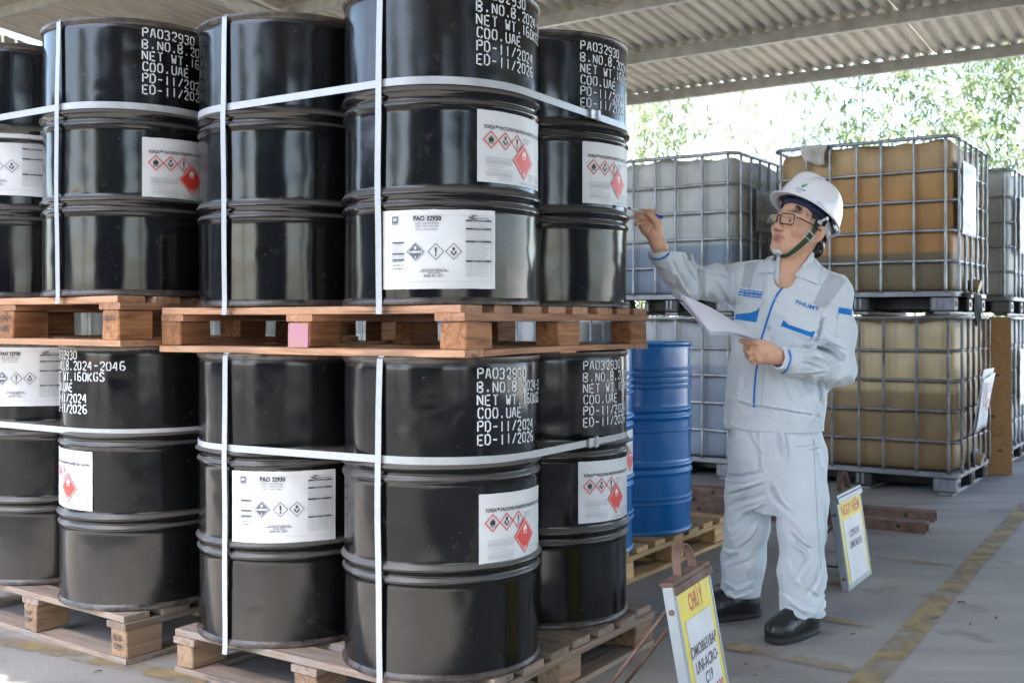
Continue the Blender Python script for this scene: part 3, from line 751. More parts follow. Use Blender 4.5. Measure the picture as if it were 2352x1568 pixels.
def hazard_art():
    W, H = 0.285, 0.197; p = Print2D()
    p.text('FORSA™ PAO32930 PARAFFIN INHIBITOR', 0.020, -0.046, 0.0142, M_ink, align='LEFT', bold=0.00035, sx=0.80)
    p.text('UN1993', 0.236, -0.046, 0.0142, M_ink, align='LEFT', bold=0.0003, sx=0.80)
    for x in (0.042, 0.090, 0.137): p.ring(x, -0.080, 0.0255, 0.0030, M_red)
    p.flame(0.042, -0.078, 0.021, M_ink); p.bust(0.090, -0.079, 0.021, M_ink, M_white_ink); p.bang(0.137, -0.081, 0.027, M_ink)
    p.diamond(0.168, -0.128, 0.050, M_red, 2); p.ring(0.168, -0.128, 0.0455, 0.0016, M_white_ink, 3)
    p.flame(0.168, -0.107, 0.023, M_white_ink, 3); p.flame(0.168, -0.113, 0.008, M_red, 4, bar=False); p.text('3', 0.168, -0.163, 0.016, M_white_ink, 3, bold=0.0005)
    for i, t in enumerate(('FLAMMABLE LIQUID,', 'N.O.S. (contains xylene', '& ethylbenzene)')): p.text(t, 0.161, -0.064 - i * 0.0055, 0.0052, M_grey_ink, align='LEFT', sx=0.85)
    p.lines(0.026, -0.1285, 0.118, 2, 0.0032, M_pale_ink, 0.0011, 0.05); p.lines(0.026, -0.1365, 0.118, 4, 0.003, M_pale_ink, 0.0015, 0.03)
    p.lines(0.026, -0.1515, 0.098, 2, 0.0032, M_pale_ink, 0.0010); p.lines(0.030, -0.1610, 0.120, 2, 0.003, M_pale_ink, 0.0010, 0.1)
    p.lines(0.028, -0.1700, 0.120, 4, 0.003, M_pale_ink, 0.0013, 0.03); p.lines(0.065, -0.1835, 0.120, 3, 0.0034, M_pale_ink, 0.0010, 0.1)
    p.lines(0.192, -0.163, 0.228, 1, 0.003, M_grey_ink, 0.0014, 0.0); p.lines(0.192, -0.169, 0.222, 4, 0.0034, M_pale_ink, 0.0011, 0.3)
    p.frame(0.150, -0.191, 0.262, -0.186, 0.0004, M_grey_ink); p.lines(0.152, -0.189, 0.26, 1, 0.003, M_pale_ink, 0.0011, 0.0)
    p.text('Baker', 0.245, -0.166, 0.0062, M_grey_ink, align='LEFT', bold=0.0001); p.text('Hughes', 0.245, -0.173, 0.0062, M_grey_ink, align='LEFT', bold=0.0001)
    M_teal = mat('ink_teal', (0.03, 0.36, 0.34), 0.5); p.poly([(0.262, -0.160), (0.272, -0.166), (0.262, -0.172), (0.266, -0.166)], M_teal)
    return p, W, H
def product_art():
    W, H = 0.322, 0.214; p = Print2D(); k = W / 1920
    X = lambda z: (z - 60) * k
    Y = lambda z: -(z - 88) * H / 1425
    p.frame(X(240), Y(1385), X(1915), Y(190), 0.0004, M_grey_ink)
    p.rect(X(240), Y(322), X(350), Y(202), M_grey_ink); p.rect(X(262), Y(285), X(328), Y(230), M_pale_ink, 2); p.text('PVFCCo', X(298), Y(345), 0.0056, M_ink, bold=0.0001)
    # serif-like title: upright strokes plus feet
    p.text('PAO 32930', X(835), Y(252), 0.0185, M_ink, bold=0.0006, sx=0.86)
    for i, t in enumerate(('CHẤT GIẢM ĐỘ ĐÔNG', 'CHẤT LỎNG DỄ CHÁY', 'N.O.S. ( chứa: Xylene )')): p.text(t, X(832), Y(338 + 51 * i), 0.0074, M_grey_ink, sx=0.84)
    d = 150 * k
    p.diamond(X(645), Y(845), d, M_grey_ink); p.ring(X(645), Y(845), d * 0.9, 0.0007, M_white_ink, 2); p.flame(X(645), Y(768), 0.0085, M_white_ink, 2)
    p.text('FLAMMABLE', X(645), Y(848), 0.0085, M_white_ink, 2, bold=0.0002, sx=0.82); p.text('3', X(645), Y(945), 0.0092, M_white_ink, 2, bold=0.0002)
    p.ring(X(975), Y(845), 136 * k, 0.0018, M_grey_ink); p.bang(X(975), Y(848), 0.024, M_ink)
    p.ring(X(1262), Y(842), 138 * k, 0.0018, M_grey_ink); p.bust(X(1262), Y(842), 0.019, M_ink, M_white_ink)
    for i, t in enumerate(('HÓA CHẤT ĐƯỢC PHÂN LOẠI', 'HÀNG HÓA NGUY HIỂM THEO IMDG', 'LIÊN LẠC KHẨN:')): p.text(t, X(950), Y(1167 + 31 * i), 0.0046, M_ink, bold=0.00012)
    p.text('0254 351 5571', X(945), Y(1281), 0.0098, M_ink, bold=0.0001, sx=0.92)
    for q in range(4): p.rect(X(1555 + q * 24), Y(212), X(1572 + q * 24), Y(180), M_grey_ink)
    p.text('BAKER', X(1552), Y(227), 0.0054, M_ink, bold=0.00022); p.text('HUGHES', X(1587), Y(252), 0.0054, M_ink, bold=0.00022); p.text('Baker Petrolite', X(1760), Y(236), 0.0058, M_grey_ink, bold=0.0001)
    p.frame(X(1460), Y(1282), X(1897), Y(272), 0.0004, M_grey_ink); p.rect(X(1625), Y(1282), X(1628), Y(1035), M_grey_ink)
    for y, t in ((285, 'MỐI NGUY HẠI SƠ CẤP'), (433, 'BẢO HỘ CÁ NHÂN'), (662, 'SƠ CẤP CỨU'), (1017, 'Biện pháp      Cháy nổ')):
        p.rect(X(1460), Y(y + 15), X(1897), Y(y - 15), M_ink, 2); p.text(t, X(1680), Y(y), 0.0040, M_white_ink, 3)
    for y0, n in ((335, 4), (472, 7), (712, 11)): p.lines(X(1473), Y(y0), X(1890), n, 25 * k, M_pale_ink, 0.0014, 0.3)
    p.lines(X(1473), Y(1062), X(1618), 9, 24 * k, M_pale_ink, 0.0014, 0.3); p.lines(X(1640), Y(1066), X(1885), 8, 24 * k, M_pale_ink, 0.0014, 0.3)
    p.frame(X(252), Y(1155), X(457), Y(665), 0.0004, M_grey_ink)
    for y in (675, 876, 986): p.rect(X(252), Y(y + 13), X(457), Y(y - 11), M_ink, 2)
    p.lines(X(262), Y(708), X(445), 6, 25 * k, M_pale_ink, 0.0014, 0.3); p.lines(X(262), Y(905), X(445), 3, 25 * k, M_pale_ink, 0.0014, 0.2)
    for i, t in enumerate(('Số UN : 1993', 'Hạng IMDG : III', 'Nhóm IMDG : 3')): p.text(t, X(262), Y(1022 + 60 * i), 0.0046, M_ink, align='LEFT', bold=0.0001)
    return p, W, H
stencil_me = stencil_art().wrap('stencil_marking', on_drum(DR + 0.0004), 0.012)
hz, HW, HH = hazard_art(); hazard_paper = label_paper(HW, HH, DR + 0.0012, 'h'); hazard_print = hz.wrap('print', on_drum(DR + 0.0026), 0.010)
pz, PW, PH = product_art(); product_paper = label_paper(PW, PH, DR + 0.0012, 'p'); product_print = pz.wrap('print', on_drum(DR + 0.0026), 0.010)

# ------------------------------------------------------------------ steel drums
M_black = drum_paint('drum_black', (0.0040, 0.0044, 0.0052), (0.15, 0.135, 0.12), 0.13, 0.42)
M_blue = drum_paint('drum_blue', (0.0005, 0.125, 0.37), (0.05, 0.19, 0.38), 0.20, 0.42)
DH = 0.88
def drum_profile(hoops=(0.297, 0.572)):
    pr = []
    z = 0.018
    zs = list(np.linspace(0.018, 0.862, 150))
    for z in zs:
        r = DR
        for h in hoops:
            # double bead: large upper roll, groove, smaller lower roll
            r += 0.0115 * math.exp(-((z - h - 0.006) / 0.0095) ** 2) + 0.0075 * math.exp(-((z - h + 0.028) / 0.008) ** 2) - 0.003 * math.exp(-((z - h + 0.012) / 0.006) ** 2)
        if z > 0.85: r -= 0.002 * (z - 0.85) / 0.012
        pr.append((r, z))
    # thin out straight runs
    out = [pr[0]]
    for i in range(1, len(pr) - 1):
        if abs(pr[i + 1][0] - 2 * pr[i][0] + pr[i - 1][0]) > 1e-6 or i % 2 == 0: out.append(pr[i])
    out.append(pr[-1]); return out
def make_drum_meshes(m, hoops=(0.297, 0.572), chime=None):
    mb = MB(); mb.lathe(drum_profile(hoops), m, 96, False); shell = mb.mesh('shell', smooth=True, angle=60); pm = m; m = chime or m
    mb = MB(); mb.lathe([(0.02, 0.858), (0.272, 0.858), (0.279, 0.862), (0.281, 0.874), (0.283, 0.8785), (0.287, 0.88), (0.2905, 0.8785), (0.2915, 0.873), (0.289, 0.866), (0.2845, 0.861)], m, 96, False)
    mb.add([(0.02 * math.cos(k), 0.02 * math.sin(k), 0.858) for k in [i * 2 * math.pi / 12 for i in range(12)]], [tuple(range(12))], m)
    top = mb.mesh('top_chime', smooth=True, angle=50)
    mb = MB(); mb.lathe([(0.2845, 0.021), (0.2895, 0.014), (0.2918, 0.007), (0.2908, 0.0015), (0.287, 0.0), (0.281, 0.004), (0.278, 0.012), (0.02, 0.012)], m, 96, False); bot = mb.mesh('bottom_chime', smooth=True, angle=50)
    m = pm
    mb = MB(); mb.lathe([(0.036, 0.858), (0.036, 0.868), (0.031, 0.872), (0.006, 0.872)], m, 20, True, (0.20, 0, 0)); bung = mb.mesh('bung', smooth=True, angle=40)
    mb = MB(); mb.tube([(0.0, DR - 0.0002, 0.02 + 0.84 * i / 40) for i in range(41)], 0.0012, m, 5); seam = mb.mesh('seam', smooth=True)
    return shell, top, bot, bung, seam
M_chime = mat('drum_chime', (0.012, 0.012, 0.013), 0.32, 0, 0.4, 28, 0.2, 120, col2=(0.085, 0.062, 0.048), rvar=0.15)
BLK = make_drum_meshes(M_black, chime=M_chime); BLU = make_drum_meshes(M_blue, (0.31, 0.565))
DRUMGROUP = 'black steel drums stacked on pallets'
def dented(me, seed):
    """a shell of its own: slightly out of round, with a few shallow knocks"""
    m = me.copy(); co = np.empty(len(m.vertices) * 3, np.float32); m.vertices.foreach_get('co', co); co = co.reshape(-1, 3).astype(np.float64); rs = random.Random(seed)
    a = np.arctan2(co[:, 0], -co[:, 1]); r = np.hypot(co[:, 0], co[:, 1]); z = co[:, 2]
    f1, f2, f3 = [rs.uniform(0, 6.28) for _ in range(3)]
    inn = 0.0007 * (1 - np.cos(2 * a + f1)) * .5 + 0.0006 * (1 - np.cos(5 * a + 7 * z + f2)) * .5 + 0.0005 * (1 - np.cos(9 * a - 11 * z + f3)) * .5
    for _ in range(9):
        a0, z0, s, h = rs.uniform(-1.5, 1.5), rs.uniform(0.05, 0.84), rs.uniform(0.012, 0.035), rs.uniform(0.0007, 0.0020)
        inn += h * np.exp(-(((a - a0) * DR) ** 2 + ((z - z0) * 1.3) ** 2) / (s * s))
    k = (r - inn) / r; co[:, 0] *= k; co[:, 1] *= k; m.vertices.foreach_set('co', co.astype(np.float32).ravel()); m.update(); return m
_tilt = random.Random(31)
def skewed(me, k):
    """the same paper stuck on a little out of level"""
    m = me.copy(); co = np.empty(len(m.vertices) * 3, np.float32); m.vertices.foreach_get('co', co); co = co.reshape(-1, 3)
    co[:, 2] += k * DR * np.arctan2(co[:, 0], -co[:, 1]); m.vertices.foreach_set('co', co.ravel()); m.update(); return m
def drum(pos, label, items=(), meshes=BLK, group=DRUMGROUP, seam=40):
    """items: (kind, angle of its left edge from the side facing the camera in degrees, local z of its top)"""
    p = Vector(pos); r = empty('steel_drum', p, -math.atan2(p.x, p.y)); tag(r, label, 'drum', group)      # local -Y looks at the camera
    meshes = (dented(meshes[0], hash(label) % 9973 if False else len(label) * 37 + int(p.x * 1000) % 991),) + tuple(meshes[1:])
    for nme, me in zip(('shell', 'top_chime', 'bottom_chime', 'bung', 'seam'), meshes):
        ob(nme, me, r, rotz=R(seam) if nme == 'seam' else R(70) if nme == 'bung' else 0)
    for kind, ang, z in items:
        k = _tilt.uniform(-0.022, 0.022)
        if kind == 's': ob('stencil_marking', skewed(stencil_me, k), r, (0, 0, z), R(ang))
        elif kind == 'h':
            l = ob('hazard_label', skewed(hazard_paper, k), r, (0, 0, z), R(ang)); l['label'] = 'white label with red hazard diamonds'; ob('print', skewed(hazard_print, k), l)
        else:
            l = ob('product_label', skewed(product_paper, k * .6), r, (0, 0, z), R(ang)); l['label'] = 'white product label with black hazard diamonds'; ob('print', skewed(product_print, k * .6), l)
    return r
AX = Vector((0.5225, 0.853, 0)).normalized(); BX = Vector((-0.847, 0.531, 0)).normalized()
BX = (BX - AX * BX.dot(AX)).normalized()
PZ1, PZ2 = 0.140, 0.158                 # pallet heights of the near and the far stack
F = Vector((-0.208, 3.25, 0)); Ld = F + BX * 0.601; Rd = F + AX * 0.601
lo1 = Vector((0, 0, PZ1 + 0.001)); up1 = Vector((0, 0, 2 * PZ1 + DH + 0.003))
lo2 = Vector((0, 0, PZ2 + 0.001)); up2 = Vector((0, 0, 2 * PZ2 + DH + 0.003))
drum(F + lo1, 'dented lower front drum with stencilled text, red diamond label and two white straps', (('s', 20, 0.835), ('h', 20.5, 0.506)))
drum(Ld + lo1, 'lower drum with centred product label in black print, next to the front drum', (('p', -36.5, 0.530),))
drum(Rd + lo1, 'lower drum with stencilled text under the pallet end, beside the blue drums', (('s', 27, 0.835), ('h', 23, 0.530)))
drum(F + up1, 'upper front drum with both labels, taller than the picture top', (('s', 19.5, 0.850), ('h', 19.5, 0.533), ('p', -34, 0.256)))
drum(Ld + up1, 'upper drum without labels, crossed by two white straps', ())
drum(Rd + up1, 'upper drum with text and red diamond label, next to the worker\'s raised pen', (('s', 25, 0.835), ('h', 26, 0.530)))
Mlo = Vector((-1.308, 3.92, 0)); Mup = Vector((-1.296, 3.75, 0)); B2 = Vector((-0.808, 0.589, 0)); A2 = Vector((0.589, 0.808, 0))
Nlo = Mlo + B2 * 0.601; Nup = Mup + BX * 0.601
drum(Mlo + lo2, 'lower drum of the far stack with a single horizontal strap and half-turned label', (('s', -86, 0.845), ('h', -93, 0.530)))
drum(Nlo + lo2, 'lower drum at the picture edge with product label above a second label', (('p', -55, 0.865), ('h', -98, 0.535)))
drum(Mup + up2, 'upper drum of the far stack with text, red diamond label and vertical strap', (('s', 6, 0.838), ('h', 5.5, 0.505)))
drum(Nup + up2, 'upper drum cut by the picture edge, its product label half in view', (('p', -48, 0.57),), seam=-8 + 180)

# ------------------------------------------------------------------ pallets
W_new = wood('wood_upper', (0.40, 0.215, 0.13), (0.26, 0.13, 0.075), 0, dirt=(0.22, 0.16, 0.12))
W_newy = wood('wood_upper_y', (0.46, 0.27, 0.17), (0.33, 0.175, 0.10), 1, dirt=(0.25, 0.18, 0.13))
W_block = wood('wood_block', (0.38, 0.19, 0.095), (0.22, 0.10, 0.05), 0, dirt=(0.16, 0.09, 0.05), dirtamt=0.25)
W_old = wood('wood_lower', (0.33, 0.25, 0.195), (0.22, 0.16, 0.12), 0, dirt=(0.23, 0.215, 0.20), dirtamt=0.45)
W_oldy = wood('wood_lower_y', (0.35, 0.275, 0.22), (0.25, 0.19, 0.15), 1, dirt=(0.27, 0.26, 0.245), dirtamt=0.45)
W_oldb = wood('wood_lower_block', (0.37, 0.25, 0.16), (0.25, 0.16, 0.10), 0, dirt=(0.22, 0.20, 0.18), dirtamt=0.35)
W_pine = wood('wood_pine', (0.55, 0.37, 0.19), (0.44, 0.27, 0.12), 0, dirt=(0.35, 0.25, 0.15), dirtamt=0.2)
W_piney = wood('wood_pine_y', (0.55, 0.37, 0.19), (0.44, 0.27, 0.12), 1, dirt=(0.35, 0.25, 0.15), dirtamt=0.2)
M_pink = mat('pink_chalk_paint', (0.42, 0.19, 0.29), 0.8, 0, 0.4, 45, 0.2, 90, col2=(0.40, 0.22, 0.17), stretch=(1, 1, 0.4))
M_nail = mat('nail', (0.2, 0.18, 0.16), 0.6, 0.6)
def board(parent, name, c, d, m, seed):
    """sawn board with chipped edges: a chamfered box with a slight bow and uneven ends"""
    random.seed(seed); mb = MB()
    ax = 0 if d[0] > d[1] else 1; bow = random.uniform(-0.003, 0.003) if d[ax] > 0.5 else 0; n = 5 if d[ax] > 0.5 else 1
    vs = []; ch = 0.0022
    for i in range(n + 1):
        t = i / n - 0.5; s = t * d[ax] + (random.uniform(-.006, .006) if i in (0, n) else 0)
        h = d[2] / 2; w = d[1 - ax] / 2 + random.uniform(-.0015, .0015); zb = bow * (1 - 4 * t * t) + random.uniform(-.0008, .0008)
        prof = [(-w + ch, -h), (w - ch, -h), (w, -h + ch), (w, h - ch), (w - ch, h), (-w + ch, h), (-w, h - ch), (-w, -h + ch)]
        for a, b in prof: vs.append((s, a, b + zb) if ax == 0 else (a, s, b + zb))
    fs = [(i * 8 + k, i * 8 + (k + 1) % 8, (i + 1) * 8 + (k + 1) % 8, (i + 1) * 8 + k) for i in range(n) for k in range(8)] + [tuple(range(8)), tuple(n * 8 + k for k in range(8))]
    mb.add(vs, fs, m); return mb.build(name, parent, loc=c)
def pallet(corner, ax, ay, lx, ly, H, mats, label, seed, group='wooden pallets under the drums', skip=(), nb=8, pink=None, ovr=0.0):
    """local x along ax, y along ay, near corner at the origin; deck boards along y, cross boards along x"""
    md, mc, mbk, mbt = mats; z0 = corner[2]
    r = empty('wooden_pallet', corner, math.atan2(ax.y, ax.x)); tag(r, label, 'pallet', group)
    td, tc, tb = 0.0215, 0.0215, 0.020; hb = H - td - tc - tb - 0.0012
    rs = random.Random(seed); wd = 0.103
    for i in range(nb):
        x = wd / 2 + (lx - wd) * i / (nb - 1) + rs.uniform(-.008, .008) * (0 < i < nb - 1)
        board(r, 'deck_board', (x, ly / 2 + rs.uniform(-.008, .008), H - td / 2), (wd * rs.uniform(.92, 1.05), ly - rs.uniform(0, .02), td), md, seed * 97 + i)
    for i, y in enumerate((0.05, ly / 2, ly - 0.05)):
        board(r, 'cross_board', (lx / 2, y, H - td - tc / 2 - .0004), (lx, 0.10, tc), mc, seed * 131 + i)
        board(r, 'bottom_board', (lx / 2, y, tb / 2), (lx - 0.19, 0.095, tb - 0.002), mbt, seed * 151 + i) if i != 1 else None
    for i, x in enumerate((0.05, lx / 2, lx - 0.05)):
        board(r, 'bottom_board', (x, ly / 2, tb / 2), (0.098, ly + ovr, tb), md if md in (W_newy, W_oldy) else md, seed * 171 + i)
        for j, y in enumerate((0.044, ly / 2, ly - 0.044)):
            random.seed(seed * 7 + i * 3 + j); mb = MB()
            bx_, by_ = 0.135 * rs.uniform(.95, 1.05), 0.082 * rs.uniform(.95, 1.05)
            cx = x if i == 1 else (bx_ / 2 + .002 if i == 0 else lx - bx_ / 2 - .002)
            mb.bevbox((0, 0, 0), (bx_, by_, hb - .0006), mbk, 0.004, 0.0022)
            o = mb.build('block', r, loc=(cx, y, tb + hb / 2))
            if pink == (i, j):
                o['label'] = 'block with pink paint on its end face'; pm = MB()
                pm.bevbox((-bx_ / 2 - 0.0012, 0.002, -0.002), (0.002, by_ * 0.92, hb * 0.93), M_pink, 0.0008, 0.001); pm.build('paint_patch', o)
    for i in range(nb):
        for y in (0.04, 0.06, ly - 0.05):
            pass
    return r
def stamp(pal, block_xy, lines, size, z):
    p = Print2D()
    for i, t in enumerate(lines): p.text(t, 0, -i * size * 1.1, size, M_ink, bold=0.0004)
    me = p.wrap('stamp', lambda u, v, l: Vector((-0.0035 - 0.0002 * l, -u, v)))
    ob('stamp', me, pal, (block_xy[0], block_xy[1], z))
LOW = (W_oldy, W_old, W_oldb, W_old); UPP = (W_newy, W_new, W_block, W_new); PIN = (W_piney, W_pine, W_pine, W_pine)
A1 = Vector((0.557, 0.83, 0)).normalized(); B1 = Vector((-A1.y, A1.x, 0))
pc1 = Vector((-1.076, 3.50, 0)) - B1 * 1.14
pallet(pc1, A1, B1, 1.12, 1.14, PZ1, LOW, 'weathered grey pallet on the floor under the front drums', 3)
p1u = pallet(Vector((-0.121, 2.88, PZ1 + DH + 0.002)), AX, BX, 1.15, 1.17, PZ1, UPP, 'reddish upper pallet with a pink painted block between the front drums', 5, pink=(0, 1))
pc2 = Vector((-1.252, 3.56, 0)); A2n = A2.normalized(); B2n = Vector((-A2n.y, A2n.x, 0))
p2l = pallet(pc2, A2n, B2n, 1.14, 1.14, PZ2, LOW, 'weathered pallet with stamped blocks on the floor under the far stack', 8)
p2u = pallet(Vector((-1.208, 3.376, PZ2 + DH + 0.002)), AX, BX, 1.14, 1.15, PZ2, UPP, 'upper pallet with CP9 stamped block under the far stack', 12)
stamp(p2u, (0, 1.15 / 2), ('CP9', '66T'), 0.030, 0.088); stamp(p2u, (0, 0.044), ('50-23',), 0.024, 0.088)
stamp(p2l, (0, 0.044), ('EUR', 'CP9'), 0.026, 0.085); stamp(p2l, (0, 0.57), ('I-HT', 'CP9'), 0.022, 0.085)
stamp(ob('stamp_holder', bpy.data.meshes.new('none')), (0, 0), ('',), 0.02, 0) if False else None

# ------------------------------------------------------------------ straps
def hull(pts):
    pts = sorted(pts); 
    def half(P):
        h = []
        for p in P:
            while len(h) > 1 and (h[-1][0] - h[-2][0]) * (p[1] - h[-2][1]) - (h[-1][1] - h[-2][1]) * (p[0] - h[-2][0]) <= 0: h.pop()
            h.append(p)
        return h
    a, b = half(pts), half(pts[::-1]); return a[:-1] + b[:-1]
def strap_loop(centers, z, label, buckle=None, zfn=None):
    pts = []
    for c in centers:
        for k in range(96): pts.append((c.x + 0.2872 * math.cos(k * math.pi / 48), c.y + 0.2872 * math.sin(k * math.pi / 48)))
    h = hull(pts); n = len(h); cx = sum(p[0] for p in h) / n; cy = sum(p[1] for p in h) / n
    rs = random.Random(z)
    P = [Vector((x, y, z + 0.0025 * math.sin(3 * math.atan2(y - cy, x - cx)))) for x, y in h]; P.append(P[0])
    out = []
    for i, p in enumerate(P):
        t = P[(i + 1) % n] - P[(i - 1) % n]; t.z = 0; out.append(Vector((t.y, -t.x, 0)).normalized())
    mb = MB(); mb.ribbon(P, Vector((0, 0, 1)), 0.021, 0.0013, M_strap, out)
    r = mb.build('strap', smooth=True, angle=30); tag(r, label, 'strap', 'white plastic straps round the drums')
    if buckle:
        c, t, o = buckle; c = c + Vector((0, 0, z)); t = t.normalized(); o = o.normalized(); zv = Vector((0, 0, 1))
        Mx = Matrix(((*t, 0), (*o, 0), (*zv, 0), (0, 0, 0, 1))).transposed(); Mx.translation = c
        mb = MB(); mb.bevbox((-0.014, 0.005, 0), (0.038, 0.008, 0.030), M_galv, 0.002, 0, Mx); mb.bevbox((0.016, 0.007, 0.001), (0.020, 0.012, 0.036), M_galv, 0.003, 0, Mx)
        mb.tube([Mx @ Vector(q) for q in ((-.005, .008, .012), (.002, .014, -.016), (.012, .012, -.014), (.02, .009, .012))], 0.0018, M_galv, 6)
        mb.build('buckle', r)
    return r
q4 = Ld + AX * 0.601
t5 = F + (Rd - F) * 0.70 - BX * 0.2885
strap_loop([F, Ld, Rd, q4], up1.z + 0.604, 'white horizontal strap with metal buckle round the upper front drums', (t5, AX, -BX))
t6 = F + (Rd - F) * 0.68 - BX * 0.2885
strap_loop([F, Ld, Rd, q4], lo1.z + 0.598, 'white horizontal strap with metal buckle round the lower front drums', (t6, AX, -BX))
strap_loop([Mup, Nup, Mup + AX * 0.6, Nup + AX * 0.6], up2.z + 0.600, 'white horizontal strap round the upper drums of the far stack')
strap_loop([Mlo, Nlo, Mlo + A2 * 0.6, Nlo + A2 * 0.6], lo2.z + 0.590, 'white horizontal strap round the lower drums of the far stack')
def strap_vert(c, off, z0, label, span=0.601):
    """over the tops of two drums in a line along AX and under the deck"""
    base = c + BX * off; rr = lambda q: math.sqrt(max(q * q - off * off, 0)) + 0.0004
    e = [(-0.15, -0.025), (-rr(0.285) - 0.012, -0.025), (-rr(0.2915) - 0.003, 0.004), (-rr(0.2985), 0.295), (-rr(0.2985), 0.3), (-rr(0.2992), 0.562), (-rr(0.2992), 0.572), (-rr(0.293), 0.872), (-rr(0.288) + .002, 0.8825), (-rr(0.27) + .004, 0.8835)]
    f = [(span - a, z) for a, z in e[::-1]]
    pts = [base + AX * a + Vector((0, 0, z0 + z)) for a, z in e + f]
    # sub-divide so that bends stay local
    P = []
    for i in range(len(pts) - 1):
        n = max(1, int((pts[i + 1] - pts[i]).length / 0.06))
        P += [pts[i].lerp(pts[i + 1], k / n) for k in range(n)]
    P.append(pts[-1]); w_ = random.Random(int(z0 * 1000) + int(off * 1e4)); f_ = w_.uniform(0, 6)
    P = [q + BX * (0.0016 * math.sin(q.z * 7 + f_) + 0.0008 * math.sin(q.z * 19 + f_)) for q in P]
    mb = MB(); mb.ribbon(P, -BX, 0.020, 0.0012, M_strap); r = mb.build('strap', smooth=True, angle=30)
    tag(r, label, 'strap', 'white plastic straps round the drums')
strap_vert(F, 0.002, up1.z, 'white vertical strap down the upper front drum')
strap_vert(Ld, -0.008, up1.z, 'white vertical strap down the upper drum without labels')
strap_vert(F, 0.002, lo1.z, 'white vertical strap down the lower front drum')
strap_vert(Ld, -0.012, lo1.z, 'white vertical strap beside the product label of a lower drum')
strap_vert(Mup, -0.002, up2.z, 'white vertical strap down the upper drum of the far stack')
# ------------------------------------------------------------------ caged liquid tanks
def rrect(x0, y0, x1, y1, r, n=6):
    P = []
    for cx, cy, a0 in ((x1 - r, y0 + r, -90), (x1 - r, y1 - r, 0), (x0 + r, y1 - r, 90), (x0 + r, y0 + r, 180)):
        for k in range(n + 1):
            a = R(a0 + 90 * k / n); P.append((cx + r * math.cos(a), cy + r * math.sin(a)))
    return P
def subdiv_loop(P, n):
    out = []
    for i in range(len(P)):
        a, b = P[i], P[(i + 1) % len(P)]; L = math.hypot(b[0] - a[0], b[1] - a[1]); k = max(1, int(L / n))
        out += [(a[0] + (b[0] - a[0]) * j / k, a[1] + (b[1] - a[1]) * j / k) for j in range(k)]
    return out
M_cage = mat('cage_tube', (0.36, 0.385, 0.41), 0.38, 0.6, 0.4, 10, 0.05, 90, col2=(0.22, 0.235, 0.25), rvar=0.1)
M_cagedark = mat('cage_tube_dull', (0.22, 0.225, 0.23), 0.5, 0.5, 0.5, 8, 0.1, 90, col2=(0.12, 0.10, 0.09), rvar=0.1)
M_zinc = mat('zinc_sheet', (0.24, 0.25, 0.265), 0.5, 0.6, 0.4, 12, 0.1, 70, col2=(0.17, 0.17, 0.18))
M_foil = mat('clear_sleeve', (0.42, 0.46, 0.47), 0.28, 0.0, 0.3, 14, 0.6, 26, col2=(0.24, 0.28, 0.29), coat=0.15)
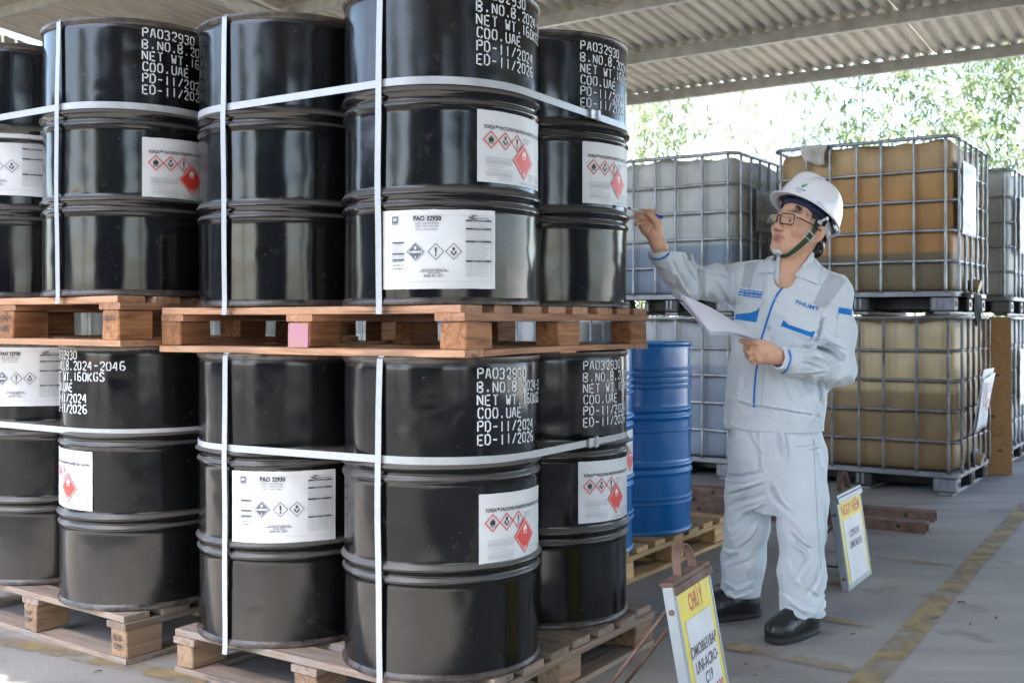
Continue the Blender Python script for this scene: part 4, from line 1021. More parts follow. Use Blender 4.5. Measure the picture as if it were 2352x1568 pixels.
def ibc(corner, fx, sx, sy, tankmat, label, seed, cage=M_cage, plate=None, valve=True, cap=True, zs=(0.345, 0.54, 0.735, 0.93), vy=None):
    """local x along fx (depth), y to its left along the front; front face at x=0, side face at y=0"""
    r = empty('caged_tank', corner, math.atan2(fx.y, fx.x)); tag(r, label, 'tank', 'caged tanks stacked at the back of the shed')
    rs = random.Random(seed); H = 1.155
    # tank body: rounded loft, bulging a little between the bars
    prof = [(0.152, 0.06), (0.156, 0.035), (0.170, 0.022), (0.20, 0.018)] + [(z, 0.018 + 0.0025 * math.cos((z - 0.345) / 0.195 * 2 * math.pi)) for z in np.linspace(0.24, 1.04, 30)] + [(1.075, 0.021), (1.102, 0.030), (1.120, 0.050), (1.130, 0.085), (1.134, 0.15)]
    rings = []
    for z, ins in prof:
        rr = 0.062 if z < 1.06 else 0.062 + (z - 1.06) * 0.6
        P = subdiv_loop(rrect(ins + .012, ins + .012, sx - ins - .012, sy - ins - .012, rr), 0.05)
        rings.append(P)
    n = min(len(p) for p in rings); mb = MB(); vs = []
    def resample(P, n):
        L = [0]; 
        for i in range(len(P)): a, b = P[i], P[(i + 1) % len(P)]; L.append(L[-1] + math.hypot(b[0] - a[0], b[1] - a[1]))
        out = []; j = 0
        for k in range(n):
            s = L[-1] * k / n
            while L[j + 1] < s: j += 1
            a, b = P[j], P[(j + 1) % len(P)]; f = (s - L[j]) / max(1e-9, L[j + 1] - L[j]); out.append((a[0] + (b[0] - a[0]) * f, a[1] + (b[1] - a[1]) * f))
        return out
    n = 88; ph = [rs.uniform(0, 6.28) for _ in range(6)]
    for (z, ins), P in zip(prof, rings):
        for k, (x, y) in enumerate(resample(P, n)):
            dz = 0.012 * math.sin(9 * (x + y) + ph[0]) * (1 if z > 1.09 else 0) + 0.01 * math.sin(23 * y + ph[1]) * (1 if z > 1.09 else 0)
            bx_ = 0.004 * math.sin(5 * z + ph[2] + 3 * y) if x < 0.06 else 0
            vs.append((x + bx_, y, z + dz))
    fs = [(i * n + k, i * n + (k + 1) % n, (i + 1) * n + (k + 1) % n, (i + 1) * n + k) for i in range(len(prof) - 1) for k in range(n)]
    fs += [tuple(range(n))[::-1], tuple((len(prof) - 1) * n + k for k in range(n))]
    mb.add(vs, fs, tankmat); mb.build('tank', r, smooth=True, angle=60)
    if cap:
        mb = MB(); mb.lathe([(0.10, 1.12), (0.10, 1.140), (0.085, 1.145), (0.085, 1.158), (0.02, 1.160)], M_black_plastic, 24, True, (sx / 2, sy / 2, 0)); mb.build('cap', r, smooth=True, angle=40)
    # cage: level rings and upright tubes
    rad = 0.0105
    for i, z in enumerate(zs):
        P = subdiv_loop(rrect(0.002, 0.002, sx - .002, sy - .002, 0.07), 0.2)
        mb = MB(); mb.tube([(x, y, z + rs.uniform(-.003, .003)) for x, y in P], rad, cage, 8, closed=True); mb.build('ring_bar', r, smooth=True)
    P = subdiv_loop(rrect(-0.004, -0.004, sx + .004, sy + .004, 0.09), 0.2)
    mb = MB(); mb.tube([(x, y, 1.143 + rs.uniform(-.002, .002)) for x, y in P], 0.0125, cage, 8, closed=True); mb.build('top_rail', r, smooth=True)
    def upright(x, y, nx, ny):
        pts = []; rd = []
        for z in np.linspace(0.145, 1.135, 34):
            near = min(abs(z - q) for q in zs); f = 0.62 if near < 0.017 else 1.0
            pts.append((x + nx * (rad * 1.5 if f == 1 else rad * 1.2), y + ny * (rad * 1.5 if f == 1 else rad * 1.2), z)); rd.append(rad * f)
        mb = MB(); mb.tube(pts, rad, cage, 7, radii=rd); mb.build('upright_bar', r, smooth=True)
    vy = vy or [0.055, 0.25, 0.46, 0.62, 0.80, 0.96, 1.145]
    for y in vy:
        if y < sy - .03: upright(0.002, y, -1, 0); 
    for y in (0.2, sy * .5, sy * .8): upright(sx - .002, y, 1, 0)
    for x in (0.06, 0.25, 0.42, 0.60, 0.78, 0.94):
        if x < sx - .03: upright(x, 0.002, 0, -1)
    for x in (0.3, 0.7): upright(x, sy - .002, 0, 1)
    # base: deck rail, corner feet, middle feet, runners
    mb = MB(); P = rrect(-0.01, -0.01, sx + .01, sy + .01, 0.06); m_ = len(P)
    vs = [(x, y, z) for z in (0.118, 0.15) for x, y in P]
    mb.add(vs, [(k, (k + 1) % m_, m_ + (k + 1) % m_, m_ + k) for k in range(m_)] + [tuple(range(m_))[::-1], tuple(range(m_, 2 * m_))], M_zinc); mb.build('deck', r, smooth=True, angle=40)
    for i, x in enumerate((0.06, sx / 2, sx - 0.06)):
        for j, y in enumerate((0.08, sy / 2, sy - 0.08)):
            if i == 1 and j == 1: continue
            w = 0.15 if j != 1 else 0.11; mb = MB()
            mb.bevbox((0, 0, 0.068), (0.115, w, 0.098), M_zinc if (i == 0 and j == 0) or (i == 0 and j == 2) else M_black_plastic, 0.012)
            mb.bevbox((-0.0595, 0, 0.075), (0.006, w * 0.16, 0.07), M_zinc, 0.002); mb.bevbox((-0.0595, w * .3, 0.075), (0.006, w * 0.16, 0.07), M_zinc, 0.002)
            mb.tube([(0, -w / 2 - .002, 0.07), (0, -w / 2 - .006, 0.07)], 0.017, M_black_plastic, 12)
            mb.build('foot', r, smooth=True, angle=35, loc=(x, y, 0))
    mb = MB(); mb.bevbox((sx * .56, sy / 2, 0.074), (sx * .66, sy - .36, 0.086), M_black_plastic, 0.01); mb.build('light_block_tray', r)  # black tray added to block backlight through the gap between stacked tanks
    for y in (0.08, sy / 2, sy - 0.08):
        mb = MB(); mb.bevbox((sx / 2, y, 0.011), (sx, 0.10, 0.022), M_zinc, 0.005); mb.build('runner', r)
    if valve:
        mb = MB(); c = Vector((sx * 0.5, 0.02, 0.20))
        mb.tube([c + Vector((0, 0.06, 0)), c + Vector((0, -0.035, 0))], 0.035, M_black_plastic, 14); mb.tube([c + Vector((0, -0.03, 0)), c + Vector((0, -0.075, -0.012))], 0.045, mat('valve_cap', (0.35, 0.27, 0.16), 0.5), 16)
        mb.bevbox(c + Vector((0.0, -0.03, 0.05)), (0.09, 0.02, 0.016), mat('valve_handle', (0.05, 0.12, 0.3), 0.4), 0.004); mb.build('valve', r, smooth=True, angle=40)
    if plate:
        x0, x1, z0, z1 = plate; mb = MB()
        mb.bevbox(((x0 + x1) / 2, -0.022, (z0 + z1) / 2), (x1 - x0, 0.003, z1 - z0), M_zinc, 0.001); o = mb.build('sign_plate', r)
        pm = MB(); nx_, nz_ = 8, 12; vs = []
        for j in range(nz_ + 1):
            for i in range(nx_ + 1):
                vs.append((x0 + .015 + (x1 - x0 - .03) * i / nx_, -0.026 - 0.004 * rs.random(), z0 + .015 + (z1 - z0 - .03) * j / nz_))
        pm.add(vs, [(j * (nx_ + 1) + i, j * (nx_ + 1) + i + 1, (j + 1) * (nx_ + 1) + i + 1, (j + 1) * (nx_ + 1) + i) for j in range(nz_) for i in range(nx_)], M_foil); pm.build('paper_sleeve', o, smooth=True)
        d = Print2D(); cx, cz = (x0 + x1) / 2, z0 + (z1 - z0) * .55
        d.ring(cx, cz, 0.045, 0.008, M_red); d.ring(cx, cz - .1, 0.04, 0.008, M_red); d.lines(x0 + .04, z1 - .05, x1 - .04, 4, 0.012, M_grey_ink, 0.004); d.lines(x0 + .04, z0 + .08, x1 - .04, 4, 0.012, M_grey_ink, 0.004)
        ob('print', d.wrap('print', lambda u, v, l: Vector((u, -0.0325 - .0005 * l, v))), o)
    return r
FV = Vector((0.557, 0.83, 0)).normalized(); FU = Vector((-FV.y, FV.x, 0))
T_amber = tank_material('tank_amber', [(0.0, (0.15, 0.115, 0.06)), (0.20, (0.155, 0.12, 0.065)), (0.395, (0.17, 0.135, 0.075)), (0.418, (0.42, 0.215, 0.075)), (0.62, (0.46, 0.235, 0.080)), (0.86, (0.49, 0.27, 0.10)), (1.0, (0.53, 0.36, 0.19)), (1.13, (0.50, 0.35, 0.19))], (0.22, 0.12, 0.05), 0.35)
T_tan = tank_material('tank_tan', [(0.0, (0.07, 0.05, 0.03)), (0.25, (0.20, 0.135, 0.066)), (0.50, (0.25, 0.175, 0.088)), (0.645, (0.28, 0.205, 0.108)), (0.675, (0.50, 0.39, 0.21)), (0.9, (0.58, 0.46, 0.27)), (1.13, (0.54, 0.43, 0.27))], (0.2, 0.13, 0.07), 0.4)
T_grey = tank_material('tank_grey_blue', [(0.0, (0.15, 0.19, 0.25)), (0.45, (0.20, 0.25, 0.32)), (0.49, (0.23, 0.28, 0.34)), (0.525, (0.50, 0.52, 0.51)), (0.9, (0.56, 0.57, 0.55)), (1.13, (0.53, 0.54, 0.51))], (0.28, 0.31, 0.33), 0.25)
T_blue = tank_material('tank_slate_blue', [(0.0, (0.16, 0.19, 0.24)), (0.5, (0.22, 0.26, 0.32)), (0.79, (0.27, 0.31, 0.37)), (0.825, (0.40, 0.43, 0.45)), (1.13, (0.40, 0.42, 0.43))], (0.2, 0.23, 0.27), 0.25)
T_white = tank_material('tank_white', [(0.0, (0.408, 0.425, 0.408)), (0.25, (0.442, 0.459, 0.442)), (1.1, (0.468, 0.484, 0.476))], (0.4, 0.41, 0.38), 0.25)
UPZ = Vector((0, 0, 1.162))
ka = Vector((2.836, 6.98, 0))
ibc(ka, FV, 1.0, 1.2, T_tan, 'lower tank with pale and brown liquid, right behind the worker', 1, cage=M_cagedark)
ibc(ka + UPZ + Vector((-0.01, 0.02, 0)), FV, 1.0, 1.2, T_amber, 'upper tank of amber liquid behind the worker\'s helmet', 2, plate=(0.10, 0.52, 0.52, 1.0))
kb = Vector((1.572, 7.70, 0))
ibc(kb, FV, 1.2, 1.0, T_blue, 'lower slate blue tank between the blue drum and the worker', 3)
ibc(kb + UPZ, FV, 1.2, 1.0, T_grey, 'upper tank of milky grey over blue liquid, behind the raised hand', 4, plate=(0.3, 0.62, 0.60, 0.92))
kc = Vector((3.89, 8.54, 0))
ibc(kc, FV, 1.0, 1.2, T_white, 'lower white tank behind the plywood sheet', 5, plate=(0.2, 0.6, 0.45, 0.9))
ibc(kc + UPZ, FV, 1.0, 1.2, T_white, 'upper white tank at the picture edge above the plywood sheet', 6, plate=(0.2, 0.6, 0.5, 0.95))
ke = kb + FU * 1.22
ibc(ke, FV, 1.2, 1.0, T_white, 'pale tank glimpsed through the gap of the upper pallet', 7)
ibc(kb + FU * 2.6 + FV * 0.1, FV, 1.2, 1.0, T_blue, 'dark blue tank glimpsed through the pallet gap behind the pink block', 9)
# loose label folder hanging on the lower tank
hang = empty('label_folder', ka + FV * 0.34 - FU * 0.03 + Vector((0, 0, 0.42)), math.atan2(FV.y, FV.x)); tag(hang, 'creased white label folder hanging on the lower brown tank cage', 'folder')
Mh = Matrix.Rotation(R(9), 4, 'X')
mb = MB(); mb.bevbox((-0.02, -0.034, 0.2), (0.34, 0.004, 0.40), M_paper, 0.001, 0, Mh); mb.build('backing', hang)
mb = MB(); vs = []; rs = random.Random(3)
for j in range(11):
    for i in range(9): vs.append(Mh @ Vector((0.33 * i / 8 - .185 + rs.uniform(-.002, .002), -0.044 - 0.004 * math.sin(i * 1.1 + j * .5) - 0.004 * rs.random(), 0.36 * j / 10 - .02 + 0.03 * i / 8)))
mb.add(vs, [(j * 9 + i, j * 9 + i + 1, (j + 1) * 9 + i + 1, (j + 1) * 9 + i) for j in range(10) for i in range(8)], M_paper); o = mb.build('sleeve', hang, smooth=True)
so = o.modifiers.new('t', 'SOLIDIFY'); so.thickness = 0.002
d = Print2D(); d.ring(-0.04, 0.20, 0.05, 0.009, M_red); d.ring(0.05, 0.16, 0.045, 0.009, M_red); d.lines(-0.15, 0.30, 0.10, 5, 0.013, M_grey_ink, 0.004); ob('print', d.wrap('print', lambda u, v, l: Mh @ Vector((u, -0.0535 - .0004 * l, v)), 0.02), hang)
# crumpled cloths
def crumple(name, c, pts, label, cat, m, th=0.004, seed=1):
    pass
def rag(loc, rot, w, h, over, label, m, seed):
    """cloth folded over a rail: front flap long, back flap short"""
    rs = random.Random(seed); mb = MB(); nx, nz = 14, 16; vs = []
    a1, a2, a3 = [rs.uniform(0, 6) for _ in range(3)]
    for j in range(nz + 1):
        t = j / nz; s = (t * (h + over)) - over
        for i in range(nx + 1):
            x = w * (i / nx - .5) * (1 - 0.30 * max(0, s / h) ** 1.2) + 0.01 * math.sin(5 * t + a1)
            fold = 0.012 * math.sin(9 * i / nx + a2) * (0.3 + max(0, s) / h) + 0.006 * math.sin(21 * i / nx + 8 * t + a3)
            if s >= 0: vs.append((x, -0.020 - abs(fold) - 0.012, 0.006 - s + 0.02 * math.sin(4 * i / nx + a1) * s / h))
            else: vs.append((x, 0.020, 0.006 + s))
    mb.add(vs, [(j * (nx + 1) + i, j * (nx + 1) + i + 1, (j + 1) * (nx + 1) + i + 1, (j + 1) * (nx + 1) + i) for j in range(nz) for i in range(nx)], m)
    o = mb.build('rag', smooth=True, loc=loc, rotz=rot); s = o.modifiers.new('t', 'SOLIDIFY'); s.thickness = 0.004
    tag(o, label, 'rag'); return o
M_rag = mat('rag_cloth', (0.62, 0.60, 0.58), 0.9, 0, 0.3, 12, 0.3, 90, col2=(0.42, 0.38, 0.34))
ROTF = math.atan2(-FU.y, -FU.x)
rag(ka + UPZ + FU * 0.90 + Vector((-0.01, 0.02, 1.156)), ROTF, 0.19, 0.13, 0.05, 'white rag hung over the top rail of the amber tank', M_rag, 4)
M_blackrag = mat('black_cloth', (0.012, 0.012, 0.014), 0.8, 0, 0.3, 20, 0.4, 60)
rag(ka + FV * 0.30 - FU * 0.02 + Vector((0, 0, 1.30)), math.atan2(FV.y, FV.x), 0.24, 0.20, 0.03, 'black cloth caught between the brown and the amber tank', M_blackrag, 6)

# ------------------------------------------------------------------ plywood sheet
W_ply = wood('plywood', (0.46, 0.27, 0.13), (0.36, 0.19, 0.085), 1, rnd=0.0, dirt=(0.30, 0.16, 0.07), dirtamt=0.3)
mb = MB(); mb.bevbox((0, 0, 0.57), (0.68, 0.018, 1.15), W_ply, 0.002)
pw = mb.build('plywood_sheet', loc=(3.32, 8.10, 0.004)); pw.rotation_euler = (R(-4.5), 0, math.atan2(-FU.y, -FU.x) + R(14))
tag(pw, 'tall plywood sheet leaning between the brown and the white tanks', 'plywood')
for (x, z, s) in ((0.20, 0.98, .010), (0.24, 0.72, .012), (0.21, 0.42, .013), (0.26, 0.17, .012), (0.15, 0.86, .008)):
    m_ = MB(); m_.lathe([(s, 0.0), (s * .8, 0.0006), (0.002, 0.0008)], mat('knot', (0.13, 0.06, 0.025), 0.8), 12, True); o = m_.build('knot', pw, loc=(x, -0.0092, z)); o.rotation_euler = (R(90), 0, 0); o.scale = (1.7, .8, 1)

# ------------------------------------------------------------------ blue drums and their pallet
b1 = Vector((0.572, 5.28, 0.140)); b2 = b1 - FV * 0.60
BG = 'blue steel drums'
def blue_extra(r):
    for z in (0.675, 0.70, 0.728, 0.758, 0.475, 0.165, 0.14):
        mb = MB(); mb.lathe([(DR, z - .007), (DR + .0055, z - .003), (DR + .0065, z), (DR + .0055, z + .003), (DR, z + .008)], M_blue, 80, False)
        mb.build('bead', r, smooth=True)
r = drum(b1, 'blue steel drum standing clear beside the worker\'s trousers', (), BLU, BG); blue_extra(r)
r = drum(b2, 'blue steel drum half hidden by the black drums, with white label', (('h', 36, 0.52),), BLU, BG, seam=120); blue_extra(r)
pcb = Vector((0.40, 4.62, 0)) + Vector((0.05, -0.03, 0))
pallet(pcb, FV, FU, 1.14, 1.10, 0.139, PIN, 'pale new pine pallet under the blue drums', 20, nb=7)

# ------------------------------------------------------------------ rusty channels lying on the floor
def channel(p0, p1, w, h, label, seed):
    p0, p1 = Vector(p0), Vector(p1); t = (p1 - p0).normalized(); s = Vector((-t.y, t.x, 0)); L = (p1 - p0).length
    Mx = Matrix(((*t, 0), (*s, 0), (0, 0, 1, 0), (0, 0, 0, 1))).transposed(); Mx.translation = (p0 + p1) / 2
    mb = MB(); th = 0.009
    mb.box((0, 0, h - th / 2), (L, w, th), M_rust, Mx); mb.box((0, -w / 2 + th / 2, (h - th) / 2), (L, th, h - th), M_rust, Mx); mb.box((0, w / 2 - th / 2, (h - th) / 2), (L, th, h - th), M_rust, Mx)
    for k in range(5): mb.tube([Mx @ Vector((-L / 2 + L * (k + .5) / 5, -w / 2 - .004, h * .55)), Mx @ Vector((-L / 2 + L * (k + .5) / 5, -w / 2 + .0, h * .55))], 0.012, M_dark_steel, 8)
    tag(mb.build('steel_channel'), label, 'steel beam', 'rusty channels on the floor')
channel(fl(1560, 1172), fl(2130, 1222), 0.10, 0.055, 'front rusty steel channel on the floor before the brown tank', 1)
channel(fl(1545, 1150), fl(2150, 1196), 0.10, 0.055, 'rear rusty steel channel on the floor, right under the brown tank', 2)
channel(fl(1540, 1132), fl(1900, 1160), 0.09, 0.06, 'short rusty channel behind the two long ones', 3)

# ------------------------------------------------------------------ folding warning signs
M_signred = mat('sign_red', (0.55, 0.05, 0.03), 0.5)
M_signgal = mat('sign_galvanised', (0.30, 0.33, 0.345), 0.5, 0.4, 0.35, 30, 0.05, 100, col2=(0.27, 0.31, 0.33), stretch=(1, 1, 0.3))
def sign(base, xdir, w, h, tilt, title, rows, toprust, label, hand=None):
    x = xdir.normalized(); r = empty('warning_sign', base, math.atan2(x.y, x.x)); tag(r, label, 'sign', 'folding warning signs on the floor')
    Mx = Matrix.Rotation(-math.atan2(tilt, h), 4, 'X')
    fw, fd = 0.018, 0.034
    for sx in (0, 1):
        mb = MB(); mb.bevbox((fw / 2 + sx * (w - fw), fd / 2, h / 2), (fw, fd, h), M_signgal, 0.003, 0, Mx); o = mb.build('side_rail', r)
        for z in (0.05, h - 0.07):
            b = MB(); b.tube([Mx @ Vector((-0.004 if sx == 0 else w + .004, fd / 2, z)), Mx @ Vector((0.004 if sx == 0 else w - .004, fd / 2, z))], 0.008, M_rust, 8); b.build('rivet', o)
    mt = M_rust if toprust else M_signgal
    mb = MB(); mb.bevbox((w / 2, fd / 2, h + 0.004), (w + .006, fd + .008, 0.012), mt, 0.002, 0, Mx); mb.bevbox((w / 2, -0.005, h - 0.015), (w + .004, 0.007, 0.024), mt, 0.002, 0, Mx); mb.build('top_rail', r)
    mb = MB(); mb.bevbox((w / 2, fd / 2, 0.012), (w - 2 * fw - .001, fd, 0.024), M_signgal, 0.002, 0, Mx); mb.build('bottom_rail', r)
    mb = MB(); mb.bevbox((w / 2, 0.0045, h / 2), (w - 2 * fw - .001, 0.006, h - .03), M_yellow, 0.001, 0, Mx); pn = mb.build('panel', r)
    mb = MB(); mb.bevbox((w / 2, 0.0005, h * .40), (w - 2 * fw - .060, 0.002, h * .67), M_paper, 0.0005, 0, Mx); mb.build('sheet', pn)
    p = Print2D(); iw = w - 2 * fw
    tv, tf = text_tris(title, 0.07, bold=0.0012); tw = max(a for a, b in tv) - min(a for a, b in tv); sx = min(0.75, (iw - .02) / tw)
    p.text(title, w / 2, h * 0.83, 0.066, M_signred, sx=sx * .8 if len(title) < 7 else sx * 1.05, bold=0.0012)
    for i, (t, zf, sz, mm, sh) in enumerate(rows):
        tv, tf = text_tris(t, sz); tw = max(a for a, b in tv) - min(a for a, b in tv)
        p.text(t, w / 2 + (0.0 if i % 2 == 0 else .004), h * zf, sz, mm, sx=min(0.85, (iw - .06) / tw), shear=sh, bold=0.0006)
    ob('print', p.wrap('print', lambda u, v, l: Mx @ Vector((u, (-0.0010 if v < h * .74 else 0.0010) - .0003 * l, v))), pn)
    # strap handle
    pts = []
    for k in range(13):
        a = math.pi * k / 12; pts.append(Mx @ Vector((w / 2 - 0.062 * math.cos(a), fd / 2, h + 0.012 + 0.075 * math.sin(a))))
    mb = MB(); mb.ribbon(pts, Vector((0, 1, 0)), 0.024, 0.004, M_rust); mb.build('handle', r, smooth=True, angle=40)
    # rear prop: two rods and a foot bar
    for xx in (0.02, w - .02):
        mb = MB(); mb.tube([Mx @ Vector((xx, fd - .004, h - .06)), (xx, tilt + 0.26, 0.008)], 0.0055, M_rust, 7); mb.build('prop_rod', r, smooth=True)
    mb = MB(); mb.tube([(0.02, tilt + .26, 0.008), (w - .02, tilt + .26, 0.008)], 0.0055, M_rust, 7); mb.build('foot_bar', r)
    for xx in (0.02, w - .02):
        mb = MB(); mb.tube([(xx, fd * .8, 0.02), (xx, tilt + .26, 0.012)], 0.005, M_rust, 7); mb.build('brace', r)
    return r
sign((0.500, 2.930, 0), Vector((0.47, 0.88, 0)), 0.31, 0.41, 0.075, 'CHÚ Ý',
     (('DMO86318AP', 0.52, 0.044, M_ink, 0.12), ('UNI-ACRO-', 0.41, 0.044, M_ink, 0.12), ('C19', 0.31, 0.044, M_ink, 0.12), ('PAO32930', 0.19, 0.05, M_signred, 0.35)),
     True, 'near warning sign with rusty top and yellow panel at the bottom edge')
sign((1.400, 4.550, 0), Vector((0.53, 0.85, 0)), 0.375, 0.385, 0.055, 'NGUY HIỂM',
     (('CONC40', 0.56, 0.044, M_grey_ink, 0.1), ('DMO86318', 0.44, 0.044, M_grey_ink, 0.1)), False, 'farther warning sign beside the worker\'s leg')
# litter on the slab: dry twigs and chips
M_twig = mat('dry_twig', (0.12, 0.08, 0.05), 0.9)
random.seed(77)
lit = MB()
for k in range(34):
    x, y = random.choice(((fl(330, 1520)), (fl(1500, 1420)), (fl(1330, 1500)), (fl(1640, 1330)), (fl(2050, 1420)), (fl(100, 1480)), (fl(1700, 1520)))).xy
    c = Vector((x + random.gauss(0, .22), y + random.gauss(0, .22), 0.003)); a = random.uniform(0, 6.3); l = random.uniform(.004, .016)
    t = Vector((math.cos(a), math.sin(a), 0)) * l; lit.tube([c - t, c + Vector((0, 0, .004)), c + t], random.uniform(.0012, .003), M_twig, 4)
tag(lit.build('floor_litter'), kind='stuff', label='dry twigs and wood chips scattered on the concrete floor', cat='litter')
# ------------------------------------------------------------------ the worker: signed distance modelling
class Field:
    """Distances on a grid; shapes are blended in with smooth minima and the zero surface is meshed (surface nets)."""
    def __init__(s, lo, hi, h):
        s.lo = np.array(lo, np.float32); s.h = h; s.n = np.ceil((np.array(hi) - s.lo) / h).astype(int) + 1
        s.d = np.full(s.n, 1.0, np.float32)
    def grid(s, a=None, b=None):
        a = a if a is not None else np.zeros(3, int); b = b if b is not None else s.n
        ax = [s.lo[i] + s.h * np.arange(a[i], b[i], dtype=np.float32) for i in range(3)]
        return np.meshgrid(*ax, indexing='ij')
    def box(s, lo, hi):
        a = np.clip(np.floor((np.array(lo) - s.lo) / s.h).astype(int), 0, s.n); b = np.clip(np.ceil((np.array(hi) - s.lo) / s.h).astype(int) + 1, 0, s.n)
        return a, b
    def put(s, fn, lo, hi, k=0.02, op='u'):
        m = k + 0.02; a, b = s.box(np.array(lo) - m, np.array(hi) + m)
        if np.any(b <= a): return
        v = fn(*s.grid(a, b)).astype(np.float32); sl = tuple(slice(i, j) for i, j in zip(a, b)); o = s.d[sl]
        if op == 'u': s.d[sl] = smin(o, v, k)
        elif op == 's': s.d[sl] = -smin(-o, v, k)
        elif op == 'i': s.d[sl] = -smin(-o, -v, k)
    def cap(s, a, b, ra, rb, k=0.02, op='u', flat=None):
        """tapered capsule"""
        a = np.array(a, np.float32); b = np.array(b, np.float32); r = max(ra, rb)
        def fn(X, Y, Z):
            ab = b - a; L = float(ab @ ab) + 1e-9
            t = np.clip(((X - a[0]) * ab[0] + (Y - a[1]) * ab[1] + (Z - a[2]) * ab[2]) / L, 0, 1)
            return np.sqrt((X - a[0] - t * ab[0]) ** 2 + (Y - a[1] - t * ab[1]) ** 2 + (Z - a[2] - t * ab[2]) ** 2) - (ra + (rb - ra) * t)
        s.put(fn, np.minimum(a, b) - r, np.maximum(a, b) + r, k, op)
    def chain(s, pts, rad, k=0.02, op='u'):
        for i in range(len(pts) - 1): s.cap(pts[i], pts[i + 1], rad[i], rad[i + 1], k, op)
    def ell(s, c, r, k=0.02, op='u', M=None):
        c = np.array(c, np.float32); r = np.array(r, np.float32)
        Mi = None if M is None else np.array(M.to_3x3().inverted(), np.float32)
        def fn(X, Y, Z):
            x, y, z = X - c[0], Y - c[1], Z - c[2]
            if Mi is not None: x, y, z = [Mi[i, 0] * x + Mi[i, 1] * y + Mi[i, 2] * z for i in range(3)]
            k0 = np.sqrt((x / r[0]) ** 2 + (y / r[1]) ** 2 + (z / r[2]) ** 2); k1 = np.sqrt((x / r[0] ** 2) ** 2 + (y / r[1] ** 2) ** 2 + (z / r[2] ** 2) ** 2)
            return k0 * (k0 - 1) / np.maximum(k1, 1e-6)
        e = r if M is None else np.full(3, r.max()); s.put(fn, c - e, c + e, k, op)
    def mesh(s):
        d = s.d; neg = d < 0; n = s.n
        c = [neg[i:n[0] - 1 + i, j:n[1] - 1 + j, k:n[2] - 1 + k] for i in (0, 1) for j in (0, 1) for k in (0, 1)]
        cnt = sum(x.astype(np.int8) for x in c); act = (cnt > 0) & (cnt < 8)
        idx = np.argwhere(act); vid = np.full(act.shape, -1, np.int64); vid[act] = np.arange(len(idx))
        corners = [(i, j, k) for i in (0, 1) for j in (0, 1) for k in (0, 1)]
        val = np.stack([d[idx[:, 0] + i, idx[:, 1] + j, idx[:, 2] + k] for i, j, k in corners], 1)
        acc = np.zeros((len(idx), 3)); num = np.zeros(len(idx))
        for p in range(8):
            for q in range(p + 1, 8):
                cp, cq = np.array(corners[p]), np.array(corners[q])
                if abs(cp - cq).sum() != 1: continue
                a, b = val[:, p], val[:, q]; m = (a < 0) != (b < 0); t = np.where(m, a / np.where(m, a - b, 1), 0)
                acc += m[:, None] * (cp + t[:, None] * (cq - cp)); num += m
        V = (idx + acc / num[:, None]) * s.h + s.lo
        F = []
        for ax in range(3):
            sl0 = [slice(None)] * 3; sl1 = [slice(None)] * 3; sl0[ax] = slice(0, -1); sl1[ax] = slice(1, None)
            ch = neg[tuple(sl0)] != neg[tuple(sl1)]; e = np.argwhere(ch); u, w = (ax + 1) % 3, (ax + 2) % 3
            e = e[(e[:, u] > 0) & (e[:, w] > 0) & (e[:, u] < n[u] - 1) & (e[:, w] < n[w] - 1)]
            def cell(du, dw):
                x = e.copy(); x[:, u] -= du; x[:, w] -= dw; return vid[x[:, 0], x[:, 1], x[:, 2]]
            q = np.stack([cell(1, 1), cell(0, 1), cell(0, 0), cell(1, 0)], 1)
            fl_ = ~neg[tuple(e.T)]; q[fl_] = q[fl_][:, ::-1]; q = q[(q >= 0).all(1)]; F.append(q)
        F = np.concatenate(F); use = np.unique(F); new = np.full(len(V), -1, np.int64); new[use] = np.arange(len(use))
        return V[use], new[F]
def smin(a, b, k):
    if k <= 0: return np.minimum(a, b)
    h = np.maximum(k - np.abs(a - b), 0) / k
    return np.minimum(a, b) - h * h * k * 0.25
_NG = np.random.default_rng(5).standard_normal((48, 48, 48)).astype(np.float32)
def vnoise(X, Y, Z):
    """smooth value noise, period 48"""
    def sp(x):
        i = np.floor(x).astype(np.int32); f = x - i; return i % 48, (i + 1) % 48, f * f * (3 - 2 * f)
    x0, x1, fx = sp(X); y0, y1, fy = sp(Y); z0, z1, fz = sp(Z); g = _NG
    a = g[x0, y0, z0] * (1 - fx) + g[x1, y0, z0] * fx; b = g[x0, y1, z0] * (1 - fx) + g[x1, y1, z0] * fx
    c = g[x0, y0, z1] * (1 - fx) + g[x1, y0, z1] * fx; e = g[x0, y1, z1] * (1 - fx) + g[x1, y1, z1] * fx
    return ((a * (1 - fy) + b * fy) * (1 - fz) + (c * (1 - fy) + e * fy) * fz)
def mesh_from(name, V, F, mats, root=None, smooth_iter=0):
    me = bpy.data.meshes.new(name); off = np.array(root if root is not None else (0, 0, 0)); V = V - off
    me.from_pydata(V.tolist(), [], F.tolist())
    for m in mats: me.materials.append(m)
    me.polygons.foreach_set('use_smooth', [True] * len(me.polygons)); me.update(); return me
def relax(V, F, it=1, lam=0.5):
    for _ in range(it):
        s = np.zeros_like(V); c = np.zeros(len(V))
        for a, b in ((0, 1), (1, 2), (2, 3), (3, 0)):
            np.add.at(s, F[:, a], V[F[:, b]]); np.add.at(c, F[:, a], 1); np.add.at(s, F[:, b], V[F[:, a]]); np.add.at(c, F[:, b], 1)
        V = V + lam * (s / np.maximum(c, 1)[:, None] - V)
    return V
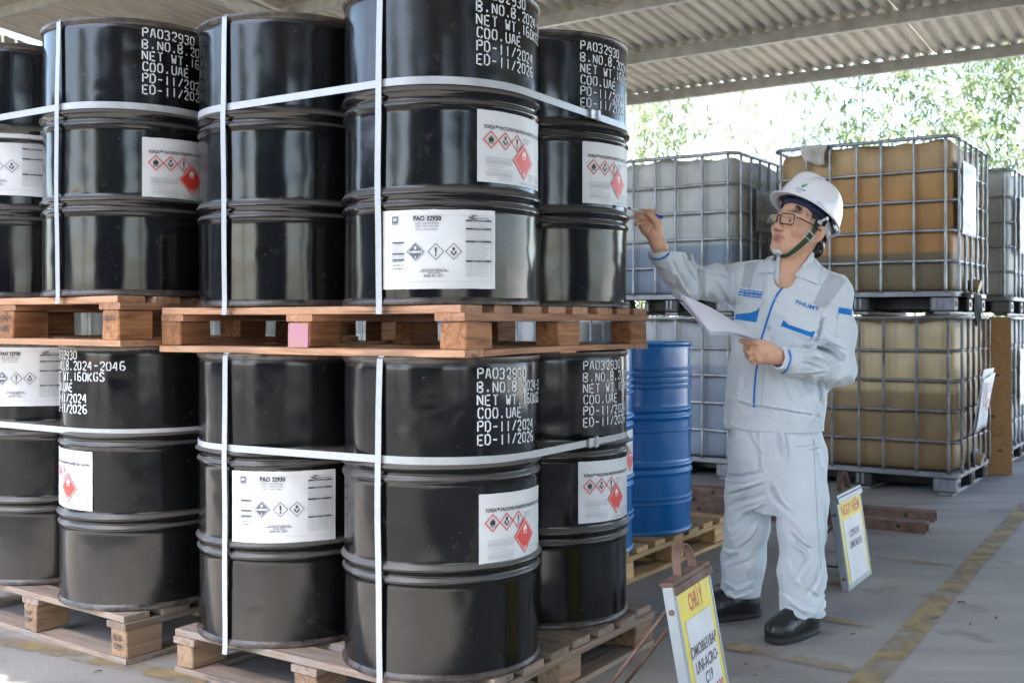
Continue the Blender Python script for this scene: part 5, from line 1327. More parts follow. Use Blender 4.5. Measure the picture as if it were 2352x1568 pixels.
def folds(fd, strokes, conv, mask=None):
    """strokes: (points, height in mm, width in mm); positive raises a ridge, negative presses a groove.  Strokes run over the
    body front; they act through the depth of the garment."""
    for pts, amp, wid in strokes:
        P = [conv(*p) for p in pts]; w = wid / 1000 * 0.70; amp = amp * 1.7; xs = [p.x for p in P]; zs = [p.z for p in P]; ymid = sum(p.y for p in P) / len(P)
        a, b = fd.box((min(xs) - 3 * w, ymid - 0.24, min(zs) - 3 * w), (max(xs) + 3 * w, ymid + 0.10, max(zs) + 3 * w))
        if np.any(b <= a): continue
        sl = tuple(slice(i, j) for i, j in zip(a, b)); X, Y, Z = fd.grid(a, b); best = None
        n = len(P) - 1; near_ = None
        for i in range(n):
            ax_, az = P[i].x, P[i].z; dx, dz = P[i + 1].x - ax_, P[i + 1].z - az; L = dx * dx + dz * dz + 1e-9
            t = np.clip(((X - ax_) * dx + (Z - az) * dz) / L, 0, 1); ex, ez = X - ax_ - t * dx, Z - az - t * dz; q = ex * ex + ez * ez
            sg = np.where(dx * ez - dz * ex > 0, 1.0, -1.0) * np.sqrt(q) / w; s_ = (i + t) / n
            v = (np.exp(-sg * sg) - 0.75 * np.exp(-((sg - 1.25) / 0.62) ** 2)) * np.sin(np.pi * np.clip(s_ * 0.94 + 0.03, 0, 1)) ** 0.7
            if best is None: best, near_ = v, q
            else: m_ = q < near_; best = np.where(m_, v, best); near_ = np.minimum(q, near_)
        fd.d[sl] -= best * amp / 1000
ROOT = Vector((0.98, 4.0, 0.0))
person = empty('person', ROOT)
tag(person, 'person in pale grey work suit and white helmet, raising a pen and holding papers', 'person')
def srgbmat_cloth(name, col, bump=0.06):
    m = bpy.data.materials.new(name); m.use_nodes = True; MATS[name] = m
    N = m.node_tree.nodes; L = m.node_tree.links; b = N['Principled BSDF']; b.inputs['Roughness'].default_value = 0.85; b.inputs['Specular IOR Level'].default_value = 0.25
    b.inputs['Sheen Weight'].default_value = 0.15
    tc = N.new('ShaderNodeTexCoord')
    n = N.new('ShaderNodeTexNoise'); n.inputs['Scale'].default_value = 9; n.inputs['Detail'].default_value = 6; L.new(tc.outputs['Object'], n.inputs['Vector'])
    mx = N.new('ShaderNodeMix'); mx.data_type = 'RGBA'; mx.inputs[6].default_value = (*[c * 0.94 for c in col], 1); mx.inputs[7].default_value = (*[min(1, c * 1.04) for c in col], 1); L.new(n.outputs[0], mx.inputs[0])
    L.new(mx.outputs[2], b.inputs['Base Color'])
    n1 = N.new('ShaderNodeTexNoise'); n1.inputs['Scale'].default_value = 26; n1.inputs['Detail'].default_value = 4; n1.inputs['Distortion'].default_value = 0.8; L.new(tc.outputs['Object'], n1.inputs['Vector'])
    n2 = N.new('ShaderNodeTexNoise'); n2.inputs['Scale'].default_value = 900; L.new(tc.outputs['Object'], n2.inputs['Vector'])
    ad = N.new('ShaderNodeMath'); ad.operation = 'MULTIPLY_ADD'; ad.inputs[1].default_value = 0.03; L.new(n2.outputs[0], ad.inputs[0]); L.new(n1.outputs[0], ad.inputs[2])
    bp = N.new('ShaderNodeBump'); bp.inputs['Strength'].default_value = bump; bp.inputs['Distance'].default_value = 0.02; L.new(ad.outputs[0], bp.inputs['Height']); L.new(bp.outputs[0], b.inputs['Normal'])
    return m
M_suit = srgbmat_cloth('suit_cloth', (0.60, 0.655, 0.695))
M_suitgrey = srgbmat_cloth('suit_grey_band', (0.42, 0.46, 0.485))
M_suitblue = srgbmat_cloth('suit_blue', (0.012, 0.19, 0.56), 0.05)
M_button = mat('button', (0.50, 0.55, 0.60), 0.4)
M_thread_white = mat('thread_white', (0.75, 0.78, 0.80), 0.8)
M_thread_red = mat('thread_red', (0.65, 0.09, 0.04), 0.8)
def skin_mat():
    m = bpy.data.materials.new('skin'); m.use_nodes = True; N = m.node_tree.nodes; L = m.node_tree.links; b = N['Principled BSDF']
    at = N.new('ShaderNodeAttribute'); at.attribute_name = 'tint'
    tc = N.new('ShaderNodeTexCoord'); n = N.new('ShaderNodeTexNoise'); n.inputs['Scale'].default_value = 55; n.inputs['Detail'].default_value = 5; L.new(tc.outputs['Object'], n.inputs['Vector'])
    mr = N.new('ShaderNodeMapRange'); mr.inputs[3].default_value = 0.88; mr.inputs[4].default_value = 1.12; L.new(n.outputs[0], mr.inputs[0])
    hs = N.new('ShaderNodeHueSaturation'); L.new(at.outputs['Color'], hs.inputs['Color']); L.new(mr.outputs[0], hs.inputs['Value']); L.new(hs.outputs[0], b.inputs['Base Color'])
    b.inputs['Roughness'].default_value = 0.5; b.inputs['Specular IOR Level'].default_value = 0.4
    b.inputs['Subsurface Weight'].default_value = 0.12; b.inputs['Subsurface Radius'].default_value = (0.012, 0.005, 0.003); b.inputs['Subsurface Scale'].default_value = 0.6
    bp = N.new('ShaderNodeBump'); bp.inputs['Strength'].default_value = 0.10; bp.inputs['Distance'].default_value = 0.004
    n3 = N.new('ShaderNodeTexNoise'); n3.inputs['Scale'].default_value = 220; n3.inputs['Detail'].default_value = 3; L.new(tc.outputs['Object'], n3.inputs['Vector']); L.new(n3.outputs[0], bp.inputs['Height']); L.new(bp.outputs[0], b.inputs['Normal'])
    return m
M_skin = skin_mat()
M_hair = mat('hair_black', (0.012, 0.011, 0.012), 0.5, 0, 0.3, 60, 0.6, 180, stretch=(1, 1, 0.3))

# pose (joints measured in the photo, depth estimated)
TF = Vector((-0.574, -0.819, 0)); TL = Vector((0.819, -0.574, 0))     # torso forward, and its left
sR = px(1704, 650, 4.08); eR = px(1582, 652, 3.97); wR = px(1516, 564, 3.84)
sL = px(1908, 676, 3.90); eL = px(1926, 846, 3.90); wL = px(1788, 822, 3.77)
# ---------------- jacket
JK = Field((0.43, 3.55, 0.66), (1.36, 4.40, 1.36), 0.0037)
rows = [(596, 1814, .060, .060), (612, 1811, .088, .074), (628, 1808, .128, .088), (645, 1806, .158, .098), (668, 1805, .176, .108), (705, 1802, .180, .118), (760, 1796, .180, .126), (820, 1789, .178, .130), (900, 1783, .177, .131), (950, 1780, .178, .130), (975, 1779, .175, .127), (992, 1779, .173, .125), (1010, 1779, .170, .122)]
rz_ = np.array([px(0, r_[0], 4.0).z for r_ in rows])[::-1]
rcx = np.array([px(r_[1], 738, 4.0).x for r_ in rows])[::-1]; rW = np.array([r_[2] for r_ in rows])[::-1]; rD = np.array([r_[3] for r_ in rows])[::-1]
def loft(zs, cx, W, D, cy=4.0, pw=2.3, zlo=None, zhi=None):
    def fn(X, Y, Z):
        c = np.interp(Z, zs, cx); w = np.interp(Z, zs, W); dd = np.interp(Z, zs, D)
        rx, ry = X - c, Y - cy; l = np.abs(rx * TL.x + ry * TL.y) / w; f = np.abs(rx * TF.x + ry * TF.y) / dd
        k = (l ** pw + f ** pw) ** (1 / pw); v = (k - 1) * np.minimum(w, dd) * 0.95
        if zlo is not None: v = np.maximum(v, zlo - Z)
        if zhi is not None: v = np.maximum(v, Z - zhi)
        return v
    return fn
HEMZ = px(0, 986, 4.0).z
JK.put(loft(rz_, rcx, rW, rD, zlo=HEMZ), (0.7, 3.75, HEMZ - .02), (1.3, 4.25, 1.36), 0.0)
# shoulders and sleeves
JK.chain([px(1745, 632, 4.05), sR, px(1640, 650, 4.03), eR], [.058, .068, .059, .060], 0.030)
JK.chain([eR, eR.lerp(wR, .45), eR.lerp(wR, .80), wR], [.060, .060, .049, .0425], 0.020)
JK.chain([px(1862, 640, 3.94), sL, sL.lerp(eL, .5), eL], [.056, .068, .062, .058], 0.028)
JK.chain([eL, eL.lerp(wL, .4), eL.lerp(wL, .75), wL], [.058, .056, .050, .042], 0.020)
# neck opening: hole for the neck and the open V at the front
nb = px(1812, 618, 4.0)
JK.cap(nb + Vector((0, 0, -.02)) + TF * 0.012, nb + Vector((0.005, 0, .16)), .058, .070, 0.012, 's')
JK.cap(px(1814, 604, 3.93), px(1795, 654, 3.89), .034, .007, 0.010, 's')
z2 = lambda a, b: px(1553.6 + a * .2287, 657.3 + b * .2287, 3.85)      # measuring frames
z1 = lambda a, b: px(1434.1 + a * .343, 358.5 + b * .343, 3.95)
fold_j = [
 # raised sleeve
 ([(395, 590), (415, 690), (440, 745)], -9, 11), ([(420, 715), (480, 745), (540, 770)], 8, 12), ([(465, 745), (500, 830), (520, 960)], -5, 11), ([(300, 740), (335, 880), (430, 965)], -5, 12),
 ([(250, 690), (330, 830), (420, 930)], 5, 14), ([(550, 745), (640, 725), (720, 730)], 6, 14), ([(590, 820), (650, 900), (730, 985)], -7, 12), ([(560, 860), (640, 960)], 5, 12), ([(700, 700), (735, 800), (735, 900)], -7, 11),
 ([(640, 800), (720, 850)], 5, 13), ([(350, 640), (390, 760), (470, 860)], -5, 10), ([(500, 780), (600, 780), (690, 790)], -4, 12),
]
folds(JK, fold_j, z1)
fold_k = [
 # bent sleeve, elbow and belly
 ([(1290, 590), (1400, 570), (1520, 590)], 8, 11), ([(1400, 610), (1500, 640), (1620, 720)], -9, 10), ([(1330, 640), (1440, 690), (1560, 770)], 8, 11), ([(1300, 700), (1400, 740), (1500, 810)], -7, 10), ([(1500, 560), (1600, 610), (1690, 650)], -7, 9),
 ([(1550, 690), (1640, 760)], -6, 9), ([(1150, 660), (1240, 700), (1330, 690)], 6, 11), ([(1180, 760), (1300, 780), (1420, 830)], -5, 11), ([(1120, 880), (1290, 885), (1450, 860)], -5, 9), ([(1480, 480), (1540, 540), (1640, 560)], 5, 12),
 ([(1420, 560), (1440, 460), (1480, 330)], -8, 11), ([(1400, 560), (1340, 620), (1250, 600)], -6, 12),
 ([(1290, 900), (1340, 1010), (1400, 1130)], -6, 16), ([(1220, 900), (1250, 1010), (1290, 1100)], 5, 18), ([(1430, 930), (1480, 1060), (1490, 1200)], -7, 14), ([(1060, 940), (1100, 1060), (1130, 1180)], -4, 18), ([(920, 860), (960, 1000), (980, 1150)], 4, 20),
 ([(620, 820), (640, 980), (620, 1130)], -4, 16), ([(700, 900), (690, 1050)], 4, 16), ([(580, 480), (620, 640), (600, 800)], -4, 15), ([(1000, 520), (960, 640)], -3, 14), ([(1250, 520), (1330, 560), (1390, 520)], -5, 14),
 # belt seam and its gathers
 ([(535, 1135), (640, 1165), (780, 1210), (1000, 1235), (1250, 1275), (1470, 1310)], -5, 6),
] + [([(x, 1150 + .14 * (x - 560)), (x + 8, 1215 + .14 * (x - 560))], (-1) ** i * 1.6, 8) for i, x in enumerate(range(560, 1460, 52))]
folds(JK, fold_k, z2)
X, Y, Z = JK.grid(); near = np.abs(JK.d) < 0.03
xs, ys, zs_ = X[near], Y[near], Z[near]
def ridged(x, y, z, f, sh, amp):
    n1 = vnoise(x * f + z * sh, y * f + 5, z * f * 0.55 - x * sh * .4); n2 = vnoise(x * f * 2.1 - z * sh * 1.7 + 9, y * f * 2.1, z * f * 1.3 + x * sh)
    return -amp * (np.maximum(0, 1 - np.abs(n1) * 1.6) ** 2 + 0.45 * np.maximum(0, 1 - np.abs(n2) * 1.6) ** 2)
JK.d[near] += ridged(xs, ys, zs_, 9.0, 5.0, 0.0068)
JK.d[near] += 0.0018 * vnoise(xs * 11 + zs_ * 6, ys * 11, zs_ * 5) + 0.0007 * vnoise(xs * 34 + 7, ys * 34, zs_ * 18)
JK.d = np.maximum(JK.d, HEMZ - Z)
# cut the cuffs flat and hollow their mouths
for w, e in ((wR, eR), (wL, eL)):
    t = (w - e).normalized()
    def cut(X, Y, Z, w=w, t=t):
        a = (X - w.x) * t.x + (Y - w.y) * t.y + (Z - w.z) * t.z
        rr = np.sqrt(np.maximum((X - w.x) ** 2 + (Y - w.y) ** 2 + (Z - w.z) ** 2 - a * a, 0)); return np.maximum(-(a - 0.004), rr - 0.075)
    JK.put(cut, np.array(w) - .08, np.array(w) + .08, 0.004, 's')
    JK.cap(w - t * 0.016, w + t * 0.05, 0.030, 0.036, 0.004, 's')
JV, JF = JK.mesh(); JV = relax(JV, JF, 1, 0.3)
jacket = ob('jacket', mesh_from('jacket', JV, JF, [M_suit], ROOT), person)
del X, Y, Z
# ---------------- trousers
z3 = lambda a, b: px(1553.6 + a * .4283, 896.3 + b * .4283, 3.98)
TR = Field((0.70, 3.66, 0.035), (1.22, 4.32, 0.80), 0.0038)
pz = [960, 1000, 1050, 1100, 1145, 1190]; tz = np.array([px(0, q, 4.0).z for q in pz])[::-1]
tcx = np.array([px(q, 738, 4.0).x for q in (1779, 1780, 1782, 1783, 1782, 1780)])[::-1]
TR.put(loft(tz, tcx, np.array([.155, .160, .163, .160, .146, .050])[::-1], np.array([.118, .126, .132, .124, .104, .078])[::-1], zlo=px(0, 1196, 4).z, zhi=px(0, 955, 4).z), (0.72, 3.8, .45), (1.2, 4.25, .80), 0.0)
hL, kL, aL = px(1838, 1040, 3.94), px(1842, 1215, 3.89), px(1843, 1408, 3.905)
hR, kR, aR = px(1731, 1040, 4.08), px(1714, 1205, 4.08), px(1700, 1364, 4.14)
TR.chain([hL, hL.lerp(kL, .6), kL, kL.lerp(aL, .5), aL], [.090, .084, .078, .077, .075], 0.028)
TR.chain([hR, hR.lerp(kR, .6), kR, kR.lerp(aR, .5), aR], [.090, .085, .078, .075, .073], 0.028)
for a, k_ in ((aL, kL), (aR, kR)):
    pass
fold_t = [
 ([(405, 150), (408, 300), (420, 440)], -5, 9), ([(525, 205), (540, 290), (545, 360)], 7, 10), ([(505, 205), (515, 330)], -6, 8), ([(345, 170), (400, 290), (425, 330)], -5, 9), ([(310, 160), (300, 260), (275, 330)], -4, 10),
 ([(430, 420), (340, 465), (270, 490)], -9, 12), ([(440, 465), (350, 510), (290, 560)], 7, 12), ([(445, 545), (350, 600), (290, 650)], -8, 12), ([(450, 585), (370, 650), (310, 730)], 7, 12), ([(448, 640), (390, 700), (320, 800)], -7, 12), ([(440, 720), (400, 790), (340, 850)], 6, 12),
 ([(250, 880), (310, 890), (350, 880)], 7, 11), ([(345, 880), (310, 930), (270, 960)], -8, 10), ([(330, 960), (400, 930), (430, 900)], -5, 12), ([(420, 960), (400, 1010)], 4, 10),
 ([(215, 1030), (290, 1060), (340, 1090), (430, 1050)], 10, 11), ([(230, 1070), (320, 1110), (430, 1085)], -10, 9), ([(250, 1100), (340, 1140), (425, 1110)], 8, 9), ([(270, 1130), (350, 1165)], -7, 8),
 ([(470, 480), (500, 560), (560, 640)], -6, 13), ([(520, 600), (590, 680), (640, 760)], 6, 15), ([(555, 720), (600, 770), (650, 800)], -8, 11), ([(560, 760), (620, 810), (640, 870)], 7, 11), ([(640, 840), (620, 900), (580, 960)], -7, 12), ([(550, 870), (560, 930), (600, 990)], 5, 13), ([(700, 900), (690, 970), (640, 1040)], -5, 14), ([(740, 560), (745, 760), (770, 950)], -3, 8),
 ([(535, 1060), (620, 1110), (690, 1130), (770, 1090)], 10, 12), ([(560, 1105), (640, 1150), (760, 1120)], -11, 9), ([(570, 1140), (660, 1180), (765, 1150)], 9, 9), ([(580, 1180), (670, 1205), (750, 1180)], -8, 8), ([(640, 1010), (700, 1060), (770, 1030)], -5, 12),
 ([(690, 250), (720, 330), (730, 420)], -4, 9), ([(660, 300), (735, 290)], -4, 7),
]
folds(TR, fold_t, z3)
X, Y, Z = TR.grid(); near = np.abs(TR.d) < 0.03; xs, ys, zs_ = X[near], Y[near], Z[near]
TR.d[near] += ridged(xs, ys, zs_ , 8.5, -4.0, 0.0045)
TR.d[near] += 0.0016 * vnoise(xs * 12 + 3, ys * 12, zs_ * 5 + xs * 4) + 0.0007 * vnoise(xs * 34, ys * 34, zs_ * 18)
for a in (aL, aR):
    def cutz(X, Y, Z, z=a.z): return np.maximum(Z - z, np.abs(X - a.x) - .12)
    TR.put(cutz, (a.x - .11, a.y - .12, 0.0), (a.x + .11, a.y + .12, a.z), 0.006, 's')
TV, TFc = TR.mesh(); TV = relax(TV, TFc, 1, 0.3)
trousers = ob('trousers', mesh_from('trousers', TV, TFc, [M_suit], ROOT), person)
del X, Y, Z

# ---------------- head (local: x to his right, y forward, z up; origin between the ears at eye level)
yaw, pit = R(55), R(17)
hy = Vector((-math.sin(yaw) * math.cos(pit), -math.cos(yaw) * math.cos(pit), math.sin(pit)))
hx = Vector((-math.cos(yaw), math.sin(yaw), 0)); hz_ = hx.cross(hy).normalized()
roll = Matrix.Rotation(R(-6), 3, hy); hx = roll @ hx; hz_ = roll @ hz_
HC = px(1836, 522, 3.93)
HM = Matrix(((*hx, 0), (*hy, 0), (*hz_, 0), (0, 0, 0, 1))).transposed(); HM.translation = HC; HI = HM.inverted(); HMH = Matrix.Translation(HC) @ Matrix.Rotation(R(9), 4, hx) @ Matrix.Translation(-HC) @ HM      # the helmet sits tipped back a little more
HD = Field((-.105, -.135, -.30), (.105, .135, .135), 0.0024)
HD.ell((0, -.014, .034), (.074, .098, .088), 0)
HD.ell((0, .026, -.030), (.061, .066, .080), 0.03)
HD.cap((-.014, .057, -.099), (.014, .057, -.099), .021, .021, 0.025)
for s in (-1, 1):
    HD.cap((s * .053, -.002, -.052), (s * .020, .054, -.096), .020, .018, 0.03)
    HD.ell((s * .043, .056, -.030), (.022, .024, .020), 0.022)
    HD.cap((s * .046, .062, .020), (s * .012, .082, .017), .012, .012, 0.014)
    HD.ell((s * .0315, .098, -.003), (.017, .013, .0125), 0.012, 's')
    HD.ell((s * .031, .0745, -.003), (.0155, .013, .0135), 0.004)
    HD.cap((s * .046, .077, -.0005), (s * .017, .0860, .0035), .0050, .0050, 0.003)
    HD.cap((s * .045, .075, -.011), (s * .018, .082, -.0105), .0042, .0042, 0.005)
    HD.ell((s * .0135, .0965, -.041), (.0085, .0115, .0085), 0.007)
    HD.ell((s * .0085, .099, -.0475), (.0038, .006, .003), 0.003, 's')
    HD.cap((s * .024, .083, -.040), (s * .032, .070, -.068), .004, .004, 0.012)
    # ear
    E = Matrix.Rotation(R(s * 26), 4, 'Z') @ Matrix.Rotation(R(14), 4, 'X')
    HD.ell((s * .0795, -.020, -.016), (.0070, .0205, .0340), 0.006, 'u', E)
    HD.ell((s * .0865, -.0165, -.013), (.0065, .0125, .0225), 0.003, 's', E)
    HD.ell((s * .0815, -.017, -.016), (.0035, .0055, .013), 0.003, 'u', E)
    HD.ell((s * .0785, -.006, -.020), (.0045, .005, .009), 0.004, 'u', E)
    HD.ell((s * .0765, -.008, -.045), (.0058, .0085, .011), 0.006)
HD.cap((0, .087, .008), (0, .1075, -.031), .0065, .0095, 0.014)
HD.ell((0, .1085, -.0365), (.0112, .0105, .0098), 0.010)
HD.ell((0, .068, -.070), (.030, .023, .024), 0.02)
for s in (-1, 1):
    HD.cap((s * .0245, .0785, -.0705), (s * .006, .0925, -.0660), .0030, .0052, 0.005)
    HD.cap((s * .0235, .0775, -.0745), (s * .0, .0905, -.0782), .0032, .0056, 0.005)
HD.chain([(-.028, .082, -.0725), (-.012, .0955, -.0718), (.012, .0955, -.0718), (.028, .082, -.0725)], [.0012, .0016, .0016, .0012], 0.003, 's')
HD.ell((0, .0905, -.0905), (.020, .008, .005), 0.010, 's')
nbl = HI @ (px(1818, 640, 3.99)); nck = HI @ (px(1806, 646, 3.925))
HD.cap((0, -.030, -.045), nbl, .056, .060, 0.03)
HD.cap((0, .020, -.09), HI @ px(1808, 625, 3.94), .034, .040, 0.03)
HD.cap(HI @ px(1812, 622, 3.94), nck, .045, .045, 0.03)
HD.cap((-.045, -.02, -.05), HI @ px(1800, 636, 3.925), .018, .014, 0.02)
HVl, HF = HD.mesh(); HVl = relax(HVl, HF, 1, 0.35)
def to_world(M, V): return np.array(V) @ np.array(M.to_3x3()).T + np.array(M.translation)
HVw = to_world(HM, HVl)
skin0 = np.array((0.64, 0.365, 0.245)); lip = np.array((0.36, 0.115, 0.095)); red = np.array((0.52, 0.225, 0.15)); hair_c = np.array((0.02, 0.017, 0.016))
def gauss(V, c, r): return np.exp(-(((V - np.array(c)) / np.array(r)) ** 2).sum(1))
tint = np.tile(skin0, (len(HVl), 1))
def paint(w, c):
    global tint
    w = np.clip(w, 0, 1)[:, None]; tint = tint * (1 - w) + c * w
ax_ = HVl.copy(); ax_[:, 0] = np.abs(ax_[:, 0])
paint(0.5 * gauss(ax_, (.045, .055, -.035), (.03, .04, .025)), red); paint(0.5 * gauss(ax_, (0, .108, -.038), (.018, .02, .016)), red); paint(0.75 * gauss(ax_, (.078, -.01, -.012), (.012, .03, .04)), red)
paint(1.3 * gauss(ax_, (.006, .098, -.066), (.018, .02, .0055)), lip); paint(1.3 * gauss(ax_, (.0, .096, -.078), (.018, .02, .0058)), lip)
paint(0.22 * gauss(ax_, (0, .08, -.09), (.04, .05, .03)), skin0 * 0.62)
paint(0.95 * gauss(ax_, (.031, .090, .0310), (.017, .035, .0048)), hair_c); paint(0.6 * gauss(ax_, (.046, .075, .0300), (.009, .03, .0045)), hair_c)
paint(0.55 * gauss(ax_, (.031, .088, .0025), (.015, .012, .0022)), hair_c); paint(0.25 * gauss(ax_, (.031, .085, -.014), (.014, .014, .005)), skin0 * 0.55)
paint(0.85 * np.exp(-((ax_[:, 2] + .0718 + .0 * ax_[:, 0]) / .0016) ** 2) * (ax_[:, 0] < .027) * (ax_[:, 1] > .07), lip * 0.35)  # shade of the mouth crease painted into the tint
paint(0.9 * gauss(ax_, (.0085, .099, -.0475), (.0045, .008, .003)), skin0 * 0.2)  # nostril shading darkened into the skin colour
headtint = tint
# ---------------- hands
def hand_field(chains, h=0.0017, k=0.006):
    P = np.array([p for ch in chains for p, r in ch]); Rm = max(r for ch in chains for p, r in ch)
    fd = Field(P.min(0) - Rm - .012, P.max(0) + Rm + .012, h)
    for ch in chains:
        kk = k
        for i in range(len(ch) - 1): fd.cap(ch[i][0], ch[i + 1][0], ch[i][1], ch[i + 1][1], kk)
    return fd
q1 = lambda a, b, dd=0.0: px(1422.2 + a * .1067, 454.1 + b * .1067, 3.835 + dd / 1000)
u1 = 0.000162
def C1(*pts): return [(q1(a, b, d_), r_ * u1) for a, b, d_, r_ in pts]
palm = [C1((850, 1040, 0, 150), (800, 900, 0, 150), (740, 760, 0, 130)), C1((800, 900, 0, 130), (600, 700, 4, 110), (500, 590, 8, 85)), C1((740, 780, 0, 140), (700, 600, 6, 110), (650, 500, 14, 90)), C1((810, 800, -4, 110), (830, 620, 2, 95), (830, 470, 12, 75)), C1((650, 700, 4, 120), (720, 600, 8, 110)), C1((560, 640, 8, 100), (620, 530, 14, 95))]
thumb = C1((820, 760, -8, 115), (830, 620, -14, 95), (770, 480, -22, 78), (690, 395, -24, 66), (610, 335, -22, 52))
index = C1((820, 440, 14, 75), (730, 320, 10, 62), (600, 255, 2, 54), (470, 240, -6, 46))
middle = C1((720, 470, 18, 75), (590, 400, 6, 60), (480, 350, -4, 52), (380, 352, -10, 46))
ring = C1((620, 520, 18, 72), (520, 450, 4, 56), (430, 425, -6, 50), (315, 420, -10, 44))
pinky = C1((530, 590, 14, 64), (450, 555, 4, 48), (400, 548, -4, 44), (350, 572, -8, 38))
RH = hand_field(palm, 0.0017, 0.012)
for ch in (thumb, index, middle, ring, pinky): RH.chain([p for p, r in ch], [r for p, r in ch], 0.0035)
RH.cap(wR - (wR - eR).normalized() * 0.05, q1(840, 1000), .026, .0255, 0.012)
# creases of the palm
for a, b in (((560, 620), (680, 480)), ((640, 760), (720, 560)), ((700, 860), (690, 640))):
    RH.cap(q1(*a, -20), q1(*b, -20), .0012, .0012, 0.004, 's')
RHV, RHF = RH.mesh(); RHV = relax(RHV, RHF, 1, 0.35)
# left hand, back to the camera, thumb over the papers
q2 = lambda a, b, dd=0.0: px(1553.6 + a * .2287, 657.3 + b * .2287, 3.765 + dd / 1000)
u2 = 0.000342
def C2(*pts): return [(q2(a, b, d_), r_ * u2) for a, b, d_, r_ in pts]
palm = [C2((990, 690, 0, 82), (920, 670, 0, 84), (850, 650, -4, 72)), C2((920, 620, -6, 66), (840, 600, -10, 52)), C2((920, 720, 4, 62), (830, 720, 0, 56)), C2((880, 660, 12, 70), (820, 670, 10, 62))]
LH = hand_field(palm + [C2((630, 545, -20, 20), (700, 780, 30, 20))], 0.0017, 0.016)
LH.d[:] = 1.0
for ch in palm: LH.chain([p for p, r in ch], [r for p, r in ch], 0.014)
for ch in (C2((880, 590, -12, 50), (800, 565, -18, 40), (725, 558, -16, 33), (650, 546, -12, 26)),
           C2((815, 612, -10, 46), (755, 622, -8, 38), (705, 610, 16, 34), (700, 590, 40, 30)),
           C2((810, 660, -8, 45), (742, 672, -6, 37), (706, 650, 18, 33), (708, 620, 44, 29)),
           C2((815, 705, -4, 42), (755, 722, -2, 35), (722, 700, 20, 31), (725, 665, 44, 27)),
           C2((835, 742, 2, 37), (785, 760, 4, 31), (758, 742, 24, 28), (760, 710, 44, 24))):
    LH.chain([p for p, r in ch], [r for p, r in ch], 0.004)
for a, b in ((800, 628), (798, 672), (805, 712), (830, 745)): LH.ell(q2(a, b, -16), (.0075, .0075, .0075), 0.008)
LH.cap(wL - (wL - eL).normalized() * 0.05, q2(960, 690), .027, .026, 0.014)
LHV, LHF = LH.mesh(); LHV = relax(LHV, LHF, 1, 0.35)
# rest of the body inside the suit
BD = Field((0.60, 3.60, 0.05), (1.34, 4.36, 1.38), 0.012)
BD.chain([px(1815, 630, 4.0), px(1800, 720, 4.0), px(1785, 980, 4.0)], [.07, .10, .10], 0.05)
BD.chain([sR, px(1806, 660, 4.0), sL], [.036, .07, .036], 0.02); BD.chain([sR, eR, wR], [.036, .032, .024], 0.01); BD.chain([sL, eL, wL], [.036, .032, .024], 0.01)
BD.chain([hL, kL, aL + Vector((0, 0, .03))], [.075, .055, .042], 0.03); BD.chain([hR, kR, aR + Vector((0, 0, .03))], [.075, .055, .042], 0.03)
BV, BF = BD.mesh()
parts = [(HVw, HF, headtint), (RHV, RHF, None), (LHV, LHF, None), (BV, BF, None)]
allV = np.concatenate([p[0] for p in parts]); off = 0; allF = []; allT = []
for V_, F_, t_ in parts:
    allF.append(F_ + off); off += len(V_)
    if t_ is None:
        n_ = vnoise(V_[:, 0] * 60, V_[:, 1] * 60, V_[:, 2] * 60)[:, None]; t_ = skin0 * (1.0 + 0.05 * n_)
    allT.append(t_)
# redder finger tips and nails
T = np.concatenate(allT)
def spot(c, r, col, w=1.0):
    global T
    g = (w * np.exp(-((allV - np.array(c)) ** 2).sum(1) / (r * r)))[:, None]; g = np.clip(g, 0, 1); T = T * (1 - g) + np.array(col) * g
for ch in (index, middle, ring, pinky): spot(ch[-1][0], 0.010, (0.56, 0.22, 0.16), 0.7)
spot(q1(620, 335, -32), 0.0055, (0.62, 0.40, 0.34), 1.1); spot(q1(600, 650, -20), 0.02, (0.60, 0.34, 0.24), 0.5)
for a, b in ((800, 628), (798, 672), (805, 712)): spot(q2(a, b, -22), 0.008, (0.60, 0.30, 0.2), 0.6)
# join head, hands and trunk into one continuous surface inside the suit
core0 = len(allV) - len(BV); o0 = 0; cj = np.array([px(1815, 650, 4.0), wR.lerp(eR, .25), wL.lerp(eL, .25)])
for (V_, F_, t_), c in zip(parts[:3], cj):
    ia = np.argsort(((V_ - c) ** 2).sum(1))[:1]; fa = F_[(F_ == ia[0]).any(1)][0]; ib = np.argmin(((BV - V_[ia[0]]) ** 2).sum(1)); fb = BF[(BF == ib).any(1)][0]
    qa = [int(x) + o0 for x in fa]; qb = [int(x) + core0 for x in fb]
    allF.append(np.array([[qa[0], qa[1], qb[1], qb[0]], [qa[2], qa[3], qb[3], qb[2]]])); o0 += len(V_)
body = ob('body', mesh_from('body', allV, np.concatenate(allF), [M_skin], ROOT), person)
ca = body.data.color_attributes.new('tint', 'FLOAT_COLOR', 'POINT')
ca.data.foreach_set('color', np.concatenate([T, np.ones((len(T), 1))], 1).astype(np.float32).ravel())
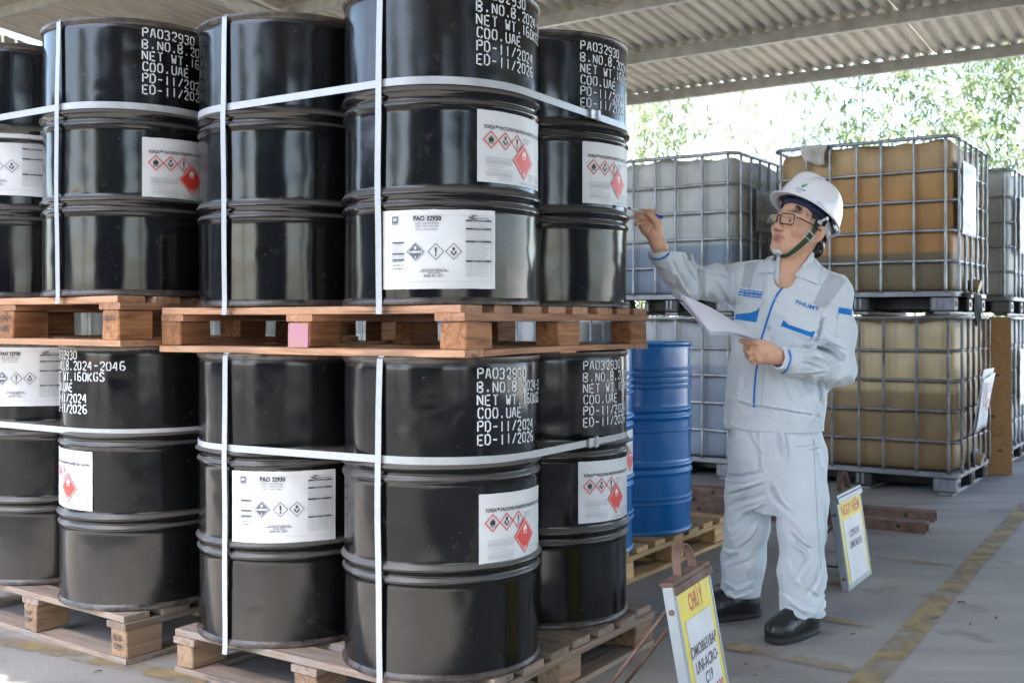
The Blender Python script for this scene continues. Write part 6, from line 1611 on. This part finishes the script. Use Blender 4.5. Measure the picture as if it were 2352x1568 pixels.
# eyes
M_eye = mat('eye_white', (0.62, 0.58, 0.54), 0.2); M_iris = mat('eye_iris', (0.012, 0.008, 0.006), 0.1)
for s in (-1, 1):
    mb = MB(); c = HM @ Vector((s * .031, .0760, -.0040)) - ROOT
    look = (hy + hx * 0.12 + hz_ * 0.06).normalized()
    bm = bmesh.new(); bmesh.ops.create_uvsphere(bm, u_segments=20, v_segments=14, radius=0.0112)
    mb.add([c + v.co for v in bm.verts], [[v.index for v in f.verts] for f in bm.faces], M_eye); bm.free()
    o = mb.build('eye', person, smooth=True)
    mb = MB(); t = look.orthogonal().normalized(); b2_ = look.cross(t)
    mb.add([c + look * 0.0117 + (t * math.cos(a) + b2_ * math.sin(a)) * 0.0064 - look * 0.0011 for a in [k * math.pi / 8 for k in range(16)]] + [c + look * 0.0119], [(k, (k + 1) % 16, 16) for k in range(16)], M_iris); mb.build('iris', o, smooth=True)
# hair: a shell round the skull showing at temples and nape
HR = Field((-.105, -.135, -.13), (.105, .12, .13), 0.0026)
HR.ell((0, -.016, .034), (.0805, .1035, .094), 0)
HR.cap((-.045, -.050, -.050), (.045, -.050, -.050), .030, .030, 0.03)
X, Y, Z = HR.grid(); AXx = np.abs(X)
front = Y - (0.048 - 0.45 * np.maximum(0, 0.06 - Z) * 1.0)           # hair line runs back as it comes down
ear = np.where((Y > -0.045) & (Z < -0.005), 1.0, -1.0)
strands = 0.004 * vnoise(X * 180, Y * 180, Z * 16)
mask = np.maximum(np.where(Z < 0.10, Y - np.where(Z > 0.03, 0.070 - (0.085 - Z) * 0.9, np.where(Z > 0.004, 0.012 - (0.03 - Z) * 0.9, -0.044)), -1), -(Z + 0.076)) + strands
HR.d = np.maximum(HR.d + 0.0015 * vnoise(X * 120, Y * 120, Z * 30), mask.astype(np.float32))
hv, hf = HR.mesh(); hv = relax(hv, hf, 1, 0.3)
ob('hair', mesh_from('hair', to_world(HM, hv), hf, [M_hair], ROOT), person)
# a few loose strands of fringe below the helmet band
mb = MB(); rs = random.Random(9)
for k in range(46):
    s = -1; t = rs.random(); a = Vector((s * (0.035 + 0.040 * t), 0.078 - 0.075 * t + rs.uniform(-.004, .004), 0.055 - 0.012 * t)); l = rs.uniform(.012, .034)
    b_ = a + Vector((rs.uniform(-.004, .004) + s * .002, rs.uniform(-.004, .010), -l)); mid = (a + b_) / 2 + Vector((s * .003, .003, 0))
    mb.tube([HM @ a - ROOT, HM @ mid - ROOT, HM @ b_ - ROOT], 0.0008, M_hair, 4, radii=[.0011, .0009, .0003])
mb.build('fringe', person)
del X, Y, Z, AXx, front, ear, strands, mask
# ------------------------------------------------------------------ jacket details laid on the cloth
JBVH = BVHTree.FromPolygons([Vector(v) for v in JV], JF.tolist())
TBVH = BVHTree.FromPolygons([Vector(v) for v in TV], TFc.tolist())
EYE = Vector((0, 0, CAMH))
def surf(x, y, off=0.0, bvh=JBVH, last=[None]):
    """the cloth at a measured place, lifted off along its normal"""
    d = (px(x, y, 4.0) - EYE).normalized(); h = bvh.ray_cast(EYE, d)
    if h[0] is None:
        if last[0] is not None: return last[0]
        return px(x, y, 3.9)
    n = h[1] if h[1].dot(d) < 0 else -h[1]; last[0] = h[0] + n * off; return last[0]
def patch(name, rows_, m, nx=14, sub=5, off=0.003, parent=jacket, edge=0.0015, bvh=JBVH, drop=0.0015):
    """cloth patch: rows of (left, right) points from top to bottom; its border is turned down to the cloth"""
    RR = []
    for i in range(len(rows_) - 1):
        for k in range(sub):
            t = k / sub; RR.append([(rows_[i][e][0] * (1 - t) + rows_[i + 1][e][0] * t, rows_[i][e][1] * (1 - t) + rows_[i + 1][e][1] * t) for e in (0, 1)])
    RR.append(rows_[-1]); ny = len(RR); vs = []
    raw = [[surf(a[0] + (b[0] - a[0]) * i / nx, a[1] + (b[1] - a[1]) * i / nx, 0.0, bvh) for i in range(nx + 1)] for a, b in RR]
    tocam = [[(EYE - p).normalized() for p in r_] for r_ in raw]
    for j in range(ny):
        for i in range(nx + 1):
            rim = j in (0, ny - 1) or i in (0, nx)
            vs.append(raw[j][i] + tocam[j][i] * (off if not rim else off * 0.8) - ROOT)
    n1 = nx + 1; fs = [(j * n1 + i, (j + 1) * n1 + i, (j + 1) * n1 + i + 1, j * n1 + i + 1) for j in range(ny - 1) for i in range(nx)]
    ring = [i for i in range(n1)] + [j * n1 + nx for j in range(1, ny)] + [(ny - 1) * n1 + i for i in range(nx - 1, -1, -1)] + [j * n1 for j in range(ny - 2, 0, -1)]
    o0 = len(vs); flat = [(raw[q // n1][q % n1] - tocam[q // n1][q % n1] * drop - ROOT) for q in ring]; vs += flat; L_ = len(ring)
    fs += [(ring[k], ring[(k + 1) % L_], o0 + (k + 1) % L_, o0 + k) for k in range(L_)]
    mb = MB(); mb.add(vs, fs, m); return mb.build(name, parent, smooth=True, angle=50)
def Z2(*q): return [(1553.6 + a * .2287, 657.3 + b * .2287) for a, b in q]
def Z1(*q): return [(1434.1 + a * .343, 358.5 + b * .343) for a, b in q]
def rowsof(f, *prs): return [(f(a)[0], f(b)[0]) for a, b in prs]
def piping(name, pts, r, m, bvh=JBVH, parent=jacket, dens=4):
    P = []
    for i in range(len(pts) - 1):
        a, b = pts[i], pts[i + 1]; n = max(2, int(math.hypot(b[0] - a[0], b[1] - a[1]) / dens))
        P += [surf(a[0] + (b[0] - a[0]) * k / n, a[1] + (b[1] - a[1]) * k / n, r * 0.5, bvh) - ROOT for k in range(n)]
    P.append(surf(*pts[-1], r * 0.5, bvh) - ROOT)
    for _ in range(2): P = [P[0]] + [(P[i - 1] + P[i] * 2 + P[i + 1]) / 4 for i in range(1, len(P) - 1)] + [P[-1]]
    mb = MB(); mb.tube(P, r, m, 7); return mb.build(name, parent, smooth=True)
# shoulder and sleeve bands of reflective grey
patch('grey_band', rowsof(Z1, ((1385, 770), (1490, 825)), ((1330, 850), (1435, 905)), ((1290, 930), (1375, 985)), ((1262, 985), (1345, 1018))), M_suitgrey, 12, 6, 0.0022)
patch('grey_band', rowsof(Z1, ((812, 700), (905, 690)), ((795, 790), (870, 780)), ((783, 880), (842, 884))), M_suitgrey, 10, 6, 0.0022)
patch('grey_band', rowsof(Z1, ((492, 765), (538, 752)), ((497, 850), (545, 845)), ((500, 968), (546, 978))), M_suitgrey, 6, 10, 0.0022)
patch('grey_band', rowsof(Z2, ((1440, 590), (1530, 572)), ((1540, 650), (1640, 640)), ((1640, 735), (1700, 690)), ((1675, 765), (1704, 715))), M_suitgrey, 8, 8, 0.0022)
patch('blue_tab', rowsof(Z1, ((1436, 1012), (1526, 1025)), ((1432, 1050), (1521, 1067))), M_suitblue, 8, 5, 0.0022)
# chest pockets: blue insert and flap
patch('pocket_insert', rowsof(Z2, ((1078, 330), (1405, 425)), ((1046, 398), (1370, 515))), M_suitblue, 16, 6, 0.002)
patch('pocket_flap', rowsof(Z2, ((1110, 208), (1470, 318)), ((1085, 290), (1440, 385)), ((1072, 335), (1418, 430)), ((1128, 388), (1400, 452)), ((1150, 392), (1340, 458))), M_suit, 18, 5, 0.008)
patch('pocket_insert', rowsof(Z2, ((578, 262), (838, 205)), ((575, 330), (803, 361))), M_suitblue, 14, 6, 0.002)
patch('pocket_flap', rowsof(Z2, ((585, 128), (862, 150)), ((572, 200), (845, 205)), ((565, 238), (800, 248)), ((600, 278), (740, 268)), ((615, 282), (690, 268))), M_suit, 16, 5, 0.008)
# name tag with white border and two lines
patch('name_tag', rowsof(Z2, ((628, 14), (882, 46)), ((612, 98), (857, 130))), M_thread_white, 12, 6, 0.0025)
tagp = patch('name_tag_face', rowsof(Z2, ((634, 21), (875, 53)), ((618, 92), (852, 122))), M_suitblue, 12, 6, 0.0038)
def cloth_text(body, x, y, size, ang, m, off, sx=1.0, bold=0.0, bvh=JBVH, parent=jacket, name='lettering', shear=0):
    p = Print2D(); p.text(body, 0, 0, size, m, sx=sx, bold=bold, shear=shear); c, s = math.cos(ang), math.sin(ang)
    def fn(u, v, l):
        X_, Y_ = x + u * c - v * s, y - (u * s + v * c); q = surf(X_, Y_, 0, bvh); return q + (EYE - q).normalized() * off - ROOT
    return ob(name, p.wrap(name, fn), parent)
a0 = math.atan2(-32, 254)
cloth_text('NGÔ QUANG TRUNG', *Z2((748, 55))[0], 6.8, a0, M_thread_white, 0.0052, 0.80, 0.12)
cloth_text('PHUMY - Chi nhánh Hóa chất', *Z2((738, 87))[0], 6.4, a0, M_thread_white, 0.0052, 0.72, 0.10)
cloth_text('PHUMY', *Z2((1313, 196))[0], 14.0, math.atan2(-75, 225), M_suitblue, 0.004, 1.22, 0.10)
ps = surf(*Z2((1412, 203))[0], 0.004); mb = MB(); mb.lathe([(0.0042, 0), (0.004, .0012), (0.001, .0014)], M_thread_red, 10, True, ps - ROOT); mb.build('emblem_dot', jacket)
# front piping, cuff piping, buttons, seams
top = Z1((1098, 838), (1060, 880), (1025, 925), (990, 1000), (958, 1095), (932, 1180), (916, 1232)); low = Z2((812, 785), (800, 860), (793, 950), (785, 1060), (779, 1215))
piping('piping', top, 0.0036, M_suitblue); piping('piping', [top[-1], low[0]], 0.0036, M_suitblue); piping('piping', low, 0.0036, M_suitblue)
piping('cuff_piping', Z1((190, 684), (232, 692), (285, 668), (308, 635), (319, 603)), 0.0036, M_suitblue)
piping('cuff_piping', Z2((1066, 870), (1098, 845), (1128, 795), (1144, 735), (1141, 685), (1128, 643)), 0.0036, M_suitblue)
M_seam = mat('seam_thread', (0.42, 0.46, 0.49), 0.9)
for pts in (Z2((540, 1142), (640, 1170), (775, 1215)), Z2((785, 1218), (1000, 1240), (1250, 1278), (1462, 1318)), Z2((1500, 160), (1440, 320), (1400, 480), (1410, 560)), Z2((1620, 270), (1610, 400), (1600, 520)), Z1((1440, 860), (1490, 835), (1540, 880)), Z2((880, 830), (875, 950), (860, 1080), (850, 1200)), Z1((330, 700), (400, 850), (480, 960))):
    piping('seam', pts, 0.0011, M_seam)
for x, y in Z2((990, 137), (930, 414), (845, 960), (808, 1296)):
    c = surf(x, y, 0.0); n = (EYE - c).normalized(); q = n.to_track_quat('Z', 'Y').to_matrix().to_4x4(); q.translation = c - ROOT
    mb = MB(); mb.lathe([(0.0078, -0.001), (0.0080, .003), (0.0068, .0042), (0.0052, .0034), (0.001, .0034)], M_button, 18); 
    mb.v = [tuple(q @ Vector(v)) for v in mb.v]; o = mb.build('button', jacket, smooth=True, angle=40)
# collar: stand round the neck, then the two turned-down leaves
CBVH = BVHTree.FromPolygons([Vector(v) for v in JV] + [Vector(v) for v in HVw], JF.tolist() + (HF + len(JV)).tolist())
mb = MB(); vs = []; nphi = 40
for i in range(nphi + 1):
    ph = R(58 + 244 * i / nphi); dd = TF * math.cos(ph) + TL * math.sin(ph); back = (1 - math.cos(ph)) / 2
    e = lambda rl, rf: 1 / math.sqrt((math.sin(ph) / rl) ** 2 + (math.cos(ph) / rf) ** 2)
    zt = 0.030 + 0.034 * back; zb = -0.014 + 0.016 * back
    for r_, z in [(e(.064, .066), -0.030), (e(.066, .068), zt - .006), (e(.070, .072), zt), (e(.077, .079), zt - .002), (e(.095, .094), zt * .55 + zb * .45 + .004), (e(.124, .112), zb)]: vs.append(nb + dd * r_ + Vector((0, 0, z)) - ROOT)
mb.add(vs, [(i * 6 + k, (i + 1) * 6 + k, (i + 1) * 6 + k + 1, i * 6 + k + 1) for i in range(nphi) for k in range(5)], M_suit)
o = mb.build('collar', jacket, smooth=True); so = o.modifiers.new('t', 'SOLIDIFY'); so.thickness = 0.003; so.offset = 1
ZC = lambda *q: [((2844 + a * .3188) / 1.6735, (615 + b * .3188) / 1.6735) for a, b in q]
patch('collar_leaf', rowsof(ZC, ((868, 1105), (892, 1112)), ((800, 1215), (955, 1215)), ((725, 1305), (968, 1330)), ((655, 1392), (962, 1440)), ((700, 1405), (952, 1508))), M_suit, 14, 6, 0.010, jacket, bvh=CBVH, drop=0.002)
patch('collar_leaf', rowsof(ZC, ((455, 1140), (488, 1132)), ((350, 1215), (482, 1230)), ((190, 1345), (472, 1330)), ((250, 1368), (440, 1345)), ((290, 1365), (360, 1340))), M_suit, 14, 6, 0.010, jacket, bvh=CBVH, drop=0.002)
patch('collar_stand', rowsof(ZC, ((365, 1335), (472, 1330)), ((400, 1420), (472, 1425)), ((462, 1500), (476, 1508))), M_suit, 8, 6, 0.006, jacket, bvh=CBVH, drop=0.002)
# trouser side pocket, side seam, belt buttons
piping('seam', [(1553.6 + a * .4283, 896.3 + b * .4283) for a, b in ((735, 260), (742, 420), (748, 560), (760, 760), (775, 960))], 0.0013, M_seam, TBVH, trousers)
piping('seam', [(1553.6 + a * .4283, 896.3 + b * .4283) for a, b in ((640, 300), (700, 298), (735, 285))], 0.0014, M_seam, TBVH, trousers)

# ------------------------------------------------------------------ safety helmet (head frame)
M_shell = mat('helmet_white', (0.80, 0.80, 0.83), 0.22, 0, 0.03, 6, coat=0.3)
helmet = empty('helmet', (0, 0, 0), 0, person); helmet['label'] = 'white safety helmet with green and blue emblem'
def hl(v): return HM @ Vector(v) - ROOT
def hh_(v): return HMH @ Vector(v) - ROOT
def rimz(y): return 0.057 + 0.085 * y
nph, nt = 96, 30; vs = []
hc = Vector((0, -0.014, 0))
def dome(ph, t):
    """ph from front (0) round his right side; t 0 rim .. 1 crown"""
    c, s = math.cos(ph), math.sin(ph); a, b = 0.108, 0.133
    e = 1 / math.sqrt((s / a) ** 2 + (c / b) ** 2); rf = math.cos(t * math.pi / 2) ** 0.58; x, y = e * s * rf, e * c * rf + hc.y
    z0 = rimz(e * c + hc.y); z = z0 + (0.190 - z0) * math.sin(t * math.pi / 2) ** 1.05
    # raised spine with flanks
    g = math.exp(-(x / 0.026) ** 4); top = min(1, max(0, (t - 0.25) / 0.35)) if c > 0 else min(1, max(0, (t - 0.05) / 0.3)); n = Vector((x / a ** 2, (y - hc.y) / b ** 2, (z - .02) / .16 ** 2)).normalized()
    p = Vector((x, y, z)) + n * (0.0105 * g * top - 0.003 * math.exp(-((abs(x) - .04) / .010) ** 2) * top)
    return p
for j in range(nt + 1):
    for i in range(nph): vs.append(hh_(dome(2 * math.pi * i / nph, j / nt * 0.999)))
mb = MB(); mb.add(vs, [(j * nph + i, j * nph + (i + 1) % nph, (j + 1) * nph + (i + 1) % nph, (j + 1) * nph + i) for j in range(nt) for i in range(nph)], M_shell)
shell = mb.build('shell', helmet, smooth=True); so = shell.modifiers.new('t', 'SOLIDIFY'); so.thickness = 0.003; so.offset = -1
# rim flare and peak
vs = []; nr = 7
for i in range(nph):
    ph = 2 * math.pi * i / nph; c, s = math.cos(ph), math.sin(ph); p0 = dome(ph, 0.0); out = Vector((s / .108, c / .133, 0)).normalized()
    ext = 0.006 + 0.030 * max(0, c) ** 2.4; dz = -0.004 - 0.004 * max(0, c) ** 2
    for k in range(nr):
        t = k / (nr - 1); vs.append(hh_(p0 + out * ext * t + Vector((0, 0, dz * t ** 1.2 - 0.0035 * math.sin(t * math.pi) * 0))))
mb = MB(); mb.add(vs, [(i * nr + k, ((i + 1) % nph) * nr + k, ((i + 1) % nph) * nr + k + 1, i * nr + k + 1) for i in range(nph) for k in range(nr - 1)], M_shell)
o = mb.build('peak', helmet, smooth=True); so = o.modifiers.new('t', 'SOLIDIFY'); so.thickness = 0.0034; so.offset = 0
# accessory slots on the sides
for s in (-1, 1):
    for yy, zz, w in ((0.045, 0.070, 0.022), (-0.075, 0.040, 0.018)):
        e = math.sqrt(max(0, 1 - ((yy - hc.y) / .133) ** 2)) * .108; mb = MB()
        c = Vector((s * (e * 0.985 - .004), yy, zz)); n = Vector((s * e / .108 ** 2, (yy - hc.y) / .133 ** 2, 8)).normalized(); q = n.to_track_quat('Z', 'Y').to_matrix().to_4x4(); q.translation = c
        mb.bevbox((0, 0, 0.002), (0.030, w, 0.012), M_shell, 0.004, 0, q); mb.v = [tuple(hh_(v)) for v in mb.v]; mb.build('slot', helmet)
# sweat band, cradle band and neck ratchet
M_band = mat('band_navy', (0.012, 0.025, 0.075), 0.7, 0, 0.2, 60); M_cradle = mat('cradle_grey', (0.45, 0.46, 0.47), 0.5)
def band(name, a0, a1, z0, z1, grow, m, tilt=0.20):
    vs = []; n = 40
    for i in range(n + 1):
        ph = R(a0 + (a1 - a0) * i / n); c, s = math.cos(ph), math.sin(ph); e = 1 / math.sqrt((s / (.082 + grow)) ** 2 + (c / (.104 + grow)) ** 2); y = e * c - .012
        for z in (z0, z1): vs.append(hh_((e * s, y, z + tilt * y)))
    mb = MB(); mb.add(vs, [(2 * i, 2 * i + 2, 2 * i + 3, 2 * i + 1) for i in range(n)], m); o = mb.build(name, helmet, smooth=True); so = o.modifiers.new('t', 'SOLIDIFY'); so.thickness = 0.003; return o
band('sweat_band', -100, 100, 0.041, 0.074, 0.003, M_band, 0.08); band('cradle_band', 100, 260, 0.005, 0.050, 0.008, M_cradle, 0.12); band('ratchet_band', 115, 245, -0.034, -0.014, 0.006, M_black_plastic, 0.2)
# chin strap: two green webbing legs, buckles, chin cup
M_web = mat('webbing_green', (0.020, 0.065, 0.022), 0.8, 0, 0.2, 90, 0.3, 300)
HBV = BVHTree.FromPolygons([Vector(v) for v in HVl], HF.tolist())
def web(pts, w, name, s):
    P = []; O = []; W = []
    for i in range(len(pts) - 1):
        for k in range(6): P.append(Vector(pts[i]).lerp(Vector(pts[i + 1]), k / 6))
    P.append(Vector(pts[-1])); Q = []
    for p in P:
        h = HBV.find_nearest(p); n = h[1]; 
        if n.dot(p - Vector((0, 0, -.02))) < 0: n = -n
        Q.append(h[0] + n * 0.0022); O.append(n)
    for _ in range(3): Q = [Q[0]] + [(Q[i - 1] + Q[i] * 2 + Q[i + 1]) / 4 for i in range(1, len(Q) - 1)] + [Q[-1]]
    for i in range(len(Q)):
        t = (Q[min(i + 1, len(Q) - 1)] - Q[max(0, i - 1)]).normalized(); W.append(t.cross(O[i]).normalized())
    mb = MB(); mb.ribbon(Q, W, w, 0.0016, M_web, O); mb.v = [tuple(hl(v)) for v in mb.v]; return mb.build(name, helmet, smooth=True, angle=40)
for s in (-1, 1):
    web([(s * .088, -.002, .030), (s * .082, .004, .002), (s * .074, .017, -.042), (s * .060, .035, -.080), (s * .042, .050, -.112), (s * .02, .058, -.126), (0, .062, -.130)], 0.019, 'chin_strap', s)
    p = HBV.find_nearest(Vector((s * .075, .016, -.036))); c = p[0] + p[1] * 0.004
    t = (Vector((s * .060, .035, -.080)) - Vector((s * .082, .004, .002))).normalized(); n = p[1]; sd = t.cross(n).normalized(); q = Matrix(((*sd, 0), (*t, 0), (*n, 0), (0, 0, 0, 1))).transposed(); q.translation = c
    mb = MB()
    for a, b in (((-.0135, 0, 0), (.004, .026, .004)), ((.0135, 0, 0), (.004, .026, .004)), ((0, -.0125, 0), (.028, .004, .004)), ((0, .0125, 0), (.028, .004, .004))): mb.bevbox(a, b, M_cradle, 0.001, 0, q)
    mb.v = [tuple(hl(v)) for v in mb.v]; mb.build('buckle', helmet)
    mb = MB(); mb.tube([Vector((s * .088, -.001, .024)), Vector((s * .098, -.014, .040))], 0.0045, M_cradle, 8); mb.bevbox((s * .087, .000, .020), (.006, .022, .012), M_cradle, .002); mb.bevbox((s * .100, -.017, .041), (.006, .013, .013), M_shell, .003); mb.v = [tuple(hl(v)) for v in mb.v]; mb.build('strap_anchor', helmet)
mb = MB(); vs = []
for i in range(13):
    a = R(-60 + 120 * i / 12); x, y = .034 * math.sin(a), .034 + .056 * math.cos(a)
    for z, g in ((-.110, .0), (-.119, .001), (-.126, -.007), (-.130, -.020)): vs.append(hl((x * (1 + g * 4), y + g - .004, z + .008 * (1 - math.cos(a)))))
mb.add(vs, [(i * 4 + k, (i + 1) * 4 + k, (i + 1) * 4 + k + 1, i * 4 + k + 1) for i in range(12) for k in range(3)], mat('chin_cup', (0.55, 0.56, 0.58), 0.45)); o = mb.build('chin_cup', helmet, smooth=True); so = o.modifiers.new('t', 'SOLIDIFY'); so.thickness = 0.002
# emblem on the helmet: leaf and two lines of lettering
dg = bpy.context.evaluated_depsgraph_get()
HBVH = BVHTree.FromPolygons([Vector(v.co) + ROOT for v in shell.data.vertices], [tuple(p.vertices) for p in shell.data.polygons])
ZF = lambda a, b: (1732.9 + a * .1524, 382.4 + b * .1524)
M_lgreen = mat('emblem_green', (0.02, 0.38, 0.08), 0.5); M_lblue = mat('emblem_blue', (0.01, 0.15, 0.45), 0.5)
cloth_text('PETROVIETNAM', *ZF(697, 348), 4.9, math.atan2(-42, 140), M_lblue, 0.0012, 0.62, 0.10, HBVH, helmet, 'emblem_lettering')
cloth_text('PVFCCo', *ZF(660, 378), 4.3, math.atan2(-36, 140), M_lgreen, 0.0012, 0.8, 0.05, HBVH, helmet, 'emblem_lettering')
p = Print2D(); p.poly([(0, 0), (4, 5), (12, 12), (15.5, 13), (13, 8), (7, 2.5)], M_lgreen); p.poly([(-1.5, 0), (0, 6), (6, 12), (6.5, 8), (3, 3)], M_lgreen)
lx, ly = ZF(712, 318)
def fn(u, v, l): q = surf(lx + u, ly - v * .72, 0, HBVH); return q + (EYE - q).normalized() * 0.0012 - ROOT
ob('emblem_leaf', p.wrap('emblem_leaf', fn), helmet)
# ------------------------------------------------------------------ glasses
M_frame = mat('glasses_black', (0.010, 0.010, 0.012), 0.25); gl = empty('glasses', (0, 0, 0), 0, person); gl['label'] = 'black rectangular glasses'
M_lens = bpy.data.materials.new('lens'); M_lens.use_nodes = True
n_ = M_lens.node_tree.nodes; l_ = M_lens.node_tree.links; tb = n_.new('ShaderNodeBsdfTransparent'); gb = n_.new('ShaderNodeBsdfGlossy'); gb.inputs['Roughness'].default_value = 0.03; fr_ = n_.new('ShaderNodeFresnel'); fr_.inputs[0].default_value = 1.5; ms = n_.new('ShaderNodeMixShader')
l_.new(fr_.outputs[0], ms.inputs[0]); l_.new(tb.outputs[0], ms.inputs[1]); l_.new(gb.outputs[0], ms.inputs[2]); l_.new(ms.outputs[0], n_['Material Output'].inputs[0])
for s in (-1, 1):
    P = rrect(-0.0265, -0.0185, 0.0265, 0.0185, 0.009, 5); wrapf = lambda x, z: Vector((s * .0335 + x, 0.1120 - 0.55 * max(0, (s * (s * .0335 + x)) - .01) ** 1.25 * 1.0 - (.0 if z > 0 else .004), -.0055 + z))
    pts = [hl(wrapf(x, z * (1.0 if z > 0 else 1.0))) for x, z in P]
    mb = MB(); mb.tube(pts, 0.0021, M_frame, 7, closed=True); o = mb.build('rim', gl, smooth=True)
    mb = MB(); mb.add(pts, [tuple(range(len(pts)))], M_lens); mb.build('lens', o)
    mb = MB(); mb.tube([hl(q) for q in ((s * .0600, .0905, .007), (s * .068, .074, .007), (s * .077, .030, .004), (s * .083, .004, .001), (s * .084, -.02, -.004))], 0.0021, M_frame, 7); mb.build('temple', gl, smooth=True)
mb = MB(); mb.tube([hl(q) for q in ((-.0085, .111, .003), (0, .1135, .005), (.0085, .111, .003))], 0.0021, M_frame, 7); mb.build('bridge', gl, smooth=True)

# ------------------------------------------------------------------ boots
M_boot = mat('boot_leather', (0.014, 0.014, 0.016), 0.36, 0, 0.4, 30, 0.10, 160, rvar=0.10); M_sole = mat('boot_sole', (0.022, 0.022, 0.024), 0.6, 0, 0.2, 40)
def boot(heel, toe, s):
    f = (Vector(toe) - Vector(heel)); f.z = 0; f.normalize(); r = empty('boot', Vector(heel) - ROOT, math.atan2(f.y, f.x), person)
    fd = Field((-.06, -.07, .0), (.25, .07, .18), 0.003)
    fd.ell((.180, 0, .044), (.060, .048, .045), 0); fd.ell((.105, 0, .058), (.088, .043, .056), 0.03); fd.ell((.022, 0, .060), (.060, .039, .066), 0.03)
    fd.cap((.040, 0, .07), (.035, 0, .15), .044, .047, 0.03)
    X, Y, Z = fd.grid(); fd.d = np.maximum(fd.d, (.024 - Z).astype(np.float32)); fd.d -= (0.0018 * np.exp(-((X - .150) / .006) ** 2) - 0.002 * np.exp(-((X - .142) / .004) ** 2)) * (Z > .03)
    near = np.abs(fd.d) < .02; fd.d[near] += (0.0006 * vnoise(X[near] * 60, Y[near] * 70, Z[near] * 70)).astype(np.float32)
    v, q = fd.mesh(); ob('upper', mesh_from('upper', v, q, [M_boot]), r)
    mb = MB(); vs = []; n = 40
    def outl(g):
        P = []
        for i in range(n):
            a = 2 * math.pi * i / n; c, sn = math.cos(a), math.sin(a); x = .100 + (.142 + g) * (abs(c) ** .8) * (1 if c > 0 else -1); w = (.046 if x > .12 else .036 + .010 * max(0, (x - .03) / .09)) + g
            P.append((x, w * (abs(sn) ** .7) * (1 if sn > 0 else -1)))
        return P
    for z, g in ((0.0, -.003), (0.004, .000), (0.014, .001), (0.016, -.001), (0.025, .001), (.028, -.004)):
        for x, y in outl(g): vs.append((x, y, z + 0.008 * max(0, (x - .19) / .05) ** 2 * (1 if z < .02 else .6)))
    mb.add(vs, [(j * n + i, j * n + (i + 1) % n, (j + 1) * n + (i + 1) % n, (j + 1) * n + i) for j in range(5) for i in range(n)] + [tuple(range(n))[::-1], tuple(5 * n + i for i in range(n))], M_sole); mb.build('sole', r, smooth=True, angle=45)
    for k in range(5):
        x = .085 + k * .014; z = .122 - k * .008; mb = MB(); mb.tube([(x, -.026, z - .010), (x + .003, -.012, z + .003), (x + .006, 0, z + .005), (x + .003, .012, z + .003), (x, .026, z - .010)], .0022, M_sole, 6); mb.build('lace', r, smooth=True)
boot((1.075, 3.945, 0), (0.895, 3.800, 0), 1)
boot((0.905, 4.155, 0), (0.66, 4.085, 0), -1)

# ------------------------------------------------------------------ papers and pen
M_sheetpaper = mat('sheet_paper', (0.72, 0.72, 0.80), 0.7, 0, 0.04, 5)
pap = empty('paper_stack', q2(700, 560)); tag(pap, 'fanned stack of white paper sheets in the worker\'s lower hand', 'papers')
A_ = q2(40, 165, -130); B_ = q2(640, 425, 35); C_ = q2(785, 560, -50); D_ = q2(345, 470, -215)
for k in range(6):
    rs = random.Random(k); n = 12; vs = []; j1 = Vector((rs.uniform(-.006, .006), rs.uniform(-.006, .006), 0.0022 * k))
    for j in range(n + 1):
        for i in range(n + 1):
            s_, t = i / n, j / n; p = (A_ * (1 - s_) + B_ * s_) * (1 - t) + (D_ * (1 - s_) + C_ * s_) * t
            p = p + j1 * (1 if k else 0) + Vector((0, 0, 0.012 * math.sin(math.pi * s_) * (1 - .3 * t) - 0.02 * (1 - s_) ** 3 * t * 0.3 + 0.0035 * k * (1 - s_) ** 2 * (1 - t)))
            vs.append(p - pap.location)
    mb = MB(); mb.add(vs, [(j * (n + 1) + i, j * (n + 1) + i + 1, (j + 1) * (n + 1) + i + 1, (j + 1) * (n + 1) + i) for j in range(n) for i in range(n)], M_sheetpaper); mb.build('sheet', pap, smooth=True)
pen = empty('pen', q1(560, 330, -12)); tag(pen, 'blue and clear ballpoint pen pinched in the raised hand', 'pen')
M_penblue = mat('pen_blue', (0.01, 0.06, 0.42), 0.25); M_penclear = mat('pen_clear', (0.55, 0.52, 0.62), 0.15, coat=0.5); M_penlabel = mat('pen_label', (0.72, 0.76, 0.55), 0.5)
pa, pb = q1(185, 218, -14) - pen.location, q1(940, 425, -6) - pen.location
def pl_(t): return pa.lerp(pb, t)
for nme, t0, t1, r_, m in (('tail', 0, .07, .0045, M_penblue), ('printed_band', .11, .30, .0042, M_penlabel), ('barrel', .07, .78, .0038, M_penclear), ('cap', .76, 1.0, .0052, M_penblue)):
    mb = MB(); mb.tube([pl_(t0), pl_(t1)], r_, m, 12); mb.build(nme, pen, smooth=True, angle=40)
mb = MB(); mb.tube([pl_(.98) + Vector((0, -.006, .003)), pl_(.80) + Vector((0, -.006, .003))], .0016, M_penblue, 6); mb.build('clip', pen)
